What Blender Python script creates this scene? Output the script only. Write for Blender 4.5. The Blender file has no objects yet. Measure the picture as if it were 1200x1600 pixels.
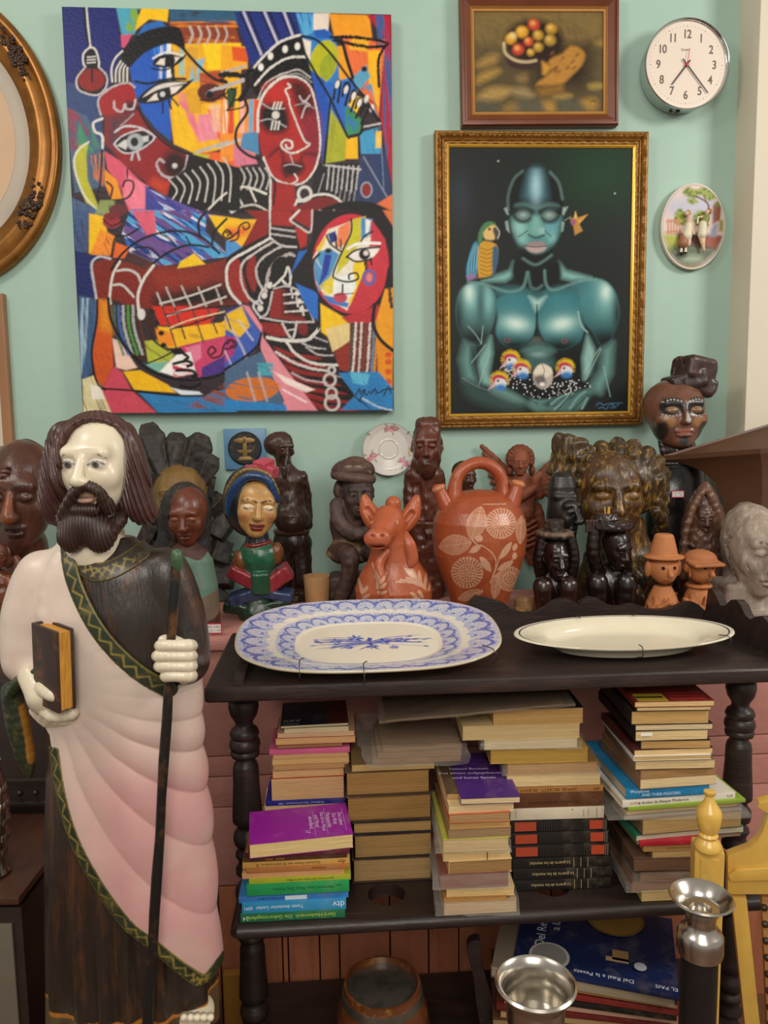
import bpy, bmesh, math, random
import numpy as np
from mathutils import Vector, Matrix, Euler
random.seed(7)
PI = math.pi
COL = bpy.context.scene.collection
FPX = 1200.0
PITCH = math.radians(6.5)
ROLL = .015
CAM = np.array([0.0, 0.0, 1.30])
_F = np.array([0, math.cos(PITCH), -math.sin(PITCH)])
_R0 = np.array([1.0, 0, 0])
_U0 = np.array([0, math.sin(PITCH), math.cos(PITCH)])
_R = _R0 * math.cos(ROLL) - _U0 * math.sin(ROLL)
_U = _U0 * math.cos(ROLL) + _R0 * math.sin(ROLL)
def ray(x, y):
 return _F + _R * ((x - 600) / FPX) + _U * ((800 - y) / FPX)
def P(x, y, Y):
 d = ray(x, y)
 return CAM + d * (Y / d[1])
def PZ(x, y, Z):
 d = ray(x, y)
 return CAM + d * ((Z - CAM[2]) / d[2])
def px_size(w):
 return float((np.array(w) - CAM) @ _F) / FPX
def lin(h):
 if not isinstance(h, str):
  return tuple(h)[:3]
 h = h.lstrip('#')
 out = []
 for i in (0, 2, 4):
  c = int(h[i:i + 2], 16) / 255.0
  out.append(c / 12.92 if c <= .04045 else ((c + .055) / 1.055) ** 2.4)
 return tuple(out)
_MATS = {}
def mat(name, color='808080', rough=.5, metal=0.0, attr=False, var=.12, vscale=8.0, stretch=(1, 1, 1),
  bump=0.0, bscale=60.0, coat=0.0, spec=.5, wear=None, wear_amt=.35, wear_scale=14.0, alpha=1.0, trans=0.0):
 if name in _MATS:
  return _MATS[name]
 m = bpy.data.materials.new(name)
 m.use_nodes = True
 nt = m.node_tree
 N, L = nt.nodes, nt.links
 b = N['Principled BSDF']
 b.inputs['Roughness'].default_value = rough
 b.inputs['Metallic'].default_value = metal
 b.inputs['Specular IOR Level'].default_value = spec
 if coat:
  b.inputs['Coat Weight'].default_value = coat
  b.inputs['Coat Roughness'].default_value = .25
 if trans:
  b.inputs['Transmission Weight'].default_value = trans
 if alpha < 1:
  b.inputs['Alpha'].default_value = alpha
 tc = N.new('ShaderNodeTexCoord')
 mp = N.new('ShaderNodeMapping')
 mp.inputs['Scale'].default_value = stretch
 L.new(tc.outputs['Object'], mp.inputs['Vector'])
 if attr:
  src = N.new('ShaderNodeAttribute')
  src.attribute_name = 'Col'
  csock = src.outputs['Color']
 else:
  src = N.new('ShaderNodeRGB')
  src.outputs[0].default_value = (*lin(color), 1)
  csock = src.outputs[0]
 if var:
  nz = N.new('ShaderNodeTexNoise')
  nz.inputs['Scale'].default_value = vscale
  nz.inputs['Detail'].default_value = 5
  nz.inputs['Roughness'].default_value = .65
  L.new(mp.outputs[0], nz.inputs['Vector'])
  mr = N.new('ShaderNodeMapRange')
  mr.inputs['From Min'].default_value = .3
  mr.inputs['From Max'].default_value = .7
  mr.inputs['To Min'].default_value = 1 - var
  mr.inputs['To Max'].default_value = 1 + var
  L.new(nz.outputs['Fac'], mr.inputs['Value'])
  mx = N.new('ShaderNodeVectorMath')
  mx.operation = 'SCALE'
  L.new(csock, mx.inputs[0])
  L.new(mr.outputs[0], mx.inputs['Scale'])
  csock = mx.outputs[0]
 if wear:
  nz2 = N.new('ShaderNodeTexNoise')
  nz2.inputs['Scale'].default_value = wear_scale
  nz2.inputs['Detail'].default_value = 8
  nz2.inputs['Roughness'].default_value = .7
  L.new(mp.outputs[0], nz2.inputs['Vector'])
  mr2 = N.new('ShaderNodeMapRange')
  mr2.inputs['From Min'].default_value = .52
  mr2.inputs['From Max'].default_value = .72
  mr2.inputs['To Max'].default_value = wear_amt
  L.new(nz2.outputs['Fac'], mr2.inputs['Value'])
  mc = N.new('ShaderNodeMix')
  mc.data_type = 'RGBA'
  L.new(mr2.outputs[0], mc.inputs[0])
  L.new(csock, mc.inputs[6])
  mc.inputs[7].default_value = (*lin(wear), 1)
  csock = mc.outputs[2]
 L.new(csock, b.inputs['Base Color'])
 if bump:
  bz = N.new('ShaderNodeTexNoise')
  bz.inputs['Scale'].default_value = bscale
  bz.inputs['Detail'].default_value = 4
  L.new(mp.outputs[0], bz.inputs['Vector'])
  bp = N.new('ShaderNodeBump')
  bp.inputs['Strength'].default_value = bump
  bp.inputs['Distance'].default_value = .004
  L.new(bz.outputs['Fac'], bp.inputs['Height'])
  L.new(bp.outputs[0], b.inputs['Normal'])
 _MATS[name] = m
 return m
def tagit(o, label=None, cat=None, group=None, kind=None):
 if label:
  o['label'] = label
 if cat:
  o['category'] = cat
 if group:
  o['group'] = group
 if kind:
  o['kind'] = kind
 return o
def thing(name, label, cat, loc, group=None):
 o = bpy.data.objects.new(name, None)
 o.empty_display_size = .05
 COL.objects.link(o)
 o.location = Vector([float(v) for v in loc])
 return tagit(o, label, cat, group)
_OFF = {}
def origin_of(o):
 """world position of an object whose ancestors carry no rotation"""
 v = Vector((0, 0, 0))
 while o is not None:
  v += o.location
  o = o.parent
 return v
def finish(name, me, mats, parent=None, loc=None, smooth=None, label=None):
 """me is in world coordinates; stored relative to the parent's origin (or loc)"""
 org = origin_of(parent) if parent is not None else Vector([float(v) for v in (loc if loc is not None else (0, 0, 0))])
 n = len(me.vertices)
 co = np.empty(n * 3, np.float32)
 me.vertices.foreach_get('co', co)
 co = co.reshape(-1, 3) - np.array(org, np.float32)
 me.vertices.foreach_set('co', co.ravel())
 if not isinstance(mats, (list, tuple)):
  mats = [mats]
 for m in mats:
  me.materials.append(m)
 if smooth is not None:
  me.shade_smooth()
  if smooth < 179:
   me.set_sharp_from_angle(angle=math.radians(smooth))
 me.update()
 o = bpy.data.objects.new(name, me)
 COL.objects.link(o)
 if parent is not None:
  o.parent = parent
 else:
  o.location = org
 if label:
  o['label'] = label
 return o
def obj(name, bm, mats, parent=None, loc=None, smooth=35, label=None):
 me = bpy.data.meshes.new(name)
 bm.normal_update()
 bm.to_mesh(me)
 bm.free()
 return finish(name, me, mats, parent, loc, smooth, label)
def raw(name, V, Fq, mats, parent=None, loc=None, smooth=180, label=None, cols=None):
 """numpy verts (n,3) and quad/tri index array(s) -> object"""
 me = bpy.data.meshes.new(name)
 V = np.asarray(V, np.float32)
 Fq = np.asarray(Fq, np.int32)
 k = Fq.shape[1]
 me.vertices.add(len(V))
 me.vertices.foreach_set('co', V.ravel())
 me.loops.add(Fq.size)
 me.loops.foreach_set('vertex_index', Fq.ravel())
 me.polygons.add(len(Fq))
 me.polygons.foreach_set('loop_start', np.arange(0, Fq.size, k, dtype=np.int32))
 me.polygons.foreach_set('loop_total', np.full(len(Fq), k, np.int32))
 me.update(calc_edges=True)
 if cols is not None:
  a = me.color_attributes.new('Col', 'FLOAT_COLOR', 'POINT')
  c4 = np.ones((len(V), 4), np.float32)
  c4[:, :3] = cols
  a.data.foreach_set('color', c4.ravel())
 return finish(name, me, mats, parent, loc, smooth, label)
def nbm():
 return bmesh.new()
def add_box(bm, c, size, rot=None, bevel=0.0, mi=0, seg=2, taper=None):
 """box centred at c (world), size full extents, rot = Matrix 3x3 or z angle"""
 if rot is None:
  R3 = Matrix.Identity(3)
 elif isinstance(rot, (int, float)):
  R3 = Matrix.Rotation(rot, 3, 'Z')
 else:
  R3 = rot
 t = bmesh.new()
 bmesh.ops.create_cube(t, size=1)
 for v in t.verts:
  v.co = Vector((v.co.x * size[0], v.co.y * size[1], v.co.z * size[2]))
  if taper and v.co.z > 0:
   v.co.x *= taper
   v.co.y *= taper
 if bevel:
  bmesh.ops.bevel(t, geom=list(t.edges), offset=bevel, segments=seg, affect='EDGES', profile=.6)
 M = Matrix.Translation(Vector([float(q) for q in c])) @ R3.to_4x4()
 join(bm, t, M, mi)
def join(bm, t, M=None, mi=0):
 if M is not None:
  t.transform(M)
 vm = {}
 for v in t.verts:
  vm[v] = bm.verts.new(v.co)
 for f in t.faces:
  try:
   nf = bm.faces.new([vm[v] for v in f.verts])
   nf.material_index = mi
  except ValueError:
   pass
 t.free()
def add_lathe(bm, prof, c=(0, 0, 0), segs=32, mi=0, sx=1.0, sy=1.0, R3=None, power=2.0, closed=False):
 """prof list of (radius, z); superellipse power lets platters go squarish"""
 rings = []
 c = Vector([float(v) for v in c])
 for r, z in prof:
  if r < 1e-6:
   p = Vector((0, 0, z))
   if R3:
    p = R3 @ p
   rings.append([bm.verts.new(p + c)])
   continue
  ring = []
  for i in range(segs):
   a = 2 * PI * i / segs
   ca, sa = math.cos(a), math.sin(a)
   q = (abs(ca) ** power + abs(sa) ** power) ** (-1 / power)
   p = Vector((ca * q * r * sx, sa * q * r * sy, z))
   if R3:
    p = R3 @ p
   ring.append(bm.verts.new(p + c))
  rings.append(ring)
 pairs = list(zip(rings[:-1], rings[1:]))
 if closed:
  pairs.append((rings[-1], rings[0]))
 for a, b in pairs:
  if len(a) == 1 and len(b) == 1:
   continue
  for i in range(segs):
   j = (i + 1) % segs
   if len(a) == 1:
    f = (a[0], b[j], b[i])
   elif len(b) == 1:
    f = (a[i], a[j], b[0])
   else:
    f = (a[i], a[j], b[j], b[i])
   try:
    bm.faces.new(f).material_index = mi
   except ValueError:
    pass
 if not closed:
  for ring, flip in ((rings[0], True), (rings[-1], False)):
   if len(ring) > 1 and not (len(prof) == 2 and abs(prof[0][1] - prof[1][1]) < 1e-6):
    try:
     bm.faces.new(ring[::-1] if flip else ring).material_index = mi
    except ValueError:
     pass
def catmull(pts, n=8, closed=False):
 P_ = [np.array(p, float) for p in pts]
 out = []
 m = len(P_)
 rng = range(m) if closed else range(m - 1)
 for i in rng:
  if closed:
   a, b, c, d = P_[(i - 1) % m], P_[i], P_[(i + 1) % m], P_[(i + 2) % m]
  else:
   a, b, c, d = P_[max(i - 1, 0)], P_[i], P_[i + 1], P_[min(i + 2, m - 1)]
  for k in range(n):
   t = k / n
   out.append(.5 * ((2 * b) + (-a + c) * t + (2 * a - 5 * b + 4 * c - d) * t * t + (-a + 3 * b - 3 * c + d) * t ** 3))
 if not closed:
  out.append(P_[-1])
 return out
def add_tube(bm, pts, rad, segs=8, mi=0, smooth=0, flat=1.0, flat_axis=None, cap=True, closed=False):
 """tube along world points; rad number or list; flat squashes along flat_axis"""
 if smooth:
  n0 = len(pts)
  if not isinstance(rad, (int, float)):
   rr = np.interp(np.linspace(0, n0 - 1, (n0 - 1) * smooth + 1), range(n0), rad)
   rad = list(rr)
  pts = catmull(pts, smooth, closed)
 pts = [Vector([float(q) for q in p]) for p in pts]
 n = len(pts)
 rads = [rad] * n if isinstance(rad, (int, float)) else list(rad)
 rings = []
 up = None
 for i, p in enumerate(pts):
  if closed:
   t = (pts[(i + 1) % n] - pts[i - 1])
  else:
   t = (pts[min(i + 1, n - 1)] - pts[max(i - 1, 0)])
  if t.length < 1e-9:
   t = Vector((0, 0, 1))
  t.normalize()
  if up is None:
   up = Vector((0, 0, 1)) if abs(t.z) < .9 else Vector((1, 0, 0))
  a = (up - t * up.dot(t))
  if a.length < 1e-6:
   a = t.orthogonal()
  a.normalize()
  up = a
  b = t.cross(a)
  ring = []
  for k in range(segs):
   an = 2 * PI * k / segs
   off = a * math.cos(an) * rads[i] + b * math.sin(an) * rads[i]
   if flat != 1.0:
    fa = Vector(flat_axis)
    off = off - fa * off.dot(fa) * (1 - flat)
   ring.append(bm.verts.new(p + off))
  rings.append(ring)
 prs = list(zip(rings[:-1], rings[1:]))
 if closed:
  prs.append((rings[-1], rings[0]))
 for A_, B_ in prs:
  for k in range(segs):
   j = (k + 1) % segs
   bm.faces.new((A_[k], A_[j], B_[j], B_[k])).material_index = mi
 if cap and not closed:
  bm.faces.new(rings[0][::-1]).material_index = mi
  bm.faces.new(rings[-1]).material_index = mi
def add_prism(bm, pts, ext, mi=0, bevel=0.0):
 """extrude polygon (world points) by vector ext"""
 t = bmesh.new()
 ext = Vector([float(q) for q in ext])
 a = [t.verts.new(Vector([float(q) for q in p])) for p in pts]
 b = [t.verts.new(v.co + ext) for v in a]
 n = len(a)
 t.faces.new(a[::-1])
 t.faces.new(b)
 for i in range(n):
  j = (i + 1) % n
  t.faces.new((a[i], a[j], b[j], b[i]))
 bmesh.ops.recalc_face_normals(t, faces=t.faces[:])
 if bevel:
  bmesh.ops.bevel(t, geom=list(t.edges), offset=bevel, segments=2, affect='EDGES', profile=.6)
 join(bm, t, None, mi)
def add_ball(bm, c, r, segs=12, mi=0):
 t = bmesh.new()
 bmesh.ops.create_uvsphere(t, u_segments=segs, v_segments=max(6, segs // 2), radius=1)
 if isinstance(r, (int, float)):
  r = (r, r, r)
 M = Matrix.Translation(Vector([float(q) for q in c])) @ Matrix.Diagonal((*r, 1))
 join(bm, t, M, mi)
def add_text(bm, s, M, size, mi=0, align='CENTER', depth=.0, spacing=1.0, xs=1.0, bold=0.0):
 """lettering as real geometry joined into the part it is printed on; M maps text plane (x right, y up, z out) to world"""
 cu = bpy.data.curves.new('lettering', 'FONT')
 cu.body = s
 cu.size = size
 cu.align_x = align
 cu.align_y = 'CENTER'
 cu.extrude = depth
 cu.space_character = spacing
 cu.offset = bold
 cu.resolution_u = 3
 o = bpy.data.objects.new('lettering', cu)
 COL.objects.link(o)
 dg = bpy.context.evaluated_depsgraph_get()
 dg.update()
 ev = o.evaluated_get(dg)
 me = ev.to_mesh()
 t = bmesh.new()
 t.from_mesh(me)
 ev.to_mesh_clear()
 bpy.data.objects.remove(o)
 bpy.data.curves.remove(cu)
 if xs != 1.0:
  t.transform(Matrix.Diagonal((xs, 1, 1, 1)))
 join(bm, t, M, mi)
def frameM(o, x, y):
 """4x4 with origin o, x axis, y axis (world vectors)"""
 x = Vector([float(q) for q in x]).normalized()
 y = Vector([float(q) for q in y])
 y = (y - x * y.dot(x)).normalized()
 z = x.cross(y)
 M = Matrix((x, y, z)).transposed().to_4x4()
 M.translation = Vector([float(q) for q in o])
 return M
_rs = np.random.RandomState(11)
_N2 = _rs.rand(257, 257).astype(np.float32)
_N2[256] = _N2[0]
_N2[:, 256] = _N2[:, 0]
_N3 = _rs.rand(65, 65, 65).astype(np.float32)
def vn2(x, y):
 x = np.mod(x, 256)
 y = np.mod(y, 256)
 i = np.minimum(x.astype(int), 255)
 j = np.minimum(y.astype(int), 255)
 u = x - i
 v = y - j
 u = u * u * (3 - 2 * u)
 v = v * v * (3 - 2 * v)
 return (_N2[i, j] * (1 - u) + _N2[i + 1, j] * u) * (1 - v) + (_N2[i, j + 1] * (1 - u) + _N2[i + 1, j + 1] * u) * v
def fbm2(x, y, o=3):
 s = 0
 a = .5
 t = 0
 for k in range(o):
  s = s + a * vn2(x * 2 ** k + 17 * k, y * 2 ** k + 31 * k)
  t += a
  a *= .5
 return s / t
def vn3(x, y, z):
 x = np.mod(x, 64)
 y = np.mod(y, 64)
 z = np.mod(z, 64)
 i = np.minimum(x.astype(int), 63)
 j = np.minimum(y.astype(int), 63)
 k = np.minimum(z.astype(int), 63)
 u, v, w = x - i, y - j, z - k
 u = u * u * (3 - 2 * u)
 v = v * v * (3 - 2 * v)
 w = w * w * (3 - 2 * w)
 c = lambda a, b, d: _N3[i + a, j + b, k + d]
 return (((c(0, 0, 0) * (1 - u) + c(1, 0, 0) * u) * (1 - v) + (c(0, 1, 0) * (1 - u) + c(1, 1, 0) * u) * v) * (1 - w)
   + ((c(0, 0, 1) * (1 - u) + c(1, 0, 1) * u) * (1 - v) + (c(0, 1, 1) * (1 - u) + c(1, 1, 1) * u) * v) * w)
class Art:
 """paints into a grid; coordinates are whatever frame X,Y are given in"""
 def __init__(s, X, Y, base):
  s.X, s.Y = X.astype(np.float32), Y.astype(np.float32)
  s.C = np.empty(X.shape + (3,), np.float32)
  s.C[:] = lin(base)
  s.lw = 1.0
  s.px = float(abs(X[1, 0] - X[0, 0]) + abs(X[0, 1] - X[0, 0]) + 1e-9) if X.ndim == 2 else 1.0
 def _box(s, x0, y0, x1, y1):
  return (s.X >= x0) & (s.X <= x1) & (s.Y >= y0) & (s.Y <= y1)
 def blend(s, m, a, col):
  c = np.array(lin(col), np.float32) if isinstance(col, (str, tuple)) else col
  s.C[m] = s.C[m] * (1 - a[:, None]) + c * a[:, None]
 def poly(s, pts, col, aa=1.5, sm=0, amt=1.0, tex=None):
  if sm:
   pts = catmull([np.array(p, float) for p in pts], sm, closed=True)
  pts = np.array(pts, float)
  lo, hi = pts.min(0) - aa, pts.max(0) + aa
  m = s._box(lo[0], lo[1], hi[0], hi[1])
  x, y = s.X[m], s.Y[m]
  ins = np.zeros(len(x), bool)
  dm = np.full(len(x), 1e9, np.float32)
  n = len(pts)
  for i in range(n):
   (x1, y1), (x2, y2) = pts[i], pts[(i + 1) % n]
   if y1 != y2:
    c = ((y1 > y) != (y2 > y)) & (x < (x2 - x1) * (y - y1) / (y2 - y1) + x1)
    ins ^= c
   dx, dy = x2 - x1, y2 - y1
   q = dx * dx + dy * dy + 1e-9
   t = np.clip(((x - x1) * dx + (y - y1) * dy) / q, 0, 1)
   dm = np.minimum(dm, (x - x1 - t * dx) ** 2 + (y - y1 - t * dy) ** 2)
  sd = np.where(ins, 1, -1) * np.sqrt(dm)
  a = np.clip(.5 + sd / (2 * aa), 0, 1) * amt
  if tex is not None:
   a = a * tex(x, y)
  s.blend(m, a, col)
 def line(s, pts, w, col, sm=6, aa=1.2, amt=1.0, rough=0.0, taper=False):
  pts = [np.array(p, float) for p in pts]
  if sm and len(pts) > 2:
   pts = catmull(pts, sm)
  pts = np.array(pts)
  lo, hi = pts.min(0) - w - aa, pts.max(0) + w + aa
  m = s._box(lo[0], lo[1], hi[0], hi[1])
  x, y = s.X[m], s.Y[m]
  dm = np.full(len(x), 1e9, np.float32)
  n = len(pts) - 1
  for i in range(n):
   (x1, y1), (x2, y2) = pts[i], pts[i + 1]
   dx, dy = x2 - x1, y2 - y1
   q = dx * dx + dy * dy + 1e-9
   t = np.clip(((x - x1) * dx + (y - y1) * dy) / q, 0, 1)
   d = np.sqrt((x - x1 - t * dx) ** 2 + (y - y1 - t * dy) ** 2)
   if taper:
    f = (i + .5) / n
    d = d + w / 2 * (1 - min(1, 4 * f * (1 - f) + .25))
   dm = np.minimum(dm, d)
  ww = w / 2 * s.lw
  if rough:
   ww = ww * (1 - rough + 2 * rough * vn2(x * .35, y * .35))
  a = np.clip(.5 + (ww - dm) / (2 * aa), 0, 1) * amt
  s.blend(m, a, col)
 def ell(s, cx, cy, rx, ry, col, rot=0, aa=1.5, amt=1.0, ring=None, tex=None):
  R_ = max(rx, ry) + aa + (ring or 0)
  m = s._box(cx - R_, cy - R_, cx + R_, cy + R_)
  x, y = s.X[m] - cx, s.Y[m] - cy
  c, q = math.cos(rot), math.sin(rot)
  u, v = (x * c + y * q), (-x * q + y * c)
  k0 = np.sqrt((u / rx) ** 2 + (v / ry) ** 2) + 1e-6
  k1 = np.sqrt((u / rx ** 2) ** 2 + (v / ry ** 2) ** 2) + 1e-9
  d = k0 * (k0 - 1) / k1
  if ring:
   d = np.abs(d) - ring / 2
  a = np.clip(.5 - d / (2 * aa), 0, 1) * amt
  if tex is not None:
   a = a * tex(x + cx, y + cy)
  s.blend(m, a, col)
 def glow(s, cx, cy, rx, ry, col, amt=1.0, rot=0, p=1.0, clip=None):
  R_ = max(rx, ry) * 2.6
  m = s._box(cx - R_, cy - R_, cx + R_, cy + R_)
  x, y = s.X[m] - cx, s.Y[m] - cy
  c, q = math.cos(rot), math.sin(rot)
  u, v = (x * c + y * q) / rx, (-x * q + y * c) / ry
  a = np.exp(-((u * u + v * v) ** p)) * amt
  if clip is not None:
   a = a * clip[m]
  s.blend(m, a, col)
 def mask_poly(s, pts, sm=0, aa=2.0):
  keep = s.C
  s.C = np.zeros_like(keep)
  s.poly(pts, (1.0, 1.0, 1.0), sm=sm, aa=aa)
  out = s.C[..., 0].copy()
  s.C = keep
  return out
 def streaks(s, ang, amt, fl=.02, fw=.25, seed=0):
  c, q = math.cos(ang), math.sin(ang)
  n = fbm2((s.X * c + s.Y * q) * fl + seed, (-s.X * q + s.Y * c) * fw + seed * 3, 3)
  s.C *= (1 + amt * (n - .5) * 2)[..., None]
def streak_tex(ang, fl=.02, fw=.2, lo=.4, hi=.6, seed=0):
 c, q = math.cos(ang), math.sin(ang)
 def f(x, y):
  n = fbm2((x * c + y * q) * fl + seed, (-x * q + y * c) * fw + seed * 3, 3)
  return np.clip((n - lo) / (hi - lo), 0, 1)
 return f
def grid_faces(nu, nv):
 i = np.arange(nu - 1)[:, None] * nv + np.arange(nv - 1)[None]
 return np.stack([i, i + nv, i + nv + 1, i + 1], -1).reshape(-1, 4)
def surface_nets(v, lo, h):
 s = v < 0
 nx, ny, nz = v.shape
 c = [(a, b, d) for a in (0, 1) for b in (0, 1) for d in (0, 1)]
 sl = lambda a, b, d: (slice(a, nx - 1 + a), slice(b, ny - 1 + b), slice(d, nz - 1 + d))
 cnt = np.zeros((nx - 1, ny - 1, nz - 1), np.int8)
 for q in c:
  cnt += s[sl(*q)]
 act = (cnt > 0) & (cnt < 8)
 I = np.argwhere(act)
 idx = np.full(act.shape, -1, np.int32)
 idx[act] = np.arange(len(I))
 cv = np.stack([v[I[:, 0] + a, I[:, 1] + b, I[:, 2] + d] for a, b, d in c], 1)
 co = np.array(c, np.float32)
 acc = np.zeros((len(I), 3), np.float32)
 num = np.zeros(len(I), np.float32)
 for i in range(8):
  for j in range(i + 1, 8):
   if np.abs(co[i] - co[j]).sum() != 1:
    continue
   a, b = cv[:, i], cv[:, j]
   x = (a < 0) != (b < 0)
   t = a[x] / (a[x] - b[x])
   acc[x] += co[i] + (co[j] - co[i]) * t[:, None]
   num[x] += 1
 V = (I + acc / num[:, None]) * h + lo
 Fs = []
 for ax in range(3):
  o = [1, 1, 1]
  o[ax] = 0
  A0 = s[tuple(slice(o[k], (v.shape[k] - 1)) for k in range(3))]
  e = [0, 0, 0]
  e[ax] = 1
  A1 = s[tuple(slice(o[k] + e[k], v.shape[k] - 1 + e[k]) for k in range(3))]
  X = np.argwhere(A0 != A1)
  if len(X) == 0:
   continue
  ins = A0[X[:, 0], X[:, 1], X[:, 2]]
  X = X + np.array(o)
  b1 = (ax + 1) % 3
  b2 = (ax + 2) % 3
  d1 = np.zeros(3, int)
  d1[b1] = 1
  d2 = np.zeros(3, int)
  d2[b2] = 1
  g = lambda Z: idx[Z[:, 0], Z[:, 1], Z[:, 2]]
  q = np.stack([g(X - d1 - d2), g(X - d2), g(X), g(X - d1)], 1)
  q[~ins] = q[~ins][:, ::-1]
  Fs.append(q)
 Fq = np.concatenate(Fs)
 Fq = Fq[(Fq >= 0).all(1)]
 return V, Fq
def rotm(rx=0, ry=0, rz=0):
 """rotation in (x, d, z) space, degrees; rz turns about the vertical (positive = face turns to picture right), rx nods down, ry rolls to the right"""
 a, b, c = (math.radians(q) for q in (rx, ry, rz))
 X = np.array([[1, 0, 0], [0, math.cos(a), math.sin(a)], [0, -math.sin(a), math.cos(a)]])
 Y_ = np.array([[math.cos(b), 0, math.sin(b)], [0, 1, 0], [-math.sin(b), 0, math.cos(b)]])
 Z = np.array([[math.cos(c), math.sin(c), 0], [-math.sin(c), math.cos(c), 0], [0, 0, 1]])
 return Z @ Y_ @ X
class Sculpt:
 """1 unit = 1 reference pixel at the anchor's distance; axes x (right), d (towards the viewer), z (up)"""
 def __init__(s, x0, y0, Y, step=1.2, x_only=None):
  s.x0, s.y0 = x0, y0
  s.base = P(x0, y0, Y)
  s.k = px_size(s.base)
  s.h = step
  s.prims = []
  s.disps = []
  s.o = np.zeros(3)
  s.R = np.eye(3)
  s.sc = 1.0
  s.col = '808080'
 def A(s, px, py, d=0):
  return (px - s.x0 - (px - 600) * d / FPX, d, s.y0 - py + (py - 663) * d / FPX)
 def fr(s, o=(0, 0, 0), R=None, sc=1.0):
  s.o = np.array(o, float)
  s.R = np.eye(3) if R is None else R
  s.sc = sc
  return s
 def _put(s, f, c, rad, op, k, col):
  c = s.o + s.R @ (np.array(c, float) * s.sc)
  rad = rad * s.sc
  o, R, sc = s.o.copy(), s.R.copy(), s.sc
  def g(x, d, z):
   x, d, z = x - o[0], d - o[1], z - o[2]
   return f((R[0, 0] * x + R[1, 0] * d + R[2, 0] * z) / sc, (R[0, 1] * x + R[1, 1] * d + R[2, 1] * z) / sc,
     (R[0, 2] * x + R[1, 2] * d + R[2, 2] * z) / sc) * sc
  s.prims.append((g, c - rad, c + rad, op, max(k * sc, 1e-3), lin(col if col else s.col)))
  return s
 def ell(s, c, r, op='u', k=.0, col=None, rot=None):
  c = np.array(c, float)
  if isinstance(r, (int, float)):
   r = (r, r, r)
  Q = rotm(*rot) if rot else None
  def f(x, d, z):
   x, d, z = x - c[0], d - c[1], z - c[2]
   if Q is not None:
    x, d, z = Q[0, 0] * x + Q[1, 0] * d + Q[2, 0] * z, Q[0, 1] * x + Q[1, 1] * d + Q[2, 1] * z, Q[0, 2] * x + Q[1, 2] * d + Q[2, 2] * z
   k0 = np.sqrt((x / r[0]) ** 2 + (d / r[1]) ** 2 + (z / r[2]) ** 2) + 1e-6
   k1 = np.sqrt((x / r[0] ** 2) ** 2 + (d / r[1] ** 2) ** 2 + (z / r[2] ** 2) ** 2) + 1e-9
   return k0 * (k0 - 1) / k1
  return s._put(f, c, max(r), op, k, col)
 def cap(s, a, b, ra, rb=None, op='u', k=.0, col=None, flat=None):
  """round cone; flat=(sx,sd,sz) squashes about the segment's middle"""
  a, b = np.array(a, float), np.array(b, float)
  rb = ra if rb is None else rb
  ab = b - a
  q = float(ab @ ab) + 1e-9
  mid = (a + b) / 2
  def f(x, d, z):
   if flat is not None:
    x, d, z = mid[0] + (x - mid[0]) / flat[0], mid[1] + (d - mid[1]) / flat[1], mid[2] + (z - mid[2]) / flat[2]
   t = np.clip(((x - a[0]) * ab[0] + (d - a[1]) * ab[1] + (z - a[2]) * ab[2]) / q, 0, 1)
   dd = np.sqrt((x - a[0] - t * ab[0]) ** 2 + (d - a[1] - t * ab[1]) ** 2 + (z - a[2] - t * ab[2]) ** 2) - (ra + (rb - ra) * t)
   return dd * (min(flat) if flat is not None else 1)
  return s._put(f, mid, (math.sqrt(q) / 2 + max(ra, rb)) * (max(max(flat), 1) if flat is not None else 1), op, k, col)
 def path(s, pts, r, op='u', k=.0, col=None, sm=0, flat=None):
  n0 = len(pts)
  rr = [r] * n0 if isinstance(r, (int, float)) else list(r)
  if sm:
   rr = list(np.interp(np.linspace(0, n0 - 1, (n0 - 1) * sm + 1), range(n0), rr))
   pts = catmull(pts, sm)
  for i in range(len(pts) - 1):
   s.cap(pts[i], pts[i + 1], rr[i], rr[i + 1], op, k, col, flat)
  return s
 def box(s, c, half, rnd=1.0, op='u', k=.0, col=None, rot=None):
  c = np.array(c, float)
  Q = rotm(*rot) if rot else None
  def f(x, d, z):
   x, d, z = x - c[0], d - c[1], z - c[2]
   if Q is not None:
    x, d, z = Q[0, 0] * x + Q[1, 0] * d + Q[2, 0] * z, Q[0, 1] * x + Q[1, 1] * d + Q[2, 1] * z, Q[0, 2] * x + Q[1, 2] * d + Q[2, 2] * z
   a, b, e = np.abs(x) - half[0] + rnd, np.abs(d) - half[1] + rnd, np.abs(z) - half[2] + rnd
   return np.sqrt(np.maximum(a, 0) ** 2 + np.maximum(b, 0) ** 2 + np.maximum(e, 0) ** 2) + np.minimum(np.maximum(a, np.maximum(b, e)), 0) - rnd
  return s._put(f, c, math.sqrt(sum(q * q for q in half)), op, k, col)
 def cone(s, c, prof, sx=1.0, sd=1.0, op='u', k=.0, col=None, cx=None, cd=None, power=2.0):
  """stack of elliptic sections: prof [(z, radius)] from bottom to top, optional axis drift cx/cd [(z,x)]"""
  c = np.array(c, float)
  zs = np.array([p[0] for p in prof], float)
  rs = np.array([p[1] for p in prof], float)
  def f(x, d, z):
   x, d, z = x - c[0], d - c[1], z - c[2]
   r = np.interp(z, zs, rs)
   if cx:
    x = x - np.interp(z, [q[0] for q in cx], [q[1] for q in cx])
   if cd:
    d = d - np.interp(z, [q[0] for q in cd], [q[1] for q in cd])
   if power == 2.0:
    rho = np.sqrt((x / sx) ** 2 + (d / sd) ** 2)
   else:
    rho = (np.abs(x / sx) ** power + np.abs(d / sd) ** power) ** (1 / power)
   a = (rho - r) * min(sx, sd) * .85
   b = np.maximum(zs[0] - z, z - zs[-1])
   return np.maximum(a, b)
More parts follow.
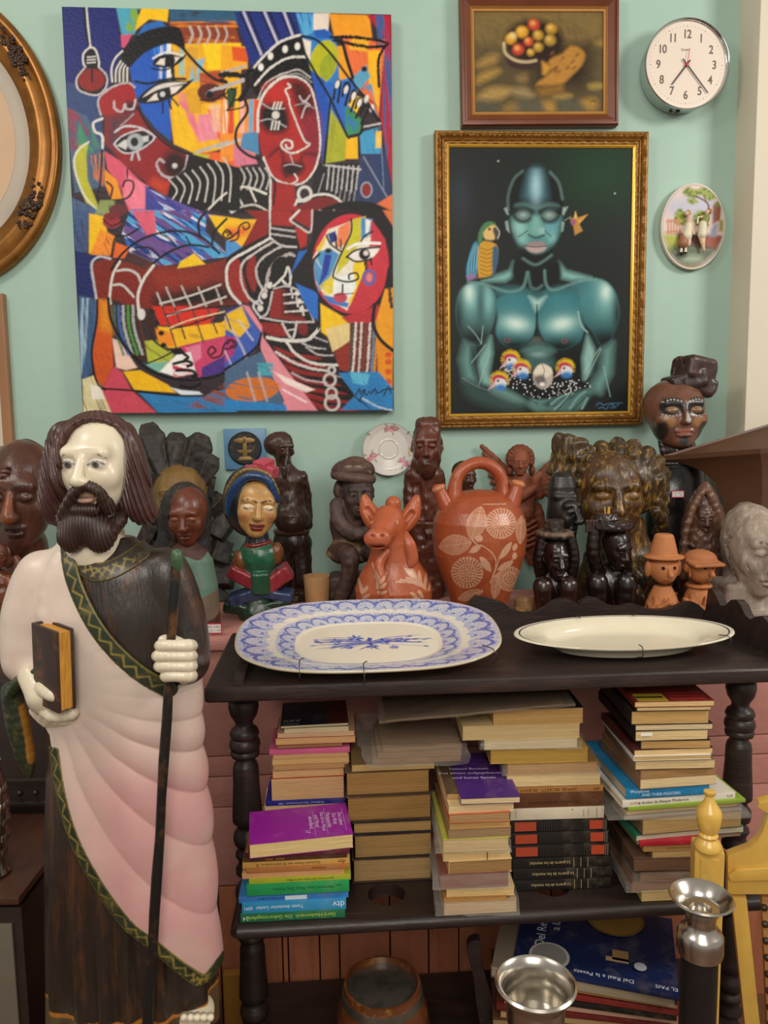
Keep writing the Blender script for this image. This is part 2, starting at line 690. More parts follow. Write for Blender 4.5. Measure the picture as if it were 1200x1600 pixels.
  zc = (zs[0] + zs[-1]) / 2
  dr = max([abs(q[1]) for q in (cx or [(0, 0)])] + [abs(q[1]) for q in (cd or [(0, 0)])])
  rad = math.hypot(max(rs) * max(sx, sd) + dr, (zs[-1] - zs[0]) / 2)
  return s._put(f, c + np.array([0, 0, zc]), rad, op, k, col)
 def tor(s, c, R_, r, op='u', k=.0, col=None, rot=None, sq=1.0):
  c = np.array(c, float)
  Q = rotm(*rot) if rot else None
  def f(x, d, z):
   x, d, z = x - c[0], d - c[1], z - c[2]
   if Q is not None:
    x, d, z = Q[0, 0] * x + Q[1, 0] * d + Q[2, 0] * z, Q[0, 1] * x + Q[1, 1] * d + Q[2, 1] * z, Q[0, 2] * x + Q[1, 2] * d + Q[2, 2] * z
   q = np.sqrt(x * x + (d / sq) ** 2) - R_
   return np.sqrt(q * q + z * z) - r
  return s._put(f, c, R_ + r, op, k, col)
 def fn(s, f, c, rad, op='u', k=.0, col=None):
  return s._put(f, c, rad, op, k, col)
 def disp(s, f):
  s.disps.append(f)
  return s
 def rough(s, amp, freq, seed=0.0):
  """chisel-like unevenness"""
  return s.disp(lambda x, d, z: amp * (vn3(x * freq + seed, d * freq + seed, z * freq + seed) - .5) * 2)
 def build(s, name, m, parent=None, loc=None, label=None, smooth=180, flatbase=None, colfn=None):
  U_ = [p for p in s.prims if p[3] == 'u']
  lo = np.min([p[1] for p in U_], 0) - 3 * s.h
  hi = np.max([p[2] for p in U_], 0) + 3 * s.h
  if flatbase is not None:
   lo[2] = max(lo[2], flatbase - 3 * s.h)
  n = np.ceil((hi - lo) / s.h).astype(int) + 1
  ax = [(lo[i] + s.h * np.arange(n[i])).astype(np.float32) for i in range(3)]
  v = np.full(n, 1e3, np.float32)
  for g, l, h_, op, k, col in s.prims:
   if op == 'p':
    continue
   mg = k + 3 * s.h
   sl = []
   for i in range(3):
    a = int(max(0, math.floor((l[i] - mg - lo[i]) / s.h)))
    b = int(min(n[i], math.ceil((h_[i] + mg - lo[i]) / s.h) + 1))
    sl.append(slice(a, b))
   if any(q.stop <= q.start for q in sl):
    continue
   sl = tuple(sl)
   X, D, Z = (ax[0][sl[0]][:, None, None], ax[1][sl[1]][None, :, None], ax[2][sl[2]][None, None, :])
   w = g(X, D, Z)
   cur = v[sl]
   if op == 'u':
    hh = np.maximum(k - np.abs(cur - w), 0) / k
    v[sl] = np.minimum(cur, w) - hh * hh * k * .25
   elif op == 's':
    hh = np.maximum(k - np.abs(cur + w), 0) / k
    v[sl] = np.maximum(cur, -w) + hh * hh * k * .25
   elif op == 'i':
    v[sl] = np.maximum(cur, w)
  if s.disps:
   nb = np.abs(v) < 14 * s.h
   I = np.argwhere(nb)
   x, d, z = ax[0][I[:, 0]], ax[1][I[:, 1]], ax[2][I[:, 2]]
   t = v[nb]
   for f in s.disps:
    t = t + f(x, d, z)
   v[nb] = t
  if flatbase is not None:
   v = np.maximum(v, (flatbase - ax[2])[None, None, :])
  v[v == 0] = 1e-4
  V, Fq = surface_nets(v, lo.astype(np.float32), s.h)
  x, d, z = V[:, 0], V[:, 1], V[:, 2]
  acc = np.full(len(V), 1e3, np.float32)
  C = np.zeros((len(V), 3), np.float32)
  C[:] = s.prims[0][5]
  for g, l, h_, op, k, col in s.prims:
   col = np.array(col, np.float32)
   w = g(x, d, z)
   if op == 'u':
    kk = max(k * .5, s.h * .7)
    t = np.clip(.5 + .5 * (acc - w) / kk, 0, 1)
    C = C * (1 - t[:, None]) + col * t[:, None]
    acc = np.minimum(acc, w)
   elif op == 'p':
    t = np.clip(.5 - w / (2 * max(k, s.h * .6)), 0, 1)
    C = C * (1 - t[:, None]) + col * t[:, None]
  if colfn:
   C = colfn(x, d, z, C)
  W = s.base[None] + s.k * np.stack([x, -d, z], 1)
  return raw(name, W, Fq[:, ::-1], m, parent, loc, smooth, label, cols=C)
# camera, light, shell
sc = bpy.context.scene
cam = bpy.data.cameras.new('camera')
cam.sensor_fit = 'VERTICAL'
cam.sensor_height = 36
cam.sensor_width = 27
cam.lens = 36 * FPX / 1600
cam.clip_start = .02
camo = bpy.data.objects.new('camera', cam)
COL.objects.link(camo)
M4 = Matrix((Vector(_R), Vector(_U), Vector(-_F))).transposed().to_4x4()
M4.translation = Vector(CAM)
camo.matrix_world = M4
sc.camera = camo
sc.view_settings.view_transform = 'Standard'
sc.view_settings.look = 'None'
sc.view_settings.exposure = 0.1
sc.view_settings.gamma = 1.0
w = bpy.data.worlds.new('world')
sc.world = w
w.use_nodes = True
wb = w.node_tree.nodes['Background']
wb.inputs[0].default_value = (1.0, .93, .84, 1)
wb.inputs[1].default_value = .34
def area(name, loc, target, size, power, col=(1, .9, .76), sy=None):
 l = bpy.data.lights.new(name, 'AREA')
 l.shape = 'RECTANGLE'
 l.size = size
 l.size_y = sy or size
 l.energy = power
 l.color = col
 o = bpy.data.objects.new(name, l)
 COL.objects.link(o)
 o.location = loc
 o.rotation_euler = (Vector(target) - Vector(loc)).to_track_quat('-Z', 'Y').to_euler()
 return o
area('right_key_light', (2.3, .55, 2.45), (.1, 2.0, 1.3), .55, 27, (1, .955, .89))  # key light from the upper right, throws shadows leftward on the wall
area('ceiling_light', (-1.3, .35, 2.75), (.0, 1.9, 1.0), .5, 13, (1, .94, .85))
area('room_light', (.1, -1.3, 2.5), (.1, 1.4, .8), 1.3, 40, (1, .95, .87))
WALLY = 2.05
m_wall = mat('mint_wall_paint', 'a2bfb0', rough=.55, var=.035, vscale=3, bump=.25, bscale=25, wear='b9d8c6', wear_amt=.12, wear_scale=3)
m_pil = mat('cream_plaster', 'd9cfba', rough=.7, var=.03, vscale=3, bump=.2, bscale=20)
m_floor = mat('floor_boards', '6b4a34', rough=.5, var=.2, stretch=(1, 12, 1))
WYAW = .060
WO = Vector((0, WALLY, 0))
WU = Vector((math.cos(WYAW), math.sin(WYAW), 0))
WV = Vector((-math.sin(WYAW), math.cos(WYAW), 0))
WN = -WV
def wl(u, v, z):
 return WO + WU * u + WV * v + Vector((0, 0, z))
def PW(px, py, off=0.0):
 d = Vector(ray(px, py))
 o = Vector(CAM)
 t_ = (WO + WN * off - o).dot(WV) / d.dot(WV)
 return o + d * t_
def w_uz(p):
 q = p - WO
 return q.dot(WU), p.z
up = (w_uz(PW(1154, 20))[0] + w_uz(PW(1137, 650))[0]) / 2
d_ = Vector(ray(1187, 60))
tq = (up - (Vector(CAM) - WO).dot(WU)) / d_.dot(WU)
vp = (Vector(CAM) + d_ * tq - WO).dot(WV)
bm = nbm()
add_box(bm, wl(-.7, .06, 1.6), (3.4, .12, 3.2), WYAW)
tagit(obj('wall_back', bm, m_wall, loc=(-.6, WALLY, 0), smooth=None), kind='structure')
bm = nbm()
add_box(bm, wl(up + .5, (vp + .12) / 2 + .001, 1.6), (1.0, .12 - vp, 3.2), WYAW, bevel=.004)
tagit(obj('wall_right', bm, m_pil, loc=(1.4, 2.05, 0), smooth=30), kind='structure')
bm = nbm()
add_box(bm, (0, .3, -.05), (5, 5, .1))
tagit(obj('floor', bm, m_floor, smooth=None), kind='structure')
# pink plank cupboard behind the rack
m_pink = mat('worn_pink_paint', 'c08478', rough=.6, var=.10, vscale=5, stretch=(1, 1, 2), bump=.2, wear='8a5040', wear_amt=.45, wear_scale=5)
m_redbrown = mat('red_brown_planks', 'b26c4c', rough=.6, var=.14, vscale=5, stretch=(6, 1, 1), bump=.3, wear='6a3828', wear_amt=.5, wear_scale=6)
m_gap = mat('dark_gap', '2a1712', rough=.9, var=0)
CUPF = -.49        # front face, along the wall normal
CUPB = min(-.03, vp - .004)
CUPT = .868
t = thing('plank_cupboard', 'pink painted plank cupboard behind the dark rack, carrying the carved figures', 'cupboard', (.15, 1.76, 0))
X0c, X1c = -.95, 1.25
def PC(px, py):
 return PW(px, py, -CUPF)
bm = nbm()
add_box(bm, wl((X0c + X1c) / 2, (CUPF + .03 + CUPB) / 2, CUPT / 2 - .02), (X1c - X0c - .02, CUPB - CUPF - .03, CUPT - .045), WYAW)
obj('body', bm, m_gap, t, smooth=None)
bm = nbm()
add_box(bm, wl((X0c + X1c) / 2, (CUPF - .012 + CUPB) / 2, CUPT - .011), (X1c - X0c, CUPB - CUPF + .012, .022), WYAW, bevel=.003)
obj('cupboard_top', bm, m_pink, t)
bm = nbm()
zz = [CUPT - .024] + [PC(340, y).z for y in (1077, 1182, 1214, 1262, 1385)]
for a, b in zip(zz[:-1], zz[1:]):
 add_box(bm, wl((X0c + X1c) / 2, CUPF + .012, (a + b) / 2), (X1c - X0c, .024, a - b - .0025), WYAW, bevel=.0015)
obj('horizontal_planks', bm, m_pink, t)
bm = nbm()
xs = [X0c] + [w_uz(PC(px, 1500))[0] for px in (300, 345, 442, 451, 500, 531, 610, 670, 717, 790, 860, 940, 1020, 1110)] + [X1c]
for a, b in zip(xs[:-1], xs[1:]):
 add_box(bm, wl((a + b) / 2, CUPF + .012, zz[-1] / 2 - .001), (b - a - .003, .024, zz[-1] - .003), WYAW, bevel=.0015)
obj('vertical_planks', bm, m_redbrown, t)
bm = nbm()
k = PC(719, 1575)
add_box(bm, k + WN * .001, (.007, .004, .05), WYAW, bevel=.001)
obj('keyhole', bm, m_gap, t)
# dark turned-leg rack
m_rack = mat('black_brown_stained_wood', '2c211e', rough=.42, var=.25, vscale=6, stretch=(1, 6, 6), bump=.15, bscale=40, wear='5c4034', wear_amt=.35, wear_scale=9)
RYAW = math.radians(3.6)
RO = Vector((-.290, 1.175, 0))
RX = Vector((math.cos(RYAW), math.sin(RYAW), 0))
RYV = Vector((-math.sin(RYAW), math.cos(RYAW), 0))
RT = .889      # top surface
RS = .478      # lower shelf surface
RW, RD = 1.03, .335
def rk(x, y, z):
 return RO + RX * x + RYV * y + Vector((0, 0, z))
rack = thing('turned_leg_rack', 'dark stained wooden rack with turned legs and scalloped gallery, full of books', 'rack', rk(RW / 2, RD / 2, 0))
bm = nbm()
add_box(bm, rk(RW / 2, RD / 2, RT - .0125), (RW, RD, .025), RYAW, bevel=.008, seg=3)
obj('rack_top', bm, m_rack, rack)
SX0, SX1 = .037, RW - .09
def shelf_with_holes(z, name, holes):
 """board with round bottle holes, built as a grid polygon with the holes bridged by boolean-free cells"""
 t = bmesh.new()
 cells = []
 xs_ = [SX0]
 hw = .06
 for hx in holes:
  xs_ += [hx - hw, hx + hw]
 xs_.append(SX1)
 th = .024
 y0_, y1_ = .012, RD - .02
 hy = .075
 n = 32
 for i in range(len(xs_) - 1):
  a, b = xs_[i], xs_[i + 1]
  if i % 2 == 0:
   cells.append((a, b, None))
  else:
   cells.append((a, b, (a + b) / 2))
 for a, b, hc in cells:
  if hc is None:
   rect = [(a, y0_), (b, y0_), (b, y1_), (a, y1_)]
   f1 = [t.verts.new(rk(x, y, z)) for x, y in rect]
   t.faces.new(f1)
   f2 = [t.verts.new(rk(x, y, z - th)) for x, y in rect]
   t.faces.new(f2[::-1])
  else:
   for zz_, fl in ((z, False), (z - th, True)):
    out, inn = [], []
    for k in range(n):
     an = 2 * PI * k / n
     c, s_ = math.cos(an), math.sin(an)
     inn.append(t.verts.new(rk(hc + .033 * c, hy + .033 * s_, zz_)))
     q = 1 / max(abs(c), abs(s_))
     yy = hy + s_ * q * hw
     out.append(t.verts.new(rk(hc + c * q * hw, yy, zz_)))
    for k in range(n):
     j = (k + 1) % n
     f = (inn[k], out[k], out[j], inn[j])
     t.faces.new(f[::-1] if fl else f)
   for k in range(n):
    j = (k + 1) % n
    p = []
    for kk, zz_ in ((k, z), (j, z), (j, z - th), (k, z - th)):
     an = 2 * PI * kk / n
     p.append(t.verts.new(rk(hc + .033 * math.cos(an), hy + .033 * math.sin(an), zz_)))
    t.faces.new(p)
   for ya, yb in ((y0_, hy - hw), (hy + hw, y1_)):
    rect = [(a, ya), (b, ya), (b, yb), (a, yb)]
    t.faces.new([t.verts.new(rk(x, y, z)) for x, y in rect])
    t.faces.new([t.verts.new(rk(x, y, z - th)) for x, y in rect][::-1])
 t2 = bmesh.new()
 add_tube(t2, [rk(SX0, y0_, z - th / 2), rk(SX1, y0_, z - th / 2)], th / 2, 14)
 add_tube(t2, [rk(SX0, y1_, z - th / 2), rk(SX1, y1_, z - th / 2)], th / 2, 14)
 add_tube(t2, [rk(SX0, y0_, z - th / 2), rk(SX0, y1_, z - th / 2)], th / 2, 14)
 add_tube(t2, [rk(SX1, y0_, z - th / 2), rk(SX1, y1_, z - th / 2)], th / 2, 14)
 join(t, t2)
 obj(name, t, m_rack, rack, smooth=50)
def rx_of(px, py, Z):
 w = Vector(PZ(px, py, Z)) - RO
 return w.dot(RX), w.dot(RYV)
h1 = rx_of(605, 1408, RS)
h2 = rx_of(868, 1398, RS)
shelf_with_holes(RS, 'lower_shelf', [h1[0], h2[0]])
bm = nbm()
add_box(bm, rk(RW / 2 - .02, RD / 2, .12), (RW - .06, RD - .02, .024), RYAW, bevel=.006)
obj('bottom_shelf', bm, m_rack, rack)
PROF = [(0, .80), (.02, .97), (.06, 1.0), (.10, .88), (.14, .58), (.165, .6), (.18, .86), (.205, .98), (.222, .9), (.23, .84), (.245, .98), (.27, 1.03), (.29, .95),
  (.297, .86), (.31, .97), (.33, .92), (.342, .6), (.355, .6), (.375, .78), (.40, .85), (.5, .88), (.66, 1.0), (.70, 1.0), (.715, .8), (.725, .68), (.745, .72),
  (.77, .95), (.80, 1.0), (.83, .92), (.842, .68), (.86, .62), (.88, .86), (.90, .9), (.92, .72), (.95, .7), (.975, .9), (1.0, .9)]
LY = .168
def leg_x(px, py):
 d = Vector(ray(px, py))
 tt_ = (RO + RYV * LY - Vector(CAM)).dot(RYV) / d.dot(RYV)
 return (Vector(CAM) + d * tt_ - RO).dot(RX)
for x in (leg_x(384, 1200), leg_x(1153, 1200)):
 bm = nbm()
 add_box(bm, rk(x, LY, RT - .050), (.074, .062, .048), RYAW, bevel=.002)
 obj('leg_block', bm, m_rack, rack)
 bm = nbm()
 z1, z0 = RT - .0745, RS
 add_lathe(bm, [(.0275 * r, z1 + (z0 - z1) * q) for q, r in PROF][::-1], rk(x, LY, 0), 28)
 obj('leg', bm, m_rack, rack, smooth=60)
 bm = nbm()
 z1, z0 = RS - .0245, .1325
 add_lathe(bm, [(.0275 * r, z1 + (z0 - z1) * q) for q, r in PROF][::-1], rk(x, LY, 0), 28)
 obj('lower_leg', bm, m_rack, rack, smooth=60)
 for y in (.06, RD - .06):
  bm = nbm()
  add_lathe(bm, [(.018, .001), (.026, .02), (.028, .06), (.02, .09), (.026, .107)], rk(x, y, 0), 24)
  obj('foot', bm, m_rack, rack, smooth=60)
GY = RD - .022
def gal_from_px(pts):
 out = []
 for px, py in pts:
  d = Vector(ray(px, py))
  o = Vector(CAM)
  tt = (RO + RYV * GY - o).dot(RYV) / d.dot(RYV)
  w_ = o + d * tt
  out.append((w_ - RO).dot(RX) * 1.0)
  out.append(w_.z)
 return list(zip(out[::2], out[1::2]))
zz2 = [(0, 92), (30, 83), (60, 80), (95, 84), (130, 94), (165, 104), (185, 118), (205, 136), (250, 147), (300, 141), (340, 118), (370, 98), (395, 90), (430, 96), (462, 113),
 (480, 95), (505, 84), (545, 93), (575, 113), (600, 121), (630, 121), (660, 112), (680, 113), (715, 127), (760, 134), (800, 132), (840, 122), (880, 106), (910, 103), (930, 112), (955, 138), (985, 143), (1010, 160)]
top = gal_from_px([(720 + a * .4, 900 + b * .4) for a, b in zz2])
xc = top[2][0]
left = [(2 * xc - x, z) for x, z in top if x > xc + .005]
left = [(x, min(z, RT + .046)) for x, z in left if x > .075][::-1]
top = left + [q for q in top if q[0] >= xc - .001]
poly = [(.06, RT - .001)] + [(.06, left[0][1])] + top + [(top[-1][0] + .012, RT - .001)]
bm = nbm()
add_prism(bm, [rk(x, GY, z) for x, z in poly], RYV * .016)
obj('back_gallery', bm, m_rack, rack, smooth=40)
def end_gallery(x, lean, hs):
 t = bmesh.new()
 n = len(hs)
 pts = [rk(x, .012, RT - .001)] + [rk(x + lean * h, .012 + (GY - .02) * i / (n - 1), RT + h) for i, h in enumerate(hs)] + [rk(x, GY - .008, RT - .001)]
 add_prism(t, pts, RX * .016)
 obj('end_gallery', t, m_rack, rack, smooth=40)
end_gallery(.046, 0, [.010, .011, .012, .013, .014, .015, .015, .015, .016, .018, .020, .022, .024, .026, .030, .034, .036])
end_gallery(RW - .066, .1, [.012, .016, .026, .042, .056, .062, .056, .046, .050, .064, .070, .066, .05, .046, .06, .07, .068])
# books
_zoff = {'books of the tall stack behind the purple paperback': 0}
def ink(h):
 return mat('ink_' + h, h, rough=.6, var=0)
def cover_mat(h, rough=.45):
 return mat('cover_' + h, h, rough=rough, var=.10, vscale=14, wear='c9b79a', wear_amt=.14, wear_scale=22)
def page_mat(h):
 return mat('pages_' + h, h, rough=.85, var=.16, vscale=9, stretch=(1, 1, 45), bump=.5, bscale=22)
def book(label, xl, xr, yb, yt, Y, depth, cover, page='ddc295', face='fore', hard=False, yaw=None, texts=(), group=None, xq=None, spine=None, cat='book', zfix=None, tilt=0):
 """xl..xr, yb..yt: front face in the photograph at distance Y (measured at its left end); depth into the shelf"""
 yaw = RYAW if yaw is None else yaw
 ym = (yb + yt) / 2
 A_ = Vector(P(xl, ym, Y))
 d = Vector(ray(xr, ym))
 nrm = Vector((-math.sin(yaw), math.cos(yaw), 0))
 tt = (A_ - Vector(CAM)).dot(nrm) / d.dot(nrm)
 B_ = Vector(CAM) + d * tt
 W = (Vector((B_.x, B_.y, 0)) - Vector((A_.x, A_.y, 0))).length
 if zfix:
  z0, z1 = zfix
 else:
  mx, mY = (xl + xr) / 2, (A_.y + B_.y) / 2
  z0, z1 = P(mx, yb, mY)[2], P(mx, yt, mY)[2]
 if group not in _zoff:
  _zoff[group] = RS + .0006 - z0
 z0 += _zoff[group] + .0003
 z1 += _zoff[group]
 T = z1 - z0
 ex = Vector((math.cos(yaw), math.sin(yaw), 0))
 ey = nrm
 O = Vector((A_.x, A_.y, z0))
 if tilt:
  Rm = Matrix.Rotation(tilt, 3, ex)
  ey = Rm @ ey
  ez = Rm @ Vector((0, 0, 1))
 else:
  ez = Vector((0, 0, 1))
 th = .0022 if hard else .0007
 ov = .0025 if hard else .0
 L3 = lambda x, y, z: O + ex * x + ey * y + ez * z
 R3 = Matrix((ex, ey, ez)).transposed()
 c = O + ex * (W / 2) + ey * (depth / 2)
 th = min(th, T * .2)
 root = thing('book', label, cat, c, group)
 mats = [cover_mat(cover)]
 if spine and spine != cover:
  mats.append(cover_mat(spine))
 bm = nbm()
 add_box(bm, L3(W / 2, depth / 2, T - th / 2), (W, depth, th), R3, mi=0)
 add_box(bm, L3(W / 2, depth / 2, th / 2), (W, depth, th), R3, mi=0)
 si = 1 if len(mats) > 1 else 0
 st = th * 1.4
 rnd = min(T * .12, .004)
 if face == 'spine':
  add_box(bm, L3(W / 2, st / 2 - .0006, T / 2), (W, st + .0012, T * .998), R3, mi=si, bevel=rnd if hard else .0005)
 elif face == 'fore':
  add_box(bm, L3(W / 2, depth - st / 2, T / 2), (W, st, T * .998), R3, mi=si)
 elif face == 'edgeL':
  add_box(bm, L3(st / 2, depth / 2, T / 2), (st, depth, T * .998), R3, mi=si)
 else:
  add_box(bm, L3(W - st / 2, depth / 2, T / 2), (st, depth, T * .998), R3, mi=si)
 for tx in texts:
  s, where, u, v, size, colr = tx[:6]
  rot = tx[6] if len(tx) > 6 else 0
  xsc = tx[7] if len(tx) > 7 else 1
  im = ink(colr)
  if im not in mats:
   mats.append(im)
  if where == 'spine':
   o_ = L3(W * u, -.0014, T * v)
   xa, ya = ex, ez
   size = size * T
  else:
   o_ = L3(W * u, depth * v, T + .0003)
   xa, ya = ex, ey
   size = size * depth
  if s.startswith('@'):
   tb = bmesh.new()
   add_lathe(tb, [(0, 0), (float(s[1:]) * depth, 0), (float(s[1:]) * depth, .0003), (0, .0004)], segs=40)
   join(bm, tb, frameM(o_ + ez * (.0004 * texts.index(tx)), xa, ya), mats.index(im))
   continue
  if s.startswith('#'):      # printed block: '#w,h' in fractions of the face
   w_, h_ = (float(q) for q in s[1:].split(','))
   M = frameM(o_, xa, ya)
   tb = bmesh.new()
   hh = h_ * (T if where == 'spine' else depth)
   add_box(tb, (0, 0, 0), (w_ * W, hh, .0005))
   join(bm, tb, M, mats.index(im))
   continue
  a = math.radians(rot)
  xa2 = xa * math.cos(a) + ya * math.sin(a)
  ya2 = -xa * math.sin(a) + ya * math.cos(a)
  add_text(bm, s, frameM(o_ - (xa.cross(ya)) * 0 + xa.cross(ya) * .0001, xa2, ya2), size, mats.index(im), xs=xsc)
 obj('cover', bm, mats, root, smooth=30)
 bm = nbm()
 g = .0006 + ov
 px0 = (.001 if face != 'edgeL' else st) + (ov if face != 'edgeL' else 0)
 px1 = W - (.001 if face != 'edgeR' else st) - (ov if face != 'edgeR' else 0)
 py0 = (.0006 + ov) if face != 'spine' else st
 py1 = depth - ((.0006 + ov) if face != 'fore' else st)
 add_box(bm, L3((px0 + px1) / 2, (py0 + py1) / 2, T / 2), (px1 - px0, py1 - py0, T - 2 * th), R3)
 obj('pages', bm, page_mat(page), root, smooth=None)
 return root, (O, ex, ey, ez, W, depth, T)
ga = 'paperbacks of the coloured front stack'
sA = lambda v: 350 + v / 3.4286
tA = lambda v: 1060 + v / 3.4286
rowsA = [
 ('dark green paperback spine with yellow lettering at the bottom of the coloured stack', 90, 650, 1330, 1285, '256f4c', [('Gerd Heidenreich  Die Geburtstagsfeier', 'spine', .48, .5, .62, 'b8d840', 180, 1.0), ('24', 'spine', .05, .5, .7, 'd8e8d0', 180)]),
 ('bright blue paperback spine above the dark green one, large white letters at its end', 98, 655, 1285, 1225, '2f93c4', [('Texte deutscher Lieder', 'spine', .36, .5, .42, 'e8f4fa', 180), ('dtv', 'spine', .93, .52, .8, 'f0f6fa', 180), ('3091', 'spine', .06, .5, .4, 'e8f4fa', 180)]),
 ('slim mid-blue paperback sticking out to the left between bright blue and green', 80, 668, 1225, 1190, '3a7fc4', [('Friedrich Nietzsche', 'spine', .35, .5, .55, '15305c', 180), ('#.2,.6', 'spine', .52, .5, 0, 'dfe8ee'), ('Insel', 'spine', .2, .5, .5, '15305c', 180)]),
 ('grass green paperback spine in the middle of the coloured stack', 122, 672, 1190, 1128, '239a55', [('Hermann Lenz, Neue Zeit, Roman', 'spine', .55, .5, .36, '104a2c', 180), ('Lenz', 'spine', .9, .6, .3, '104a2c', 180)]),
 ('yellow-green paperback spine on top of the grass green one', 135, 680, 1128, 1098, 'a9ae2c', [('Jean Forton: Die Katze und ihr Blatt', 'spine', .6, .5, .55, '2e3408', 180)]),
 ('peach-coloured plain paperback on the yellow-green one', 98, 645, 1098, 1068, 'd9a26c', []),
 ('mid-brown slim paperback spine just under the ochre one', 120, 675, 1068, 1042, 'b0713a', [('Erzählungen', 'spine', .7, .5, .6, '5a3014', 180)]),
 ('ochre paperback spine with a long dark title and dark letters at the end', 100, 672, 1042, 1010, 'c99a4e', [('Deutsche Poesie des 20. Jahrhunderts', 'spine', .45, .5, .62, '3a2410', 180), ('dtv', 'spine', .93, .5, .95, '2a1a0c', 180), ('€', 'spine', .14, .5, .7, '3a2410', 180)]),
 ('dark brown paperback spine with faint orange title above the ochre one', 105, 660, 1010, 988, '4e2f1c', [('August   Insges.', 'spine', .3, .5, .75, 'd08a40', 180)]),
 ('maroon slim book under the purple paperback', 130, 675, 988, 960, '5f1f30', []),
]
for i, (lb, a, b, yb, yt, cv, tx) in enumerate(rowsA):
 book(lb, sA(a), sA(b), tA(yb), tA(yt), 1.195 + (i % 3) * .002, .112, cv, face='spine', texts=tx, group=ga, yaw=RYAW + random.uniform(-.008, .008))
book('brown page edge of a thin book directly below the purple paperback', sA(118), sA(676), tA(960), tA(948), 1.205, .11, '8a5a38', 'b4824c', 'fore', group=ga)
pr_, fr_ = book('bright purple paperback with white title lying askew on top of the coloured front stack', sA(136), sA(694), tA(975), tA(900), 1.18, .108, '9c1c9c', 'e6c98a', 'fore', yaw=math.radians(9.5), group=ga,
    texts=[('Das Leben', 'top', .91, .50, .095, 'f0d8f0', -90), ('Die Welt', 'top', .85, .52, .095, 'f0d8f0', -90), ('Metapsychik', 'top', .79, .50, .095, 'f0d8f0', -90),
     ('Das Ich im Mond', 'top', .73, .47, .085, 'f0d8f0', -90), ('und Mond', 'top', .67, .50, .095, 'f0d8f0', -90), ('abendländ.', 'top', .61, .46, .095, 'f0d8f0', -90),
     ('17', 'top', .565, .2, .1, 'f0d8f0', -90), ('#.003,.7', 'top', .945, .48, 0, 'e0b8e0'), ('#.003,.8', 'top', .76, .48, 0, 'e0b8e0'), ('#.003,.8', 'top', .64, .44, 0, 'e0b8e0')])
gb = 'books of the tall stack behind the purple paperback'
YB = 1.325
rowsB = [
 ('cream book at the foot of the tall back stack, behind the purple paperback', 215, 645, 1195, 1030, 'c0a070', 'd8b888', 'fore'),
 ('second cream book from the foot of the tall back stack', 205, 646, 1030, 880, 'b89868', 'd8b888', 'fore'),
 ('third cream book from the foot of the tall back stack', 212, 640, 880, 755, 'c8a878', 'dcb98a', 'fore'),
 ('cream book just showing over the back edge of the purple paperback', 208, 648, 755, 712, 'd8b070', 'e0ba84', 'fore'),
 ('cream book directly under the dark blue spine', 216, 648, 712, 678, 'd8b878', 'e6c088', 'fore'),
 ('dark blue spine with small white lettering under the fat red-edged book', 222, 648, 678, 650, '2b2a86', 'd8b888', 'spine'),
 ('fat cream-paged book with thin red covers', 252, 645, 650, 530, 'a82c24', 'dcae78', 'fore'),
 ('cream book lying on the fat red-covered one', 258, 645, 530, 486, 'd0a070', 'e2b47c', 'fore'),
 ('tan-edged thin book below three pale ones in the tall back stack', 262, 668, 486, 458, 'b88858', 'cc9c64', 'fore'),
 ('yellowish cream book under the pinkish pale one', 256, 672, 458, 428, 'd0a868', 'e2b676', 'fore'),
 ('pale pinkish book under the bright pink spine', 260, 668, 428, 402, 'c89070', 'd9aa78', 'fore'),
 ('bright pink spine in the tall back stack', 243, 674, 402, 372, 'd9638c', 'e0b888', 'spine'),
 ('brown-edged short book on the pink spine', 280, 636, 372, 352, '8a3050', 'a87848', 'fore'),
 ('orange-cream book with red edge line near the top of the tall back stack', 274, 706, 352, 314, 'a83830', 'eab87a', 'fore'),
 ('peach-cream book second below the navy cover', 284, 700, 314, 288, 'e0b088', 'ecc498', 'fore'),
 ('short pale cream booklet just under the navy cover', 320, 670, 288, 262, 'e8d8b0', 'f0dcae', 'fore'),
]
for i, (lb, a, b, yb, yt, cv, pg, fc) in enumerate(rowsB):
 tx = [('DE Jahrbuch  Text und Kommentar  1980', 'spine', .45, .5, .5, 'c8c8e8', 180)] if cv == '2b2a86' else []
 book(lb, sA(a), sA(b), tA(yb), tA(yt), YB + (i % 4) * .002, .100, zfix=(RS + .0006, P(sA(430), tA(yt), YB)[2]) if i == 0 else None, cover=cv, page=pg, face=fc, texts=tx, group=gb, yaw=RYAW + random.uniform(-.015, .015))
book('navy and maroon covered book marked XXV on top of the tall back stack', sA(302), sA(668), tA(262), tA(246), YB, .115, '141a2c', 'e8d4a4', 'fore', yaw=RYAW + .03, group=gb,
 texts=[('#.30,.99', 'top', .85, .5, 0, '581a18'), ('XXV', 'top', .16, .17, .14, 'b8b8b8', 0), ('#.25,.012', 'top', .15, .06, 0, '707078')])
gc = 'old brown books under the plastic parcel'
YC = 1.30
rowsC = [
 ('old brown book with streaked page edges at the bottom of the brown stack', 688, 1118, 1132, 1005, '4a382c', 'b08e5c', True),
 ('old brown book second from the bottom of the brown stack, black boards', 694, 1120, 1005, 875, '2a2626', 'ab8650', True),
 ('thinner brown book in the middle of the brown stack', 688, 1120, 875, 808, '26262a', 'b08a54', True),
 ('thick dark-tan book with rounded edge, second from the top of the brown stack', 656, 1116, 806, 670, '4a3a28', '9c743e', True),
 ('thick brown book at the top of the brown stack, below the pale thin one', 650, 1108, 670, 538, '4c3828', 'a67c44', True),
 ('thin pale book lying under the plastic parcel', 684, 1130, 538, 500, '8a7048', 'c8a668', False),
]
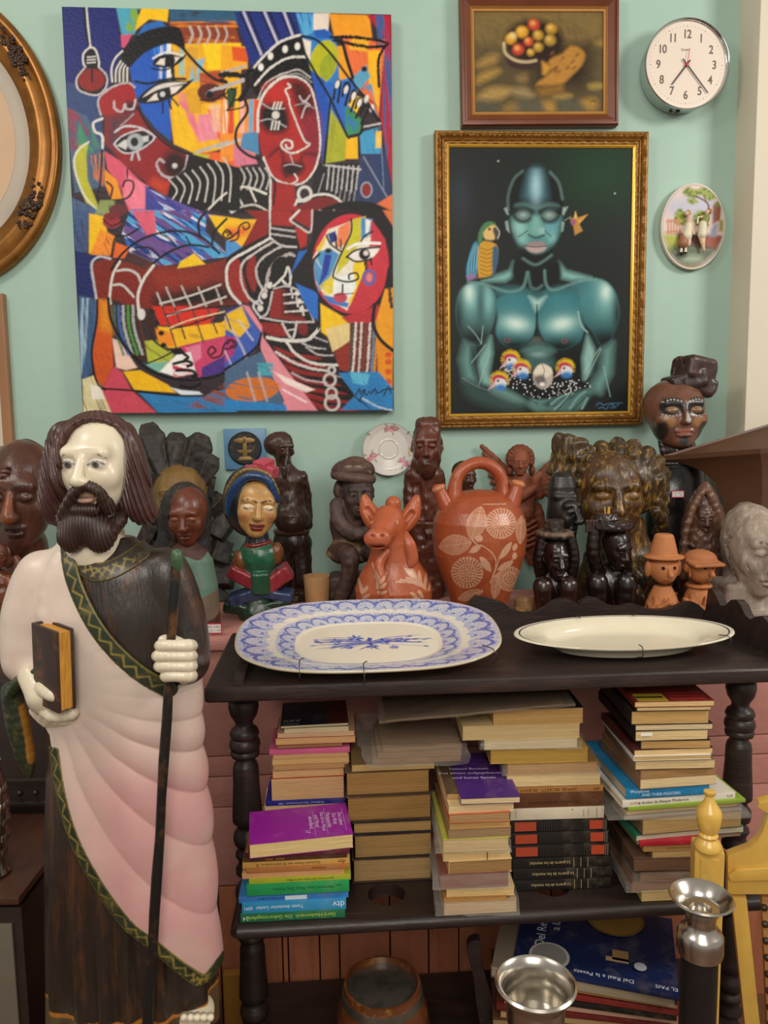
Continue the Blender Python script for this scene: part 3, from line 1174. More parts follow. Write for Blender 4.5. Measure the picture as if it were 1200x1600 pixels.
for i, (lb, a, b, yb, yt, cv, pg, hd) in enumerate(rowsC):
 book(lb, sA(a), sA(b), tA(yb), tA(yt), YC, .155, cv, pg, 'fore', hard=hd, group=gc, yaw=RYAW + random.uniform(-.012, .012))
sD = lambda v: 660 + v / 4
tD = lambda v: 1060 + v / 4
gd = 'books of the front centre stack'
YD = 1.205
DD = .17
rowsD = [
 ('pale book wrapped in clear plastic at the very bottom of the front centre stack', 135, 590, 1480, 1402, 'b09878', 'cdb083', 'edgeL'),
 ('thin tan book on the plastic wrapped one near the shelf', 132, 530, 1402, 1374, 'a87840', 'b98a4a', 'edgeL'),
 ('cream book under the wrapped maroon one', 150, 576, 1374, 1318, 'd0b078', 'e0bf80', 'edgeL'),
 ('maroon-brown book wrapped in crumpled plastic', 110, 540, 1318, 1236, '7a4a40', '8a5a48', 'edgeL'),
 ('brown-edged book with cream cover on the wrapped maroon one', 165, 560, 1228, 1160, 'd4b680', 'a07a48', 'edgeL'),
 ('cream book with a dark stripe on its edge, middle of the front centre stack', 130, 552, 1146, 1092, 'cfae78', 'dfbd80', 'edgeL'),
 ('cream book with a yellow-green cover in clear plastic', 130, 540, 1092, 1022, 'b8b848', 'd6b47a', 'edgeL'),
 ('grey-brown paged book under the thin tan one', 160, 556, 1012, 948, '8a6a48', '9a7c58', 'edgeL'),
 ('thin tan book in the upper part of the front centre stack', 172, 550, 948, 910, 'c09a60', 'c99c5c', 'edgeL'),
 ('brown-edged book with an orange-red cover', 168, 548, 910, 852, 'd0603c', 'b08858', 'edgeL'),
 ('pale cream book directly under the purple covered one', 165, 574, 852, 794, 'd8bc88', 'e4c794', 'edgeL'),
]
prev = None
for i, (lb, a, b, yb, yt, cv, pg, fc) in enumerate(rowsD):
 if i + 1 < len(rowsD):
  yt = min(yt, rowsD[i + 1][3]) if False else rowsD[i + 1][3]
 tx = [('#.012,.9', 'spine', .65, .5, 0, '3a3430')] if 'dark stripe' in lb else []
 book(lb, sD(a), sD(b), tD(yb), tD(yt), YD + (i % 3) * .002, DD, cv, pg, fc, group=gd, texts=tx, yaw=RYAW + random.uniform(-.02, .02))
book('purple covered book with small white title on top of the front centre stack', sD(240), sD(612), tD(794), tD(756), YD - .002, .175, '4a2672', 'e2c896', 'fore', yaw=RYAW - .02, group=gd,
 texts=[('Samuel Beckett', 'top', .30, .62, .065, 'd8c8e8', -3), ('Aus einem aufgegebenen Werk', 'top', .46, .52, .065, 'd8c8e8', -3), ('und kurze Spiele', 'top', .34, .42, .065, 'd8c8e8', -3)])
book('narrow tan book beside the purple cover, standing out behind it', sD(152), sD(232), tD(794), tD(730), YD + .02, .15, '5a4430', 'b08c58', 'fore', yaw=RYAW - .02, group=gd)
ge = 'books of the stack of black volumes'
YE = 1.27
rl = 'c24a2c'
gold = 'c9b27c'
def redvol(n):
 return [('#.22,.72', 'spine', .16 - .004 * n, .5, 0, 'b0452a'), ('#.135,.72', 'spine', .875, .5, 0, rl), ('Jo', 'spine', .875, .5, .5, '2a1a14', 180)] + \
  [('#.006,.8', 'spine', .30 + .023 * q, .5, 0, '3a332c') for q in range(22)] + [('#.006,.9', 'spine', .955, .5, 0, '8a8474'), ('#.006,.9', 'spine', .975, .5, 0, '8a8474')]
def goldvol(u):
 return [('La guerra de los mundos', 'spine', u, .5, .42, gold, 180, .85)] + [('#.004,.85', 'spine', q + u - .36, .5, 0, gold) for q in (.60, .67, .74)]
rowsE = [
 ('black cloth volume with gold lettering at the bottom of the stack of black volumes', 572, 1178, 1336, 1270, '1d1916', 'c8a870', 'spine', goldvol(.38)),
 ('black cloth volume with gold lettering, second from the shelf', 566, 1190, 1270, 1200, '1f1a17', 'c8a870', 'spine', goldvol(.40)),
 ('black cloth volume with gold lettering, directly under the red-labelled ones', 560, 1180, 1200, 1132, '201b18', 'c8a870', 'spine', goldvol(.38)),
 ('lowest of the three black volumes with red spine labels', 552, 1172, 1132, 1052, '191816', 'c8a870', 'spine', redvol(0)),
 ('middle one of the three black volumes with red spine labels', 552, 1166, 1052, 974, '191816', 'c8a870', 'spine', redvol(1)),
 ('topmost of the three black volumes with red spine labels', 550, 1160, 974, 896, '191816', 'c8a870', 'spine', redvol(2)),
 ('white paperback spine lying on the black volumes', 548, 1134, 896, 824, 'd9cdb4', 'd8bc8a', 'spine', [('#.004,.9', 'spine', .92, .5, 0, '3a3430'), ('#.004,.6', 'spine', .83, .5, 0, '6a6258'), ('#.004,.6', 'spine', .78, .5, 0, '6a6258'), ('.', 'spine', .66, .6, .9, '3a3430', 180), ('#.004,.7', 'spine', .06, .5, 0, '6a6258')]),
 ('mottled dark brown spine above the white one', 560, 1130, 824, 728, '5e381f', 'b08850', 'spine', [('El mundo de Guermantes', 'spine', .45, .36, .3, '3a2010', 180)]),
 ('tan spine with an upside-down author name in dark capitals', 540, 1128, 728, 690, 'b27c42', 'd8bc8a', 'spine', [('SAMUEL BECKETT · MURPHY', 'spine', .42, .5, .72, '3a2410', 180, 1.0), ('000', 'spine', .93, .5, .7, '3a2410', 180)]),
 ('cream page edges above the tan author spine', 526, 1114, 690, 616, 'c8a878', 'e0c48e', 'fore', []),
 ('tan book in clear plastic under the golden mottled one', 530, 1096, 616, 546, '9a7440', 'b88a48', 'fore', []),
 ('book with golden mottled page edge', 425, 1036, 546, 458, 'c8a050', 'b8923e', 'fore', []),
 ('white-paged book in clear plastic on the golden mottled one', 385, 970, 458, 398, 'cfc0a0', 'e0cc9e', 'fore', []),
 ('thick cream book near the top of the stack of black volumes, under the plastic sheet', 250, 985, 398, 308, 'd0b480', 'd6b880', 'fore', []),
 ('black covered tan-edged book at the top of the stack of black volumes', 440, 1006, 308, 206, '15181c', 'c49a5c', 'fore', []),
]
for i, (lb, a, b, yb, yt, cv, pg, fc, tx) in enumerate(rowsE):
 book(lb, sD(a), sD(b), tD(yb), tD(yt), YE + (i % 3) * .0015, .12 if fc == 'spine' else .13, cv, pg, fc, hard=(i < 6), group=ge, texts=tx, yaw=RYAW * .5 + random.uniform(-.008, .008))
sF = lambda v: 900 + v / 4
tF = lambda v: 1050 + v / 4
gf = 'books of the tall stack on the right'
YF = 1.235
rowsF = [
 ('cream book at the bottom of the tall right-hand stack, close to the candlestick', 410, 700, 1438, 1378, 'c0b060', 'dcbc80', 'edgeL', .17, []),
 ('brown book in crumpled plastic second from the bottom of the right-hand stack', 345, 780, 1378, 1318, '6a4630', '8a5c38', 'edgeL', .17, []),
 ('brown plastic-wrapped book with a grey cover in the lower right-hand stack', 400, 790, 1318, 1250, '5a5048', '8c6444', 'edgeL', .18, []),
 ('dark brown magazine below the rough tan book', 360, 800, 1250, 1172, '5e4636', '6e4c34', 'edgeL', .19, []),
 ('rough tan page edge below the book with faint capitals', 476, 800, 1172, 1126, '8a6c44', 'c09c62', 'edgeL', .19, []),
 ('tan book spine with faint printed capitals beneath the red line', 420, 800, 1126, 1090, 'b88c54', 'c89c60', 'spine', .2, [('INTERPRETACION', 'spine', .6, .5, .55, '7a5830', 0)]),
 ('red spine in the lower part of the tall right-hand stack', 396, 830, 1090, 1062, 'b21f30', 'c8a878', 'spine', .2, []),
 ('grey-brown thin book on the red spine', 380, 1030, 1062, 1042, '6a5040', '9c8468', 'edgeL', .2, []),
 ('white-edged book with a green cover behind the yellow chair finial', 375, 1048, 1042, 1002, '2f6f50', 'd2ccb4', 'edgeL', .21, []),
 ('tan-paged thick book behind the yellow chair finial', 416, 1034, 1002, 905, '7a6248', 'b8965c', 'edgeL', .19, []),
 ('greyish magazine in plastic under the tan one', 300, 1040, 905, 876, '8a8078', 'a89c88', 'edgeL', .2, []),
 ('pale tan magazine directly under the lime green one', 318, 1010, 876, 850, 'c8b088', 'd0b488', 'edgeL', .2, []),
 ('lime green magazine jutting out to the right of the stack', 326, 1056, 850, 828, '8fa83a', 'c0b070', 'spine', .21, []),
 ('white spine titled in small dark letters between blue and lime green', 290, 992, 828, 786, 'e0d8c8', 'd8ccb0', 'spine', .2, [('e Aviões de Ataque Modernos', 'spine', .36, .5, .62, '2a2420', 0), ('AVIÕES', 'spine', .11, .5, .5, 'b05030', 0), ('Lch', 'spine', .95, .5, .6, '5a5048', 0)]),
 ('large blue book with white lettering in the middle of the right-hand stack', 312, 830, 786, 727, '1f7fb0', 'c8b28c', 'spine', .2, [('Warplanes', 'spine', .16, .72, .46, 'e8f0f4', 0), ('AND THEIR FIGHTERS', 'spine', .42, .3, .42, 'd8e8f0', 0)]),
 ('cream book resting on the large blue one', 400, 880, 728, 664, '8a6a48', 'e2c896', 'edgeL', .17, []),
 ('browned uneven page edges above the cream book on the blue one', 405, 876, 664, 616, '9a7450', 'a8804e', 'edgeL', .17, []),
 ('cream book with clean edge under the white folder line', 370, 870, 616, 562, '8c7458', 'e0c48e', 'edgeL', .17, []),
 ('thin white booklet in the middle of the right-hand stack', 360, 845, 562, 532, 'e0dcd4', 'cfae74', 'edgeL', .17, []),
 ('cream book with a torn upper edge below the plain tan one', 362, 856, 532, 490, '5a2a24', 'e4c48a', 'edgeL', .17, []),
 ('tan book under the dark illustrated cover', 404, 842, 490, 438, '3a2c28', 'c49a5e', 'edgeL', .17, []),
 ('cream book with a white slip in its pages and a dark cover', 370, 825, 438, 374, '1c1a1c', 'e0c38c', 'edgeL', .2, [('#.16,.3', 'spine', .15, .68, 0, 'f0ece0')]),
 ('pale book just below the rough tan one in the upper right-hand stack', 370, 856, 374, 336, '2c2222', 'd8c094', 'edgeL', .2, []),
 ('rough tan book third from the top of the right-hand stack', 345, 832, 336, 252, '2a2424', 'c89f5e', 'edgeL', .19, []),
 ('thin cream book under the red illustrated paperback', 380, 845, 252, 228, '6a5238', 'd8b884', 'edgeL', .19, []),
]
for i, (lb, a, b, yb, yt, cv, pg, fc, dp, tx) in enumerate(rowsF):
 book(lb, sF(a), sF(b), tF(yb), tF(yt) + .0, YF + (i % 3) * .002, dp, cv, pg, fc, group=gf, texts=tx, yaw=(RYAW + .06 + random.uniform(-.01, .01)) if b > 960 else RYAW - .03 + random.uniform(-.03, .03) + (.05 if 'blue' in lb else 0))
book('paperback with a red illustrated cover on top of the tall right-hand stack', sF(366), sF(866), tF(228), tF(192), YF, .195, '7e2a20', 'e0bc80', 'edgeL', yaw=RYAW - .05, group=gf,
 texts=[('#.38,.18', 'top', .24, .10, 0, 'c2a438'), ('#.45,.16', 'top', .70, .12, 0, 'a8302a'), ('#.36,.03', 'top', .22, .10, 0, '7a3a20'), ('#.45,.012', 'top', .70, .10, 0, '5a1c1a'), ('#.45,.012', 'top', .70, .15, 0, '5a1c1a'), ('#.7,.3', 'top', .5, .62, 0, '5e231c')])
# things on the wall
def wallrect(TL, TR, BR, BL, off):
 a, b, c, d = (PW(*q, off) for q in (TL, TR, BR, BL))
 ctr = (a + b + c + d) / 4
 ex = ((b + c) - (a + d)) / 2
 ez = ((a + b) - (d + c)) / 2
 w_, h_ = ex.length, ez.length
 ex.normalize()
 ez = (ez - ex * ez.dot(ex)).normalized()
 return ctr, ex, ez, w_, h_
def bil(TL, TR, BR, BL, u, v):
 f = lambda i: (TL[i] * (1 - u) + TR[i] * u) * (1 - v) + (BL[i] * (1 - u) + BR[i] * u) * v
 return f(0), f(1)
def art_panel(name, rect, quad, nu, nv, painter, m, parent, side=.0, thick=.0):
 ctr, ex, ez, w_, h_ = rect
 u, v = np.meshgrid(np.linspace(0, 1, nu), np.linspace(0, 1, nv), indexing='ij')
 X, Y_ = bil(*quad, u, v)
 A_ = Art(X, Y_, '808080')
 painter(A_)
 V = np.array(ctr)[None, None] + np.array(ex) * ((u - .5) * w_)[..., None] + np.array(ez) * ((.5 - v) * h_)[..., None]
 Fq = grid_faces(nu, nv)
 V = V.reshape(-1, 3)
 C = np.clip(A_.C.reshape(-1, 3), 0, 1)
 if thick:
  ring = list(range(0, nv)) + [i * nv + nv - 1 for i in range(1, nu)] + [(nu - 1) * nv + j for j in range(nv - 2, -1, -1)] + [i * nv for i in range(nu - 2, 0, -1)]
  n0 = len(V)
  back = V[ring] - np.array(WN) * thick
  V = np.concatenate([V, back])
  C = np.concatenate([C, C[ring] * .9])
  n = len(ring)
  k = np.arange(n)
  sidef = np.stack([np.array(ring)[k], n0 + k, n0 + (k + 1) % n, np.array(ring)[(k + 1) % n]], 1)
  Fq = np.concatenate([Fq, sidef[:, ::-1]])
 return raw(name, V, Fq[:, ::-1], m, parent, cols=C, smooth=25)
def moulding(name, rect, prof, mats, parent, orn=None, nseg=2, smooth=40):
 """mitred frame: prof = [(inset from outer edge, height above wall)], all four sides one mesh; orn(d, s, h) -> extra height"""
 ctr, ex, ez, w_, h_ = rect
 bm = nbm()
 cx = [(-1, 1), (1, 1), (1, -1), (-1, -1)]
 for k in range(4):
  (ax, az), (bx, bz) = cx[k], cx[(k + 1) % 4]
  rows = []
  L_ = w_ if k % 2 == 0 else h_
  for i in range(nseg + 1):
   s_ = i / nseg
   row = []
   for d, hh in prof:
    pa = np.array([ax * (w_ / 2 - d), az * (h_ / 2 - d)])
    pb = np.array([bx * (w_ / 2 - d), bz * (h_ / 2 - d)])
    q = pa + (pb - pa) * s_
    e = orn(d, s_ * L_) if (orn and 0 < i < nseg) else 0
    row.append(bm.verts.new(ctr + ex * q[0] + ez * q[1] + WN * (hh + e)))
   rows.append(row)
  for r0, r1 in zip(rows[:-1], rows[1:]):
   for j in range(len(prof) - 1):
    f = bm.faces.new((r0[j], r1[j], r1[j + 1], r0[j + 1]))
    if len(mats) > 1:
     f.material_index = prof_mi(prof, j, mats)
 bmesh.ops.remove_doubles(bm, verts=bm.verts[:], dist=1e-6)
 bmesh.ops.recalc_face_normals(bm, faces=bm.faces[:])
 return obj(name, bm, mats, parent, smooth=smooth)
def prof_mi(prof, j, mats):
 return 0
m_paint = mat('oil_paint', attr=True, rough=.42, var=.06, vscale=60, bump=.22, bscale=140, spec=.22)
m_paint2 = mat('smooth_oil_paint', attr=True, rough=.4, var=.04, vscale=80, bump=.1, bscale=300, spec=.2)
m_raw = mat('pine_stretcher', '9a7a52', rough=.7, var=.15)
qa = lambda *p: [(90 + p[i] / 4.6154, p[i + 1] / 4.6154) for i in range(0, len(p), 2)]
qb = lambda *p: [(340 + p[i] / 4.2857, p[i + 1] / 4.2857) for i in range(0, len(p), 2)]
qc = lambda *p: [(110 + p[i] / 4.6154, 320 + p[i + 1] / 4.6154) for i in range(0, len(p), 2)]
qd = lambda *p: [(350 + p[i] / 4.3636, 320 + p[i + 1] / 4.3636) for i in range(0, len(p), 2)]
K, Wh, RED, DRED, BLU, NAVY, YEL, ORG, PNK, LBL = '0d0b0d', 'd8d4cc', 'a81c1e', '5a1414', '1a56b8', '16206a', 'f2bf0a', 'e2701a', 'e0667e', '3f98cc'
def paint_abstract(A):
 st = streak_tex
 A.C[:] = lin('33262e')
 A.lw = .62
 A.poly(qa(20, 30, 400, 30, 450, 340, 370, 560, 300, 800, 250, 880, 60, 730), NAVY)
 A.poly(qa(60, 560, 330, 640, 300, 820, 330, 1040, 250, 1000, 60, 740), '2f4474')
 A.poly(qa(60, 740, 200, 800, 330, 1060, 330, 1300, 120, 1350, 90, 1100), '49607a')
 A.poly(qa(65, 740, 140, 780, 230, 900, 180, 1000, 90, 1060), '8a3a4e', tex=st(1.2, .05, .3))
 A.poly(qa(150, 830, 260, 900, 300, 1010, 200, 1100, 130, 1000), '3f8a68', tex=st(1.2, .04, .3))
 A.poly(qa(230, 1080, 330, 1060, 320, 1300, 250, 1240), 'c8704a', tex=st(1.5, .04, .3))
 A.poly(qa(405, 45, 560, 45, 540, 230, 450, 260), '48a0b8')
 A.poly(qa(520, 45, 610, 45, 590, 160, 500, 220, 470, 200), '7fa838', tex=st(1.0, .03, .2, .3, .5))
 A.poly(qa(590, 50, 780, 50, 770, 150, 640, 130, 540, 210, 560, 120), YEL)
 A.poly(qa(600, 170, 720, 140, 770, 190, 560, 240), '2566b4')
 A.poly(qa(440, 240, 520, 230, 470, 330, 445, 320), 'd05078')
 A.poly(qa(780, 55, 1300, 60, 1300, 170, 790, 160), '2c5a78', tex=st(0, .05, .3, .1, .3))
 A.poly(qa(780, 150, 1250, 160, 1300, 320, 900, 320, 800, 260), '8a3c20')
 A.poly(qa(790, 150, 1250, 145, 1280, 190, 800, 185), 'e0801c', tex=st(0, .03, .3))
 A.poly(qa(900, 250, 1250, 250, 1280, 310, 900, 310), 'c86a24', tex=st(0, .03, .3))
 A.poly(qa(500, 460, 640, 330, 790, 290, 800, 560, 800, 980, 700, 900, 600, 780, 540, 640), BLU, sm=0)
 A.poly(qa(620, 320, 780, 290, 790, 420, 680, 380), '2d7ad2', tex=st(1.4, .03, .3))
 A.poly(qa(715, 310, 740, 305, 735, 540, 710, 540), 'ccd8e8', amt=.8, tex=st(1.5, .03, .4))
 A.poly(qa(765, 295, 800, 300, 800, 560, 765, 560), 'e8e4d8')
 A.poly(qa(800, 300, 1300, 300, 1300, 1000, 1000, 1080, 820, 1000, 790, 760, 830, 560), 'eeb010')
 A.poly(qa(1020, 300, 1290, 300, 1290, 480, 1060, 480), 'f6cc0c')
 A.poly(qa(840, 320, 1010, 330, 1010, 560, 850, 540), 'd8a030', tex=st(1.5, .03, .25))
 A.poly(qa(860, 320, 900, 320, 900, 520, 850, 520), '9ec0b0', tex=st(1.5, .03, .3))
 A.poly(qa(950, 420, 1040, 400, 1000, 560, 930, 570), '8ab8c8', tex=st(1.4, .04, .3, .3, .5))
 A.poly(qa(1000, 500, 1180, 480, 1180, 700, 1010, 720), 'b04a24', tex=st(.3, .03, .2, .2, .5))
 A.poly(qa(840, 640, 930, 640, 920, 720, 860, 720), 'e89070')
 A.poly(qa(850, 700, 940, 720, 1000, 900, 1150, 830, 1200, 960, 1000, 980), 'e8788a')
 A.poly(qa(990, 800, 1110, 780, 1130, 960, 1000, 990), 'ea8a98')
 A.poly(qa(1060, 760, 1300, 720, 1300, 960, 1150, 980), 'e25a2a', tex=st(1.4, .03, .2, .2, .4))
 A.poly(qa(900, 620, 1000, 600, 1020, 780, 930, 790), 'dca01c')
 A.poly(qa(820, 700, 900, 760, 960, 960, 1000, 1080, 830, 1000), 'f0bc0e')
 A.poly(qa(1000, 1060, 1300, 1060, 1300, 1180, 1080, 1120), 'e86020')
 A.poly(qa(960, 1060, 1080, 1080, 1060, 1120, 960, 1080), 'b8b830')
 for i in range(7):
  x = 1090 + i * 34
  A.line(qa(x, 740, x + 30, 900), 12, 'f4d8c0', amt=.55, aa=3)
 A.poly(qb(0, 290, 170, 300, 180, 440, 0, 470), 'f0a818')
 A.poly(qb(70, 300, 180, 310, 180, 400, 80, 390), 'e0561c')
 A.poly(qb(0, 640, 260, 640, 250, 860, 240, 1000, 0, 1060), 'f0902a', tex=st(1.5, .02, .25, .1, .3))
 for c, x in (('f4e0c8', 20), ('e2501c', 50), ('f6c81c', 90), ('f0b0a0', 130), ('d84a20', 60), ('7aa8c8', 190), ('e0502c', 225)):
  A.poly(qb(x, 640, x + 32, 640, x + 30, 860, x - 4, 860), c, tex=st(1.5, .02, .25, .25, .45))
 A.poly(qb(150, 860, 250, 850, 260, 1000, 130, 960), '4a88b4', tex=st(1.3, .02, .3, .2, .4))
 A.poly(qb(90, 930, 230, 1000, 250, 1060, 90, 1080), 'd87890', tex=st(1.3, .02, .3, .2, .4))
 A.line(qb(0, 470, 160, 425), 7, 'b8aca4', rough=.3)
 A.line(qb(0, 570, 150, 515), 8, 'c0b4ac', rough=.3)
 A.line(qb(0, 950, 130, 900), 8, 'c8bcb4', rough=.3)
 A.line(qa(980, 1060, 1200, 990), 8, 'b8b4ac', rough=.3)
 A.poly(qb(90, 80, 500, 80, 540, 240, 300, 350, 200, 430), '1c2c7a')
 for a in ((150, 80, 270, 350), (290, 80, 380, 280), (420, 80, 480, 230)):
  A.line(qb(*a), 6.5, 'bcb8c4', sm=0)
  A.line(qb(a[0] + 32, a[1], a[2] + 26, a[3] - 10), 4, K, sm=0)
  A.line(qb(a[0] - 26, a[1], a[2] - 22, a[3] - 10), 3, K, sm=0)
 A.poly(qb(500, 90, 640, 90, 760, 250, 880, 480, 640, 1060, 560, 300), '2f7cc4')
 A.poly(qb(500, 90, 640, 90, 640, 200, 560, 240), '56a8d4', tex=st(1.4, .03, .2))
 A.poly(qb(620, 90, 730, 90, 720, 200, 620, 200), 'e4d4c4')
 A.poly(qb(620, 200, 700, 190, 760, 250, 640, 250), '1c58b4')
 A.poly(qb(725, 95, 1000, 105, 1020, 250, 760, 240), 'ee9a1c')
 A.poly(qb(980, 105, 1145, 105, 1175, 1260, 1080, 760, 1110, 260), 'b01c34')
 A.poly(qb(1040, 105, 1090, 105, 1140, 260, 1165, 700, 1120, 1100, 1100, 640), '3a5c94', tex=st(1.5, .02, .2, .3, .6))
 A.poly(qb(820, 250, 1110, 260, 1070, 760, 900, 520), 'e87038', tex=st(.7, .03, .2, .1, .4))
 A.poly(qb(880, 240, 1000, 250, 990, 340, 860, 320), 'f0b020')
 A.poly(qb(990, 330, 1080, 330, 1070, 720, 1000, 540), 'f2b418')
 A.poly(qb(890, 500, 980, 420, 1010, 500, 920, 600), '58a0c0')
 A.poly(qb(960, 560, 1020, 540, 1060, 760, 960, 640), '5a90b8', tex=st(1, .03, .2))
 A.poly(qb(780, 300, 830, 300, 880, 500, 800, 520), 'eda01c')
 A.ell(340 + 690 / 4.2857, 400 / 4.2857, 22, 33, 'b8b818', rot=.3)
 A.ell(340 + 720 / 4.2857, 430 / 4.2857, 12, 20, '8a9c20', rot=.3, amt=.7)
 A.poly(qb(545, 250, 605, 270, 600, 400, 565, 340), 'e8dccc')
 A.poly(qb(590, 440, 700, 520, 740, 640, 690, 1060, 640, 700), '1c50b0')
 A.poly(qb(690, 540, 900, 520, 900, 700, 860, 890, 740, 720), '2a66c0')
 A.poly(qb(740, 700, 860, 880, 840, 1040, 710, 1060), 'a8ac24', tex=st(1.5, .02, .3, .0, .3))
 A.poly(qb(850, 890, 930, 880, 930, 1030, 840, 1030), 'f0b814')
 A.poly(qb(940, 860, 1080, 820, 1090, 1000, 950, 1000), '3f98c4', tex=st(1.3, .02, .2, .1, .4))
 A.poly(qb(1050, 850, 1090, 850, 1090, 960, 1050, 960), 'f0c050')
 A.poly(qb(840, 680, 960, 780, 940, 860, 850, 880), '3a8a58')
 A.poly(qb(860, 740, 940, 800, 900, 860, 850, 840), '2f7ab0', tex=st(.8, .03, .3))
 A.poly(qb(880, 600, 960, 640, 930, 740, 860, 680), 'f0c424')
 A.poly(qb(0, 1080, 280, 1090, 330, 1200, 330, 1393, 0, 1393), '17120f')
 A.poly(qb(640, 1060, 950, 1060, 940, 1260, 860, 1393, 600, 1393), '1d1a1e')
 A.poly(qb(945, 1000, 1120, 1000, 1170, 1260, 1080, 1330, 900, 1393), '2a3a62', tex=st(1.3, .02, .3, -.2, .5))
 A.poly(qb(1060, 1330, 1175, 1260, 1180, 1400, 1080, 1393), 'e07040')
 A.line(qb(970, 1020, 1130, 1280), 3.5, '8890a0', sm=0)
 A.line(qb(1090, 940, 1110, 1250), 3, '6880a0', sm=0, rough=.5)
 A.ell(340 + 990 / 4.2857, 1235 / 4.2857, 7, 10, '8a2020')
 A.ell(340 + 990 / 4.2857, 1235 / 4.2857, 8.5, 11.5, 'a8a8b4', ring=2)
 for i in range(7):
  x = 735 + i * 33
  A.line(qb(x, 1080, x - 15, 1230 + 10 * (i % 3)), 4.5, 'b4b0b0', sm=0, rough=.4)
  if i > 1:
   A.line(qb(x - 20, 1240, x - 40, 1380), 3.5, '8a888c', sm=0, rough=.5)
 A.line(qb(700, 1070, 945, 1100), 5, 'c0bcb8', sm=0, rough=.3)
 A.line(qb(660, 1260, 700, 1130), 3, '9a98a0', sm=0)
 A.poly(qb(200, 560, 210, 450, 330, 320, 440, 250, 540, 235, 600, 440, 640, 620, 560, 520, 440, 470, 330, 560, 260, 640), K)
 A.line(qb(200, 460, 290, 360, 400, 270, 535, 228), 6, Wh, rough=.3)
 A.line(qb(230, 545, 330, 440, 450, 375, 570, 368), 6, Wh, rough=.35)
 for x, y in ((268, 432), (332, 362), (430, 318), (513, 300)):
  A.ell(340 + x / 4.2857, y / 4.2857, 4.2, 5.5, 'e8e4dc')
 A.line(qb(250, 640, 300, 540, 400, 480, 440, 470), 4, 'c8c4bc', rough=.4)
 A.line(qb(440, 470, 520, 450, 600, 500), 4, 'b8b4ac', rough=.4)
 A.line(qb(430, 490, 520, 475, 610, 530), 3, 'a8a4a0', rough=.4)
 A.poly(qb(250, 800, 270, 660, 340, 560, 440, 500, 540, 510, 620, 580, 660, 760, 670, 960, 640, 1100, 560, 1180, 460, 1200, 370, 1170, 310, 1080, 270, 960), 'a82020', sm=6)
 A.poly(qb(470, 530, 560, 530, 630, 640, 640, 760, 560, 780, 500, 660), '4a1010', sm=4, aa=8)
 A.poly(qb(270, 700, 420, 680, 460, 800, 400, 860, 290, 830), '14090b', sm=4, aa=6)
 A.poly(qb(550, 760, 660, 740, 670, 960, 620, 1080, 580, 960), '8a2030', sm=4, aa=8)
 A.poly(qb(290, 560, 420, 520, 440, 640, 330, 640), 'c02a22', sm=3, aa=8)
 A.poly(qb(420, 1060, 560, 1060, 540, 1130, 440, 1140), '2a0a0c', sm=4, aa=5)
 A.line(qb(330, 1010, 400, 960, 430, 1060, 440, 1150), 6, '3a0e10', aa=4)
 A.line(qb(640, 1000, 560, 1000, 540, 1060), 5, '3a0e10', aa=4)
 A.poly(qb(430, 560, 460, 560, 560, 900, 600, 940, 540, 980, 440, 960, 480, 900), 'b02420', sm=3, aa=3)
 A.line(qb(450, 540, 470, 560, 435, 580, 460, 640, 470, 690, 560, 900, 600, 935, 520, 985), 4.5, Wh, rough=.3)
 A.line(qb(250, 850, 255, 700, 300, 590, 390, 510, 440, 495, 520, 500, 600, 560, 640, 680, 665, 820, 672, 960, 640, 1090, 570, 1180, 490, 1200, 400, 1180, 340, 1130, 290, 1020), 5, Wh, rough=.4)
 A.line(qb(250, 850, 255, 700, 300, 590, 390, 510, 440, 495), 6.5, Wh, rough=.3)
 A.line(qb(520, 985, 470, 990, 420, 960, 410, 930, 440, 905, 480, 920, 480, 955, 450, 960, 440, 940), 5, Wh, rough=.3)
 A.line(qb(270, 660, 340, 700, 430, 700), 3, 'b4aeb0')
 A.line(qb(270, 780, 340, 770, 440, 820), 3, 'b4aeb0')
 A.ell(340 + 370 / 4.2857, 742 / 4.2857, 6, 6, Wh)
 for x in (355, 378, 400):
  A.line(qb(x + 8, 660, x - 5, 700), 4.5, Wh, sm=0)
  A.line(qb(x - 5, 785, x - 14, 835), 4.5, Wh, sm=0)
 A.line(qb(530, 620, 560, 660, 600, 615), 4, 'c0b8b8')
 A.line(qb(545, 760, 570, 690, 600, 680, 560, 650), 4, 'c0b8b8')
 A.line(qb(500, 680, 560, 670, 630, 700), 2.5, 'a09898')
 A.line(qb(470, 1000, 490, 1060), 3.5, 'b0a8a8')
 A.line(qb(430, 1075, 480, 1065, 545, 1080), 3, 'b0a8a8')
 A.line(qb(500, 1130, 520, 1170, 470, 1200), 4, Wh)
 A.line(qb(160, 640, 180, 720, 110, 830, 110, 930, 180, 1000, 260, 1030), 7, K)
 A.line(qb(130, 640, 180, 560, 180, 480, 210, 450), 12, K)
 A.line(qb(0, 480, 90, 480, 180, 500), 14, K, rough=.3)
 A.line(qb(0, 510, 40, 530, 20, 600, 60, 640, 160, 640), 6, K)
 A.poly(qb(40, 570, 110, 560, 90, 690, 50, 700), '2a4a2c')
 A.line(qb(50, 710, 100, 600, 70, 570), 4, K)
 A.line(qb(40, 710, 150, 690, 170, 640), 4, K)
 A.line(qb(30, 550, 150, 515), 8, 'b8b0ac', rough=.4)
 A.poly(qb(350, 1180, 500, 1200, 520, 1393, 340, 1393), 'a02020')
 A.line(qb(340, 1150, 335, 1393), 5, Wh, sm=0, rough=.3)
 A.line(qb(340, 1150, 370, 1200, 350, 1393), 5, '1a0a0a', rough=.3)
 for i in range(8):
  x = 10 + i * 42
  A.line(qb(x, 1090, x + 30, 1150, x + 5, 1230), 4.5, 'b8b4b0', rough=.3)
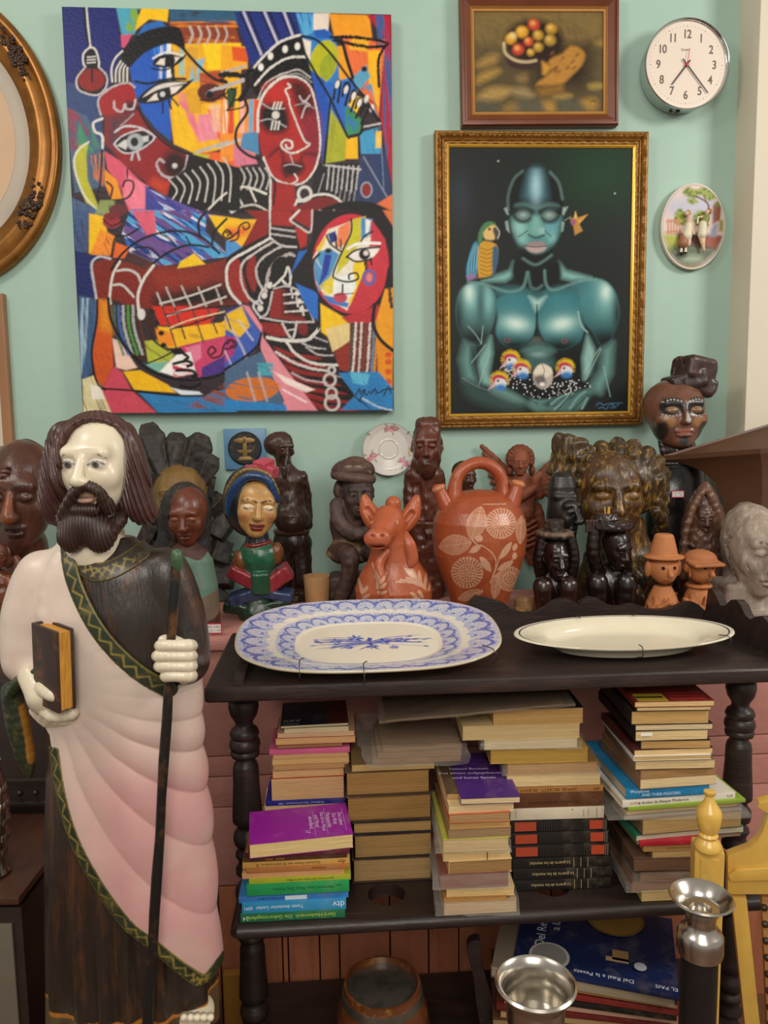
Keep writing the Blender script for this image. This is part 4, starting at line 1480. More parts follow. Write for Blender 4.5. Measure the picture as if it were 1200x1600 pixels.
 A.line(qb(0, 1300, 80, 1235, 180, 1215, 310, 1260), 6, Wh, rough=.2)
 A.line(qb(100, 1250, 150, 1330), 5, Wh, rough=.2)
 A.line(qb(200, 1225, 240, 1310), 5, Wh, rough=.2)
 A.line(qb(0, 1310, 80, 1380), 6, Wh, rough=.2)
 A.line(qb(80, 1385, 150, 1345, 240, 1335, 320, 1375), 5, 'c8c4bc', rough=.3)
 A.ell(340 + 570 / 4.2857, 1262 / 4.2857, 10, 11, Wh, ring=4.5)
 A.line(qb(520, 1300, 540, 1310, 620, 1275, 720, 1265, 800, 1300, 860, 1370), 6, Wh, rough=.2)
 A.line(qb(520, 1305, 480, 1393), 6, Wh)
 A.poly(qb(520, 1350, 640, 1290, 760, 1290, 860, 1393, 520, 1393), '7a1a1a', sm=3)
 A.line(qa(195, 40, 205, 150, 225, 320), 4.5, Wh, rough=.25)
 A.line(qa(180, 40, 190, 200, 210, 300), 5, K, sm=0)
 A.poly(qa(180, 370, 230, 320, 270, 345, 285, 460, 190, 450), '0f0a10')
 A.line(qa(225, 320, 265, 345, 285, 460, 190, 460, 175, 370, 225, 320), 4.5, Wh, sm=3)
 for y in (390, 410, 430):
  A.line(qa(205, y, 260, y - 4), 3, Wh, sm=0)
 A.ell(90 + 235 / 4.6154, 550 / 4.6154, 25, 22, '120a10')
 A.ell(90 + 235 / 4.6154, 548 / 4.6154, 20, 17, '8a1a1c')
 A.line(qa(190, 460, 130, 540, 150, 620, 270, 655, 335, 600, 340, 520, 285, 460), 4.5, 'c0b8b8', rough=.3)
 A.line(qa(235, 470, 240, 560), 5, '1a0a10', sm=0)
 A.poly(qa(440, 380, 480, 310, 600, 220, 760, 180, 860, 200, 895, 340, 800, 300, 700, 320, 580, 380, 490, 470), K, sm=4)
 for i in range(5):
  x = 930 + i * 62
  A.line(qa(x, 185, x + 20, 240, x - 5, 300), 7 - i * .5, 'c0b4ac', amt=.85)
 A.line(qa(880, 330, 990, 450, 1100, 540, 1190, 570), 7, K)
 A.line(qa(380, 560, 375, 470, 400, 400, 450, 350), 4.5, Wh)
 for i in range(4):
  A.line(qa(405 + i * 27, 560, 408 + i * 26, 480, 440 + i * 16, 420 + i * 15), 4, Wh)
 A.poly(qa(670, 450, 700, 390, 790, 370, 860, 390, 890, 400, 830, 450, 760, 465), K, sm=4)
 A.poly(qa(690, 440, 720, 405, 760, 400, 750, 450), 'e8dcd0')
 A.poly(qa(810, 390, 860, 395, 820, 440), 'e8dcd0')
 A.line(qa(670, 400, 760, 360, 880, 380), 5, 'd8d8d4')
 A.ell(90 + 790 / 4.6154, 415 / 4.6154, 8, 9, K)
 A.line(qa(660, 470, 760, 480, 860, 420, 900, 380), 4, K)
 A.line(qa(805, 440, 810, 500), 7, K, sm=0, rough=.5)
 A.poly(qa(560, 700, 620, 620, 760, 550, 900, 560, 960, 550, 860, 640, 740, 700, 640, 715), K, sm=3)
 A.poly(qa(600, 670, 680, 600, 780, 570, 910, 570, 820, 590, 700, 620), 'dcd4cc', sm=3)
 A.poly(qa(630, 700, 680, 650, 710, 640, 710, 690), 'e8dcd0')
 A.poly(qa(790, 600, 880, 590, 830, 640, 800, 650), 'e8dcd0')
 A.ell(90 + 735 / 4.6154, 655 / 4.6154, 8, 8, K)
 A.ell(90 + 738 / 4.6154, 650 / 4.6154, 4, 4, 'c8ccd0')
 A.line(qa(545, 560, 640, 575, 780, 545, 900, 545), 6, K)
 A.line(qa(740, 700, 740, 780), 5, '101c4a', sm=0)
 A.line(qa(780, 690, 800, 750), 5, K, sm=0)
 A.line(qa(800, 670, 850, 730), 4, K, sm=0)
 A.ell(90 + 1080 / 4.6154, 640 / 4.6154, 20, 14, '5a2218')
 A.line(qa(1060, 650, 1100, 620, 1190, 600), 8, 'b8b4b4', rough=.3)
 A.ell(90 + 1075 / 4.6154, 655 / 4.6154, 6, 6, K)
 A.line(qa(1010, 690, 1100, 690, 1200, 640), 5, '2a0f0c', rough=.4)
 A.poly(qa(290, 700, 340, 620, 430, 575, 510, 580, 540, 640, 560, 740, 480, 780, 400, 790, 330, 800, 290, 770), 'a01c20', sm=5)
 A.poly(qa(330, 790, 420, 790, 570, 760, 640, 880, 800, 1020, 910, 1060, 920, 1160, 840, 1240, 800, 1360, 720, 1360, 560, 1220, 440, 1120, 380, 1040, 330, 1000), '8e1d22')
 A.poly(qa(360, 820, 520, 780, 420, 900, 440, 1020, 360, 1000), '3c3442', aa=8, amt=.85)
 A.poly(qa(680, 1240, 800, 1280, 760, 1360, 640, 1290), 'c03c22', aa=6)
 A.ell(90 + 830 / 4.6154, 1150 / 4.6154, 20, 22, '2a0c0e', aa=8)
 A.poly(qa(480, 700, 540, 700, 550, 750, 480, 780), '3a1418', aa=5)
 A.line(qa(540, 600, 490, 570, 400, 590, 320, 640, 280, 700, 300, 790), 5, 'b8b0b4', rough=.4)
 A.line(qa(395, 700, 400, 750, 450, 770, 470, 720, 480, 750, 530, 750, 545, 690), 5.5, 'c0b8bc', rough=.3)
 A.line(qa(310, 820, 250, 850, 260, 910, 310, 940, 315, 1030), 6.5, Wh, rough=.2)
 A.poly(qa(395, 1000, 470, 940, 600, 910, 680, 930, 650, 1000, 560, 1050, 460, 1060), '1a1418', sm=4)
 A.poly(qa(415, 1010, 470, 970, 510, 970, 480, 1040), 'd0ccc8')
 A.poly(qa(580, 950, 640, 940, 640, 980, 600, 990), 'c8c8c8')
 A.ell(90 + 545 / 4.6154, 985 / 4.6154, 13, 13, 'a8acb0')
 A.ell(90 + 540 / 4.6154, 985 / 4.6154, 6, 7, '1a1418')
 A.line(qa(395, 1000, 460, 1060, 560, 1050, 680, 960, 600, 900, 460, 940, 395, 1000), 4, 'c8c4c8', rough=.3)
 A.line(qa(400, 915, 470, 875, 580, 885, 690, 950), 5, 'c8c4c8', rough=.3)
 A.line(qa(440, 870, 500, 820, 530, 790), 4, '9a9498', rough=.4)
 A.line(qa(530, 1060, 520, 1110), 6, 'b8b4b8', sm=0)
 A.line(qa(560, 1050, 575, 1110), 6, 'b8b4b8', sm=0)
 A.line(qa(750, 1130, 720, 1110, 700, 1150, 740, 1220, 820, 1240, 900, 1180, 920, 1080), 6, 'b4acb0', rough=.35)
 A.ell(90 + 828 / 4.6154, 1155 / 4.6154, 4, 4, 'd0c8c8')
 A.line(qa(560, 740, 640, 880, 780, 1010, 920, 1070, 1200, 1150), 5, K)
 A.line(qa(330, 1040, 480, 1180, 620, 1290, 740, 1370), 5, K, rough=.3)
 A.poly(qa(930, 1080, 1200, 1140, 1300, 1180, 1300, 1480, 1000, 1480, 780, 1370, 800, 1250, 900, 1180), '120e0e')
 for i in range(8):
  x = 790 + i * 55
  A.line(qa(x, 1255 - i * 22, x + 55, 1330 - i * 18, x + 20 + i * 4, 1400 + (i % 3) * 12), 4, 'c8c4bc', rough=.25)
 A.line(qa(1060, 1480, 1150, 1390, 1200, 1350), 5, Wh)
 A.poly(qa(110, 1100, 150, 1010, 215, 985, 200, 1080, 210, 1250, 300, 1480, 200, 1420, 140, 1260), 'b8b430')
 A.line(qa(215, 985, 130, 1060, 120, 1180, 190, 1370, 300, 1490), 5, 'd8d4c0', rough=.2)
 A.poly(qa(330, 1050, 440, 1120, 620, 1300, 640, 1480, 500, 1480, 440, 1300, 350, 1180), 'd8556e')
 A.poly(qa(480, 1210, 640, 1300, 660, 1500, 540, 1500, 460, 1380), 'ec7c90')
 A.poly(qa(330, 1180, 420, 1260, 460, 1400, 380, 1400, 330, 1280), 'ec9420')
 A.line(qa(310, 1040, 300, 1280, 280, 1380, 340, 1400, 480, 1390, 530, 1330, 530, 1270, 480, 1260, 460, 1300), 5, '1a1014')
 A.line(qa(370, 1390, 385, 1310, 345, 1270), 5, '2a1418')
 A.line(qa(490, 1180, 490, 1240), 4, '1a1014', sm=0)
 A.poly(qa(620, 1295, 740, 1368, 900, 1440, 1080, 1500, 1200, 1530, 620, 1530), '3a3f92')
 A.poly(qa(640, 1310, 800, 1390, 1000, 1480, 1100, 1530, 640, 1530), '5a4a9a', tex=st(.6, .02, .16, .4, .55, seed=5))
 A.poly(qa(660, 1330, 1000, 1480, 1000, 1530, 660, 1530), 'b8c4e0', tex=st(.6, .02, .2, .56, .62, seed=11))
 A.poly(qa(100, 1380, 300, 1480, 330, 1530, 100, 1530), '486088', tex=st(1.4, .03, .3, .0, .5))
 A.poly(qa(300, 1400, 400, 1400, 430, 1530, 250, 1530), '8a9a58', tex=st(1.2, .03, .3, .2, .5))
 A.ell(90 + 430 / 4.6154, 1470 / 4.6154, 14, 9, '6a2a30')
 A.poly(qb(640, 1393, 720, 1345, 860, 1310, 1000, 1315, 1110, 1350, 1180, 1420, 620, 1420), K, sm=3)
 A.poly(qb(340, 1340, 520, 1340, 530, 1430, 330, 1430), 'a02020')
 A.line(qb(340, 1300, 336, 1440), 5, Wh, sm=0, rough=.3)
 A.poly(qc(430, -10, 620, -6, 960, 20, 960, 160, 1130, 330, 640, 400, 420, 300, 380, 200), '2d62b0')
 for c, sd in (('d8d4e0', 1), ('16357c', 2), ('6a4a8a', 3), ('4aa0d0', 4)):
  A.poly(qc(420, 0, 960, 0, 960, 160, 1130, 330, 640, 400, 420, 300, 360, 180), c, tex=st(.6, .02, .16, .52, .58, seed=sd * 7))
 A.poly(qc(430, 0, 590, 0, 610, 160, 540, 180), 'd85c72')
 A.poly(qc(640, 0, 880, 0, 840, 80), '6a4080', tex=st(.6, .02, .2, .3, .5))
 A.poly(qc(0, 0, 130, 0, 120, 300, 40, 320, 20, 200), '3c5480', tex=st(1.4, .03, .3, .0, .5))
 A.poly(qc(130, 20, 230, 40, 260, 160, 200, 310, 130, 310), 'f0bc10')
 A.poly(qc(210, 130, 320, 190, 290, 330, 140, 320), 'ec8a28', tex=st(1, .03, .2, .1, .4))
 A.poly(qc(320, 230, 420, 270, 380, 350, 300, 340), 'e0661c')
 A.ell(110 + 290 / 4.6154, 320 + 85 / 4.6154, 14, 9, '9a2a34')
 A.ell(110 + 290 / 4.6154, 320 + 40 / 4.6154, 13, 6, '7a2028')
 A.line(qc(230, 60, 290, 110, 370, 70), 4, '2a1014')
 A.line(qc(290, 330, 320, 190, 400, 180, 480, 130), 5, K)
 A.poly(qc(30, 290, 180, 330, 150, 420, 190, 640, 50, 620), '1a2460')
 A.poly(qc(60, 620, 190, 650, 180, 900, 160, 1200, 90, 1300, 60, 900), '3c5a80', tex=st(1.5, .02, .3, -.2, .5))
 A.poly(qc(80, 640, 130, 640, 120, 1000, 80, 1250, 70, 900), '9ab4c4', tex=st(1.5, .02, .25, .3, .6))
 A.poly(qc(90, 1250, 170, 1220, 230, 1310, 330, 1500, 100, 1510), 'd8cc9c', tex=st(1.2, .02, .2, .0, .4))
 A.poly(qc(150, 1290, 220, 1310, 250, 1400, 160, 1400), 'e8e0d0')
 A.poly(qc(200, 650, 270, 660, 290, 780, 310, 1150, 240, 1310, 180, 1250, 160, 1050, 190, 850), 'c8521c')
 A.poly(qc(210, 650, 270, 660, 300, 900, 220, 860), 'd88a18', aa=8)
 A.poly(qc(300, 940, 350, 960, 480, 1160, 400, 1180, 330, 1160), 'e8c4b0')
 A.poly(qc(310, 1150, 370, 1190, 440, 1330, 630, 1510, 300, 1510, 230, 1330), 'c8485a')
 A.poly(qc(380, 1190, 500, 1180, 700, 1290, 760, 1350, 460, 1330), 'f0b812')
 A.poly(qc(490, 1350, 760, 1370, 960, 1380, 1010, 1350, 1200, 1300, 1200, 1510, 640, 1510), '2f7cb4', tex=st(.2, .02, .2, -.2, .4))
 A.poly(qc(840, 1450, 1000, 1350, 1200, 1200, 1200, 1430, 900, 1470), '8a4a3c', tex=st(.3, .02, .2, .3, .6))
 A.poly(qc(720, 1310, 800, 1330, 920, 1340, 960, 1370, 800, 1370), 'dce4ec')
 A.line(qc(230, 1320, 460, 1335, 750, 1370, 960, 1370), 5, K)
 A.line(qc(190, 640, 190, 800, 155, 1050, 190, 1260, 250, 1330), 5, '140c10')
 A.poly(qc(160, 380, 250, 350, 380, 370, 560, 420, 640, 400, 900, 410, 1080, 360, 1200, 310, 1200, 700, 880, 700, 560, 720, 430, 700, 280, 640, 190, 640, 155, 500), '7c2418')
 A.poly(qc(380, 360, 460, 300, 640, 400, 520, 430), '4a2a28', aa=6)
 A.poly(qc(590, 640, 900, 560, 1080, 540, 1200, 650, 880, 700, 600, 700), '1a0e0c', aa=10)
 A.poly(qc(560, 420, 700, 440, 1000, 430, 900, 530, 640, 560), '96301e', aa=12, amt=.8)
 A.poly(qc(780, 370, 880, 310, 960, 390, 760, 420), 'f0c414')
 A.poly(qc(290, 660, 480, 710, 540, 1080, 520, 1140, 400, 1040, 310, 850), '3a2420')
 for i, (x, c) in enumerate(((310, '3f6a60'), (345, '3a6ab0'), (375, 'b8bcc0'), (410, '4a9a3c'), (445, 'b0b8b4'), (490, '5a2c20'))):
  A.line(qc(x, 700, x + 10, 860, x + 70, 1060), 7, c, rough=.3, amt=.8)
 A.poly(qc(580, 700, 900, 700, 1060, 720, 980, 860, 640, 840), 'd02c1c')
 A.poly(qc(620, 850, 760, 860, 1080, 820, 1200, 730, 1200, 900, 900, 970, 760, 1010, 700, 1010), 'f0b818', tex=st(.2, .02, .2, .0, .3))
 A.poly(qc(600, 860, 740, 900, 740, 1000, 640, 1000), 'ea8a1c')
 A.poly(qc(530, 960, 620, 950, 740, 1060, 700, 1180, 560, 1140), 'b4b838', tex=st(.6, .02, .2, .0, .4))
 A.poly(qc(520, 1130, 700, 1110, 640, 1200), '7ab0a0')
 A.poly(qc(780, 1000, 940, 960, 1200, 900, 1200, 1130, 1050, 1200, 920, 1230, 860, 1100), 'c84068')
 A.poly(qc(820, 1010, 930, 980, 940, 1080, 880, 1130), 'e07a98')
 A.poly(qc(940, 1160, 1080, 1080, 1200, 1000, 1200, 1130, 1060, 1210, 940, 1230), '4a3080')
 A.poly(qc(640, 1190, 760, 1060, 860, 1040, 900, 1200, 760, 1230), 'f0ece8')
 A.poly(qc(730, 1140, 880, 1130, 860, 1220, 740, 1240), 'd03050', tex=st(.2, .02, .3, .3, .5))
 A.poly(qd(0, 690, 110, 650, 250, 860, 200, 980, 60, 1080, 0, 1100), '3a5ab0')
 A.poly(qd(0, 720, 110, 660, 170, 800, 100, 880, 0, 820), 'e8b818', tex=st(.4, .02, .2, .0, .3))
 A.poly(qd(0, 870, 80, 880, 60, 1000, 0, 1060), 'b03070')
 A.line(qd(0, 740, 110, 940, 150, 1040), 6, 'c8bcc8', amt=.7)
 A.line(qd(90, 760, 190, 900), 5, 'c8c8d8', amt=.7)
 A.line(qd(0, 980, 60, 1110), 5, 'd0b8c8', amt=.7)
 for p in ((615, 600, 650, 690, 710, 860, 760, 1020), (680, 560, 740, 700, 820, 940), (790, 550, 860, 700, 950, 960), (910, 560, 970, 700, 1050, 900), (1040, 570, 1080, 680, 1150, 870)):
  A.line(qc(*p), 4, '4a3634', rough=.3)
  A.line(qc(*p[:4]), 4.5, 'b8b0a8', rough=.3)
 A.line(qc(640, 680, 860, 620, 1070, 540), 5, 'ccc4bc', rough=.2)
 A.line(qc(690, 770, 900, 700, 1110, 630), 5, 'ccc4bc', rough=.3)
 A.line(qc(680, 765, 900, 720, 1200, 690), 4, K, rough=.3)
 A.line(qc(720, 870, 900, 820, 1200, 700), 4, '2a1410', rough=.3)
 A.line(qc(710, 860, 860, 800, 1100, 740), 3.5, 'e0c8a0', rough=.4)
 for x, y in ((580, 740), (612, 825), (648, 900), (665, 990)):
  A.ell(110 + x / 4.6154, 320 + y / 4.6154, 4.5, 4, K)
 A.line(qc(540, 760, 560, 860, 600, 960, 700, 1030), 5, '2a1a14')
 A.poly(qc(520, 740, 590, 740, 610, 860, 570, 920), '3a2018', aa=5)
 A.line(qc(590, 400, 520, 500, 480, 620, 490, 760), 7, Wh, rough=.15)
 A.ell(110 + 505 / 4.6154, 320 + 760 / 4.6154, 6, 9, Wh)
 A.line(qc(350, 370, 300, 470, 280, 620, 285, 680), 6, Wh, rough=.15)
 A.line(qc(330, 440, 400, 430, 470, 460, 500, 520), 6, 'c8c4c0', rough=.2)
 A.line(qc(300, 545, 370, 545, 450, 630), 6, 'c8c4c0', rough=.2)
 A.line(qc(280, 350, 200, 335, 150, 390, 165, 520, 185, 640), 6, 'b8b4bc', rough=.2)
 A.line(qc(270, 640, 290, 800, 380, 980, 520, 1140, 660, 1220, 800, 1250, 900, 1250, 1050, 1220, 1200, 1140), 7, K)
 A.line(qd(0, 1110, 120, 1030, 220, 940, 250, 860), 7, K)
 A.line(qc(290, 430, 360, 320, 480, 220, 640, 160, 800, 150, 940, 200, 1060, 310), 6, K)
 A.line(qc(460, 270, 560, 270, 630, 330), 5, K)
 A.line(qc(590, 380, 700, 300, 840, 250, 980, 265), 6, K)
 A.line(qc(640, 170, 710, 210, 745, 260), 4, K)
 A.line(qc(820, 190, 850, 240), 4, K)
 A.line(qc(520, 1140, 640, 1090, 730, 1040), 4, K)
 for p in ((750, 1030, 790, 1040, 840, 1080, 820, 1100), (740, 1130, 830, 1110, 870, 1130, 840, 1150), (760, 1180, 860, 1180, 900, 1210, 880, 1230), (790, 1300, 880, 1310, 930, 1280)):
  A.line(qc(*p), 8, K)
 A.ell(110 + 770 / 4.6154, 320 + 1038 / 4.6154, 8, 5, K)
 A.line(qc(1010, 1060, 1040, 1030, 1010, 1000, 985, 1040, 1020, 1085, 1080, 1060, 1100, 990, 1140, 950, 1185, 970, 1180, 1005, 1150, 1000), 5, '3a0e1c')
 A.line(qd(0, 960, 30, 960, 60, 930, 40, 900, 15, 925), 4.5, '3a0e1c')
 A.poly(qc(980, 30, 1070, 40, 1200, 60, 1200, 240, 1130, 230, 1050, 150), 'f2c010')
 A.poly(qd(0, 60, 210, 60, 150, 190, 110, 250, 0, 200), 'f0b814')
 A.poly(qd(0, 120, 180, 100, 140, 170, 40, 200), 'e8701c', aa=6)
 A.poly(qd(0, 200, 60, 210, 110, 250, 0, 320), '4a90cc')
 A.line(qc(1120, 180, 1140, 160, 1110, 140, 1085, 180, 1130, 200, 1200, 150), 5, '2a1008')
 A.line(qd(0, 150, 30, 150, 40, 180, 0, 200), 4.5, '2a1008')
 A.line(qd(30, 210, 80, 190, 90, 110, 140, 80, 160, 110, 130, 130, 115, 110), 4.5, '2a1008')
 A.line(qc(920, 190, 910, 80, 970, 0), 7, K)
 A.line(qc(1010, 240, 1020, 160, 1110, 60), 6, K)
 A.poly(qd(130, 0, 290, 0, 290, 170, 180, 260, 110, 250, 210, 60), '8a1c1a', sm=0)
 A.poly(qd(300, 0, 460, 0, 500, 120, 540, 260, 640, 700, 640, 800, 900, 1300, 600, 1400, 250, 880, 180, 640, 0, 560, 0, 330, 150, 230, 290, 160), '140c0c')
 A.poly(qd(310, 0, 450, 0, 460, 110, 310, 100), 'a02420')
 A.poly(qd(440, 50, 470, 0, 600, 0, 590, 130), '96201e')
 A.poly(qd(470, 110, 560, 140, 550, 240, 510, 260), 'b0241f')
 A.poly(qd(600, 0, 840, 0, 780, 50, 640, 60), '5a1614')
 A.line(qd(440, 70, 500, 110, 580, 145, 590, 0), 5, 'c8c0bc', rough=.2)
 A.line(qd(440, 60, 500, 0), 6, Wh)
 A.line(qd(640, 0, 720, 50, 740, 0), 4.5, 'c0b8b4')
 for y in (120, 160):
  A.line(qd(305, y, 470, y + 22), 5, 'b8b0b0', rough=.35)
 A.line(qd(300, 0, 300, 180), 4, Wh, sm=0, rough=.3)
 A.line(qd(300, 185, 380, 240, 480, 250), 5, 'c8c0bc', rough=.3)
 A.poly(qd(20, 520, 20, 380, 80, 320, 130, 480, 160, 640, 60, 590), '96221c', sm=4)
 A.poly(qd(140, 440, 150, 350, 200, 310, 210, 500, 190, 560), '8a201c', sm=4)
 A.line(qd(300, 190, 160, 270, 30, 350, 5, 450, 30, 560, 100, 640), 7, Wh, rough=.2)
 A.line(qd(330, 210, 200, 290, 110, 370, 110, 500, 160, 600, 230, 650), 6, 'c4bcb8', rough=.3)
 A.line(qd(390, 240, 270, 310, 210, 390, 220, 480, 260, 550), 6, 'b8b0ac', rough=.35)
 A.line(qd(470, 310, 430, 300, 340, 350, 290, 440, 280, 520), 8, 'b0a8a4', rough=.4)
 A.ell(350 + 385 / 4.3636, 320 + 410 / 4.3636, 18, 22, '0c0808')
 A.line(qd(330, 520, 400, 450, 425, 390, 445, 460, 430, 520, 380, 470), 6, Wh, rough=.2)
 A.line(qd(330, 540, 420, 520, 500, 550), 4.5, 'b8b0b0', rough=.3)
 A.poly(qd(330, 545, 400, 540, 560, 770, 300, 740), '8c1e1c')
 A.poly(qd(390, 560, 520, 570, 560, 740, 400, 720), '1c0c0c', aa=6)
 for i, y in enumerate((580, 640, 700)):
  A.line(qd(400 + i * 5, y, 520 + i * 20, y - 10), 5, 'd0c8c4', rough=.4)
  A.line(qd(450 + i * 38, y - 40, 460 + i * 38, y + 20), 5, 'd0c8c4', rough=.4)
  A.ell(350 + (490 + i * 16) / 4.3636, 320 + (570 + i * 55) / 4.3636, 3.5, 4, Wh)
 A.line(qd(500, 550, 560, 640, 610, 770), 4, 'b8b0b0', rough=.4)
 A.line(qd(240, 740, 420, 770, 600, 770), 5, 'c0b8b8', rough=.3)
 A.line(qd(320, 560, 290, 700, 240, 740), 5, 'c0b8b8', rough=.3)
 A.line(qd(240, 740, 190, 660, 230, 620, 250, 640, 230, 600, 260, 540, 280, 560, 270, 520, 310, 500), 5, 'd0c8c8', rough=.25)
 for x, y in ((238, 675), (265, 585), (300, 515)):
  A.ell(350 + x / 4.3636, 320 + y / 4.3636, 4.5, 5, Wh)
 A.poly(qd(230, 780, 390, 790, 420, 870, 300, 860), '8c201c', sm=3)
 A.poly(qd(500, 790, 560, 790, 560, 860, 510, 850), '7a1c1a', sm=3)
 A.line(qd(390, 780, 460, 890, 490, 770), 6, 'c8c0bc', rough=.2)
 A.line(qd(430, 830, 480, 820), 4, 'c8c0bc')
 A.line(qd(290, 880, 400, 900, 540, 900, 600, 870, 640, 820), 9, Wh, rough=.2)
 for i in range(7):
  y = 940 + i * 62
  x0 = 330 + i * 38
  A.poly(qd(x0, y, x0 + 120, y + 45, x0 + 300, y + 75, x0 + 330 + i * 8, y + 95, x0 + 200, y + 90, x0 + 60, y + 60), '8a1e1c', sm=3)
 A.line(qd(420, 905, 480, 990, 600, 1060, 780, 1075), 7, Wh, rough=.3)
 A.line(qd(350, 985, 480, 1060, 600, 1100, 700, 1115), 7, 'd0c8c4', rough=.35)
 A.line(qd(530, 920, 600, 950, 690, 960), 5, 'b8b0b0', rough=.4)
 A.line(qd(600, 870, 650, 890, 700, 910), 4, 'b8b0b0', rough=.4)
 A.line(qd(560, 950, 640, 1000, 740, 1005), 4.5, 'b8b0b0', rough=.4)
 A.line(qd(460, 1130, 560, 1180, 700, 1200), 4.5, 'b0a8a8', rough=.4)
 A.line(qd(760, 1150, 860, 1170), 3.5, '9a9494', rough=.4)
 A.poly(qd(110, 650, 160, 660, 250, 800, 260, 880, 440, 1130, 640, 1400, 420, 1400, 240, 960, 250, 850), 'e08a96')
 A.poly(qd(330, 1120, 460, 1180, 620, 1250, 560, 1270, 420, 1210), 'f0dcd4')
 A.line(qd(250, 850, 240, 980, 400, 1330), 5, K)
 A.line(qd(400, 1250, 560, 1340), 5, 'f0d8d4', rough=.3)
 for x, y, r in ((735, 1110, 5), (722, 1180, 9), (735, 1275, 8), (740, 1345, 11)):
  A.ell(350 + x / 4.3636, 320 + y / 4.3636, r, r * 1.1, 'c8c0bc', ring=4)
 A.poly(qd(0, 1120, 120, 1040, 250, 980, 400, 1330, 420, 1400, 0, 1400), '4a6684', tex=st(.3, .02, .2, -.3, .3))
 A.ell(350 + 190 / 4.3636, 320 + 1250 / 4.3636, 42, 20, 'd07028', rot=-.1, tex=st(.2, .02, .25, .2, .45))
 A.poly(qd(0, 1320, 420, 1360, 430, 1400, 0, 1400), '2a80c0', tex=st(.1, .02, .3, .0, .3))
 A.poly(qd(220, 1060, 330, 1060, 330, 1150, 230, 1150), '4aa0b0', tex=st(.3, .02, .3, .3, .5))
 for x in (150, 230):
  A.line(qd(x, 1130, x + 60, 1330), 6, 'b8b4b4', amt=.7, rough=.3)
 A.poly(qd(600, 0, 860, 0, 1160, 0, 1160, 120, 1150, 420, 1150, 680, 1060, 760, 650, 640, 450, 480, 590, 200), '140e0e')
 A.poly(qd(1080, 0, 1160, 0, 1160, 120), 'd8703c')
 A.poly(qd(430, 460, 560, 270, 500, 280, 460, 400), '1c64b8')
 A.poly(qd(480, 500, 640, 570, 640, 760, 600, 740, 540, 640), '2168c0')
 cx_, cy_ = 350 + 860 / 4.3636, 320 + 370 / 4.3636
 face = lambda A2, pts, c, **k: A2.poly(pts, c, **k)
 A.ell(cx_, cy_, 61, 79, 'c8283a')
 A.poly(qd(600, 320, 700, 130, 900, 60, 980, 60, 1000, 200, 900, 520, 840, 690, 700, 610, 620, 500), 'e8e0cc')
 A.poly(qd(620, 260, 720, 130, 640, 300), 'e8c020')
 A.poly(qd(600, 340, 640, 280, 720, 260, 780, 300, 700, 500, 640, 560, 610, 460), '4a90c0', tex=st(1.0, .02, .2, -.1, .4))
 A.poly(qd(700, 160, 750, 140, 770, 200, 720, 230), '1c2a80')
 A.poly(qd(680, 300, 730, 300, 700, 440, 640, 520, 660, 420), '22349a', tex=st(1.0, .02, .3, .1, .4))
 A.poly(qd(770, 120, 850, 70, 860, 120, 830, 230, 760, 260), 'ea8050')
 A.poly(qd(870, 60, 960, 40, 930, 200, 840, 360, 760, 440, 780, 320, 850, 180), 'c8c020', tex=st(1.2, .02, .2, -.1, .3))
 A.poly(qd(930, 50, 1010, 60, 990, 180, 930, 190), '3f88c0', tex=st(1.4, .02, .3, .1, .4))
 A.poly(qd(960, 60, 1000, 70, 980, 160, 960, 160), 'e8e4dc')
 A.poly(qd(880, 360, 960, 330, 980, 420, 900, 620, 850, 660), 'f0cc14')
 A.poly(qd(640, 520, 740, 440, 740, 560, 690, 600), 'e0c81c', tex=st(.6, .02, .2, .1, .4))
 A.poly(qd(660, 580, 760, 600, 850, 640, 840, 670, 720, 640), '3878c0')
 A.poly(qd(750, 460, 880, 430, 900, 520, 860, 600, 740, 570), 'e8ece8')
 A.poly(qd(1000, 60, 1100, 200, 1110, 400, 1040, 600, 960, 690, 840, 700, 1000, 300), 'c4303c')
 A.line(qd(640, 300, 600, 350, 600, 460, 640, 580, 760, 690, 880, 720, 1000, 690, 1090, 570, 1125, 400), 6, '181010')
 A.line(qd(690, 170, 720, 230, 790, 280), 5, K)
 A.line(qd(750, 170, 760, 250), 5, K, sm=0)
 A.line(qd(790, 200, 790, 260), 4, K, sm=0)
 A.ell(350 + 703 / 4.3636, 320 + 275 / 4.3636, 5, 4, K)
 A.line(qd(860, 60, 860, 150, 800, 280, 740, 430, 760, 470, 840, 490, 910, 470, 900, 430, 850, 440, 850, 470), 5, '17100e')
 A.poly(qd(840, 310, 900, 270, 1000, 250, 1060, 260, 1000, 330, 900, 345), 'ece4dc', sm=3)
 A.line(qd(840, 260, 920, 225, 1060, 225), 7, 'f0ece8')
 A.line(qd(830, 320, 900, 270, 1060, 250), 5, K)
 A.line(qd(840, 320, 900, 350, 1000, 335), 5, K)
 A.ell(350 + 955 / 4.3636, 320 + 300 / 4.3636, 9, 9, K)
 A.ell(350 + 965 / 4.3636, 320 + 292 / 4.3636, 4, 4, 'd8d0c8')
 A.line(qd(930, 210, 960, 170, 1010, 145), 4.5, K)
 A.line(qd(960, 340, 970, 400), 7, K, sm=0, rough=.5)
 A.line(qd(1000, 330, 1005, 370), 5, K, sm=0)
 A.ell(350 + 990 / 4.3636, 320 + 460 / 4.3636, 9, 11, '4a64b0', ring=4)
 A.ell(350 + 990 / 4.3636, 320 + 460 / 4.3636, 5, 7, 'e08088')
 A.line(qd(805, 510, 805, 570), 5, '201614', sm=0)
 A.ell(350 + 790 / 4.3636, 320 + 600 / 4.3636, 11, 8, 'c04050')
 A.line(qd(750, 580, 810, 575, 880, 570), 2.5, '401418')
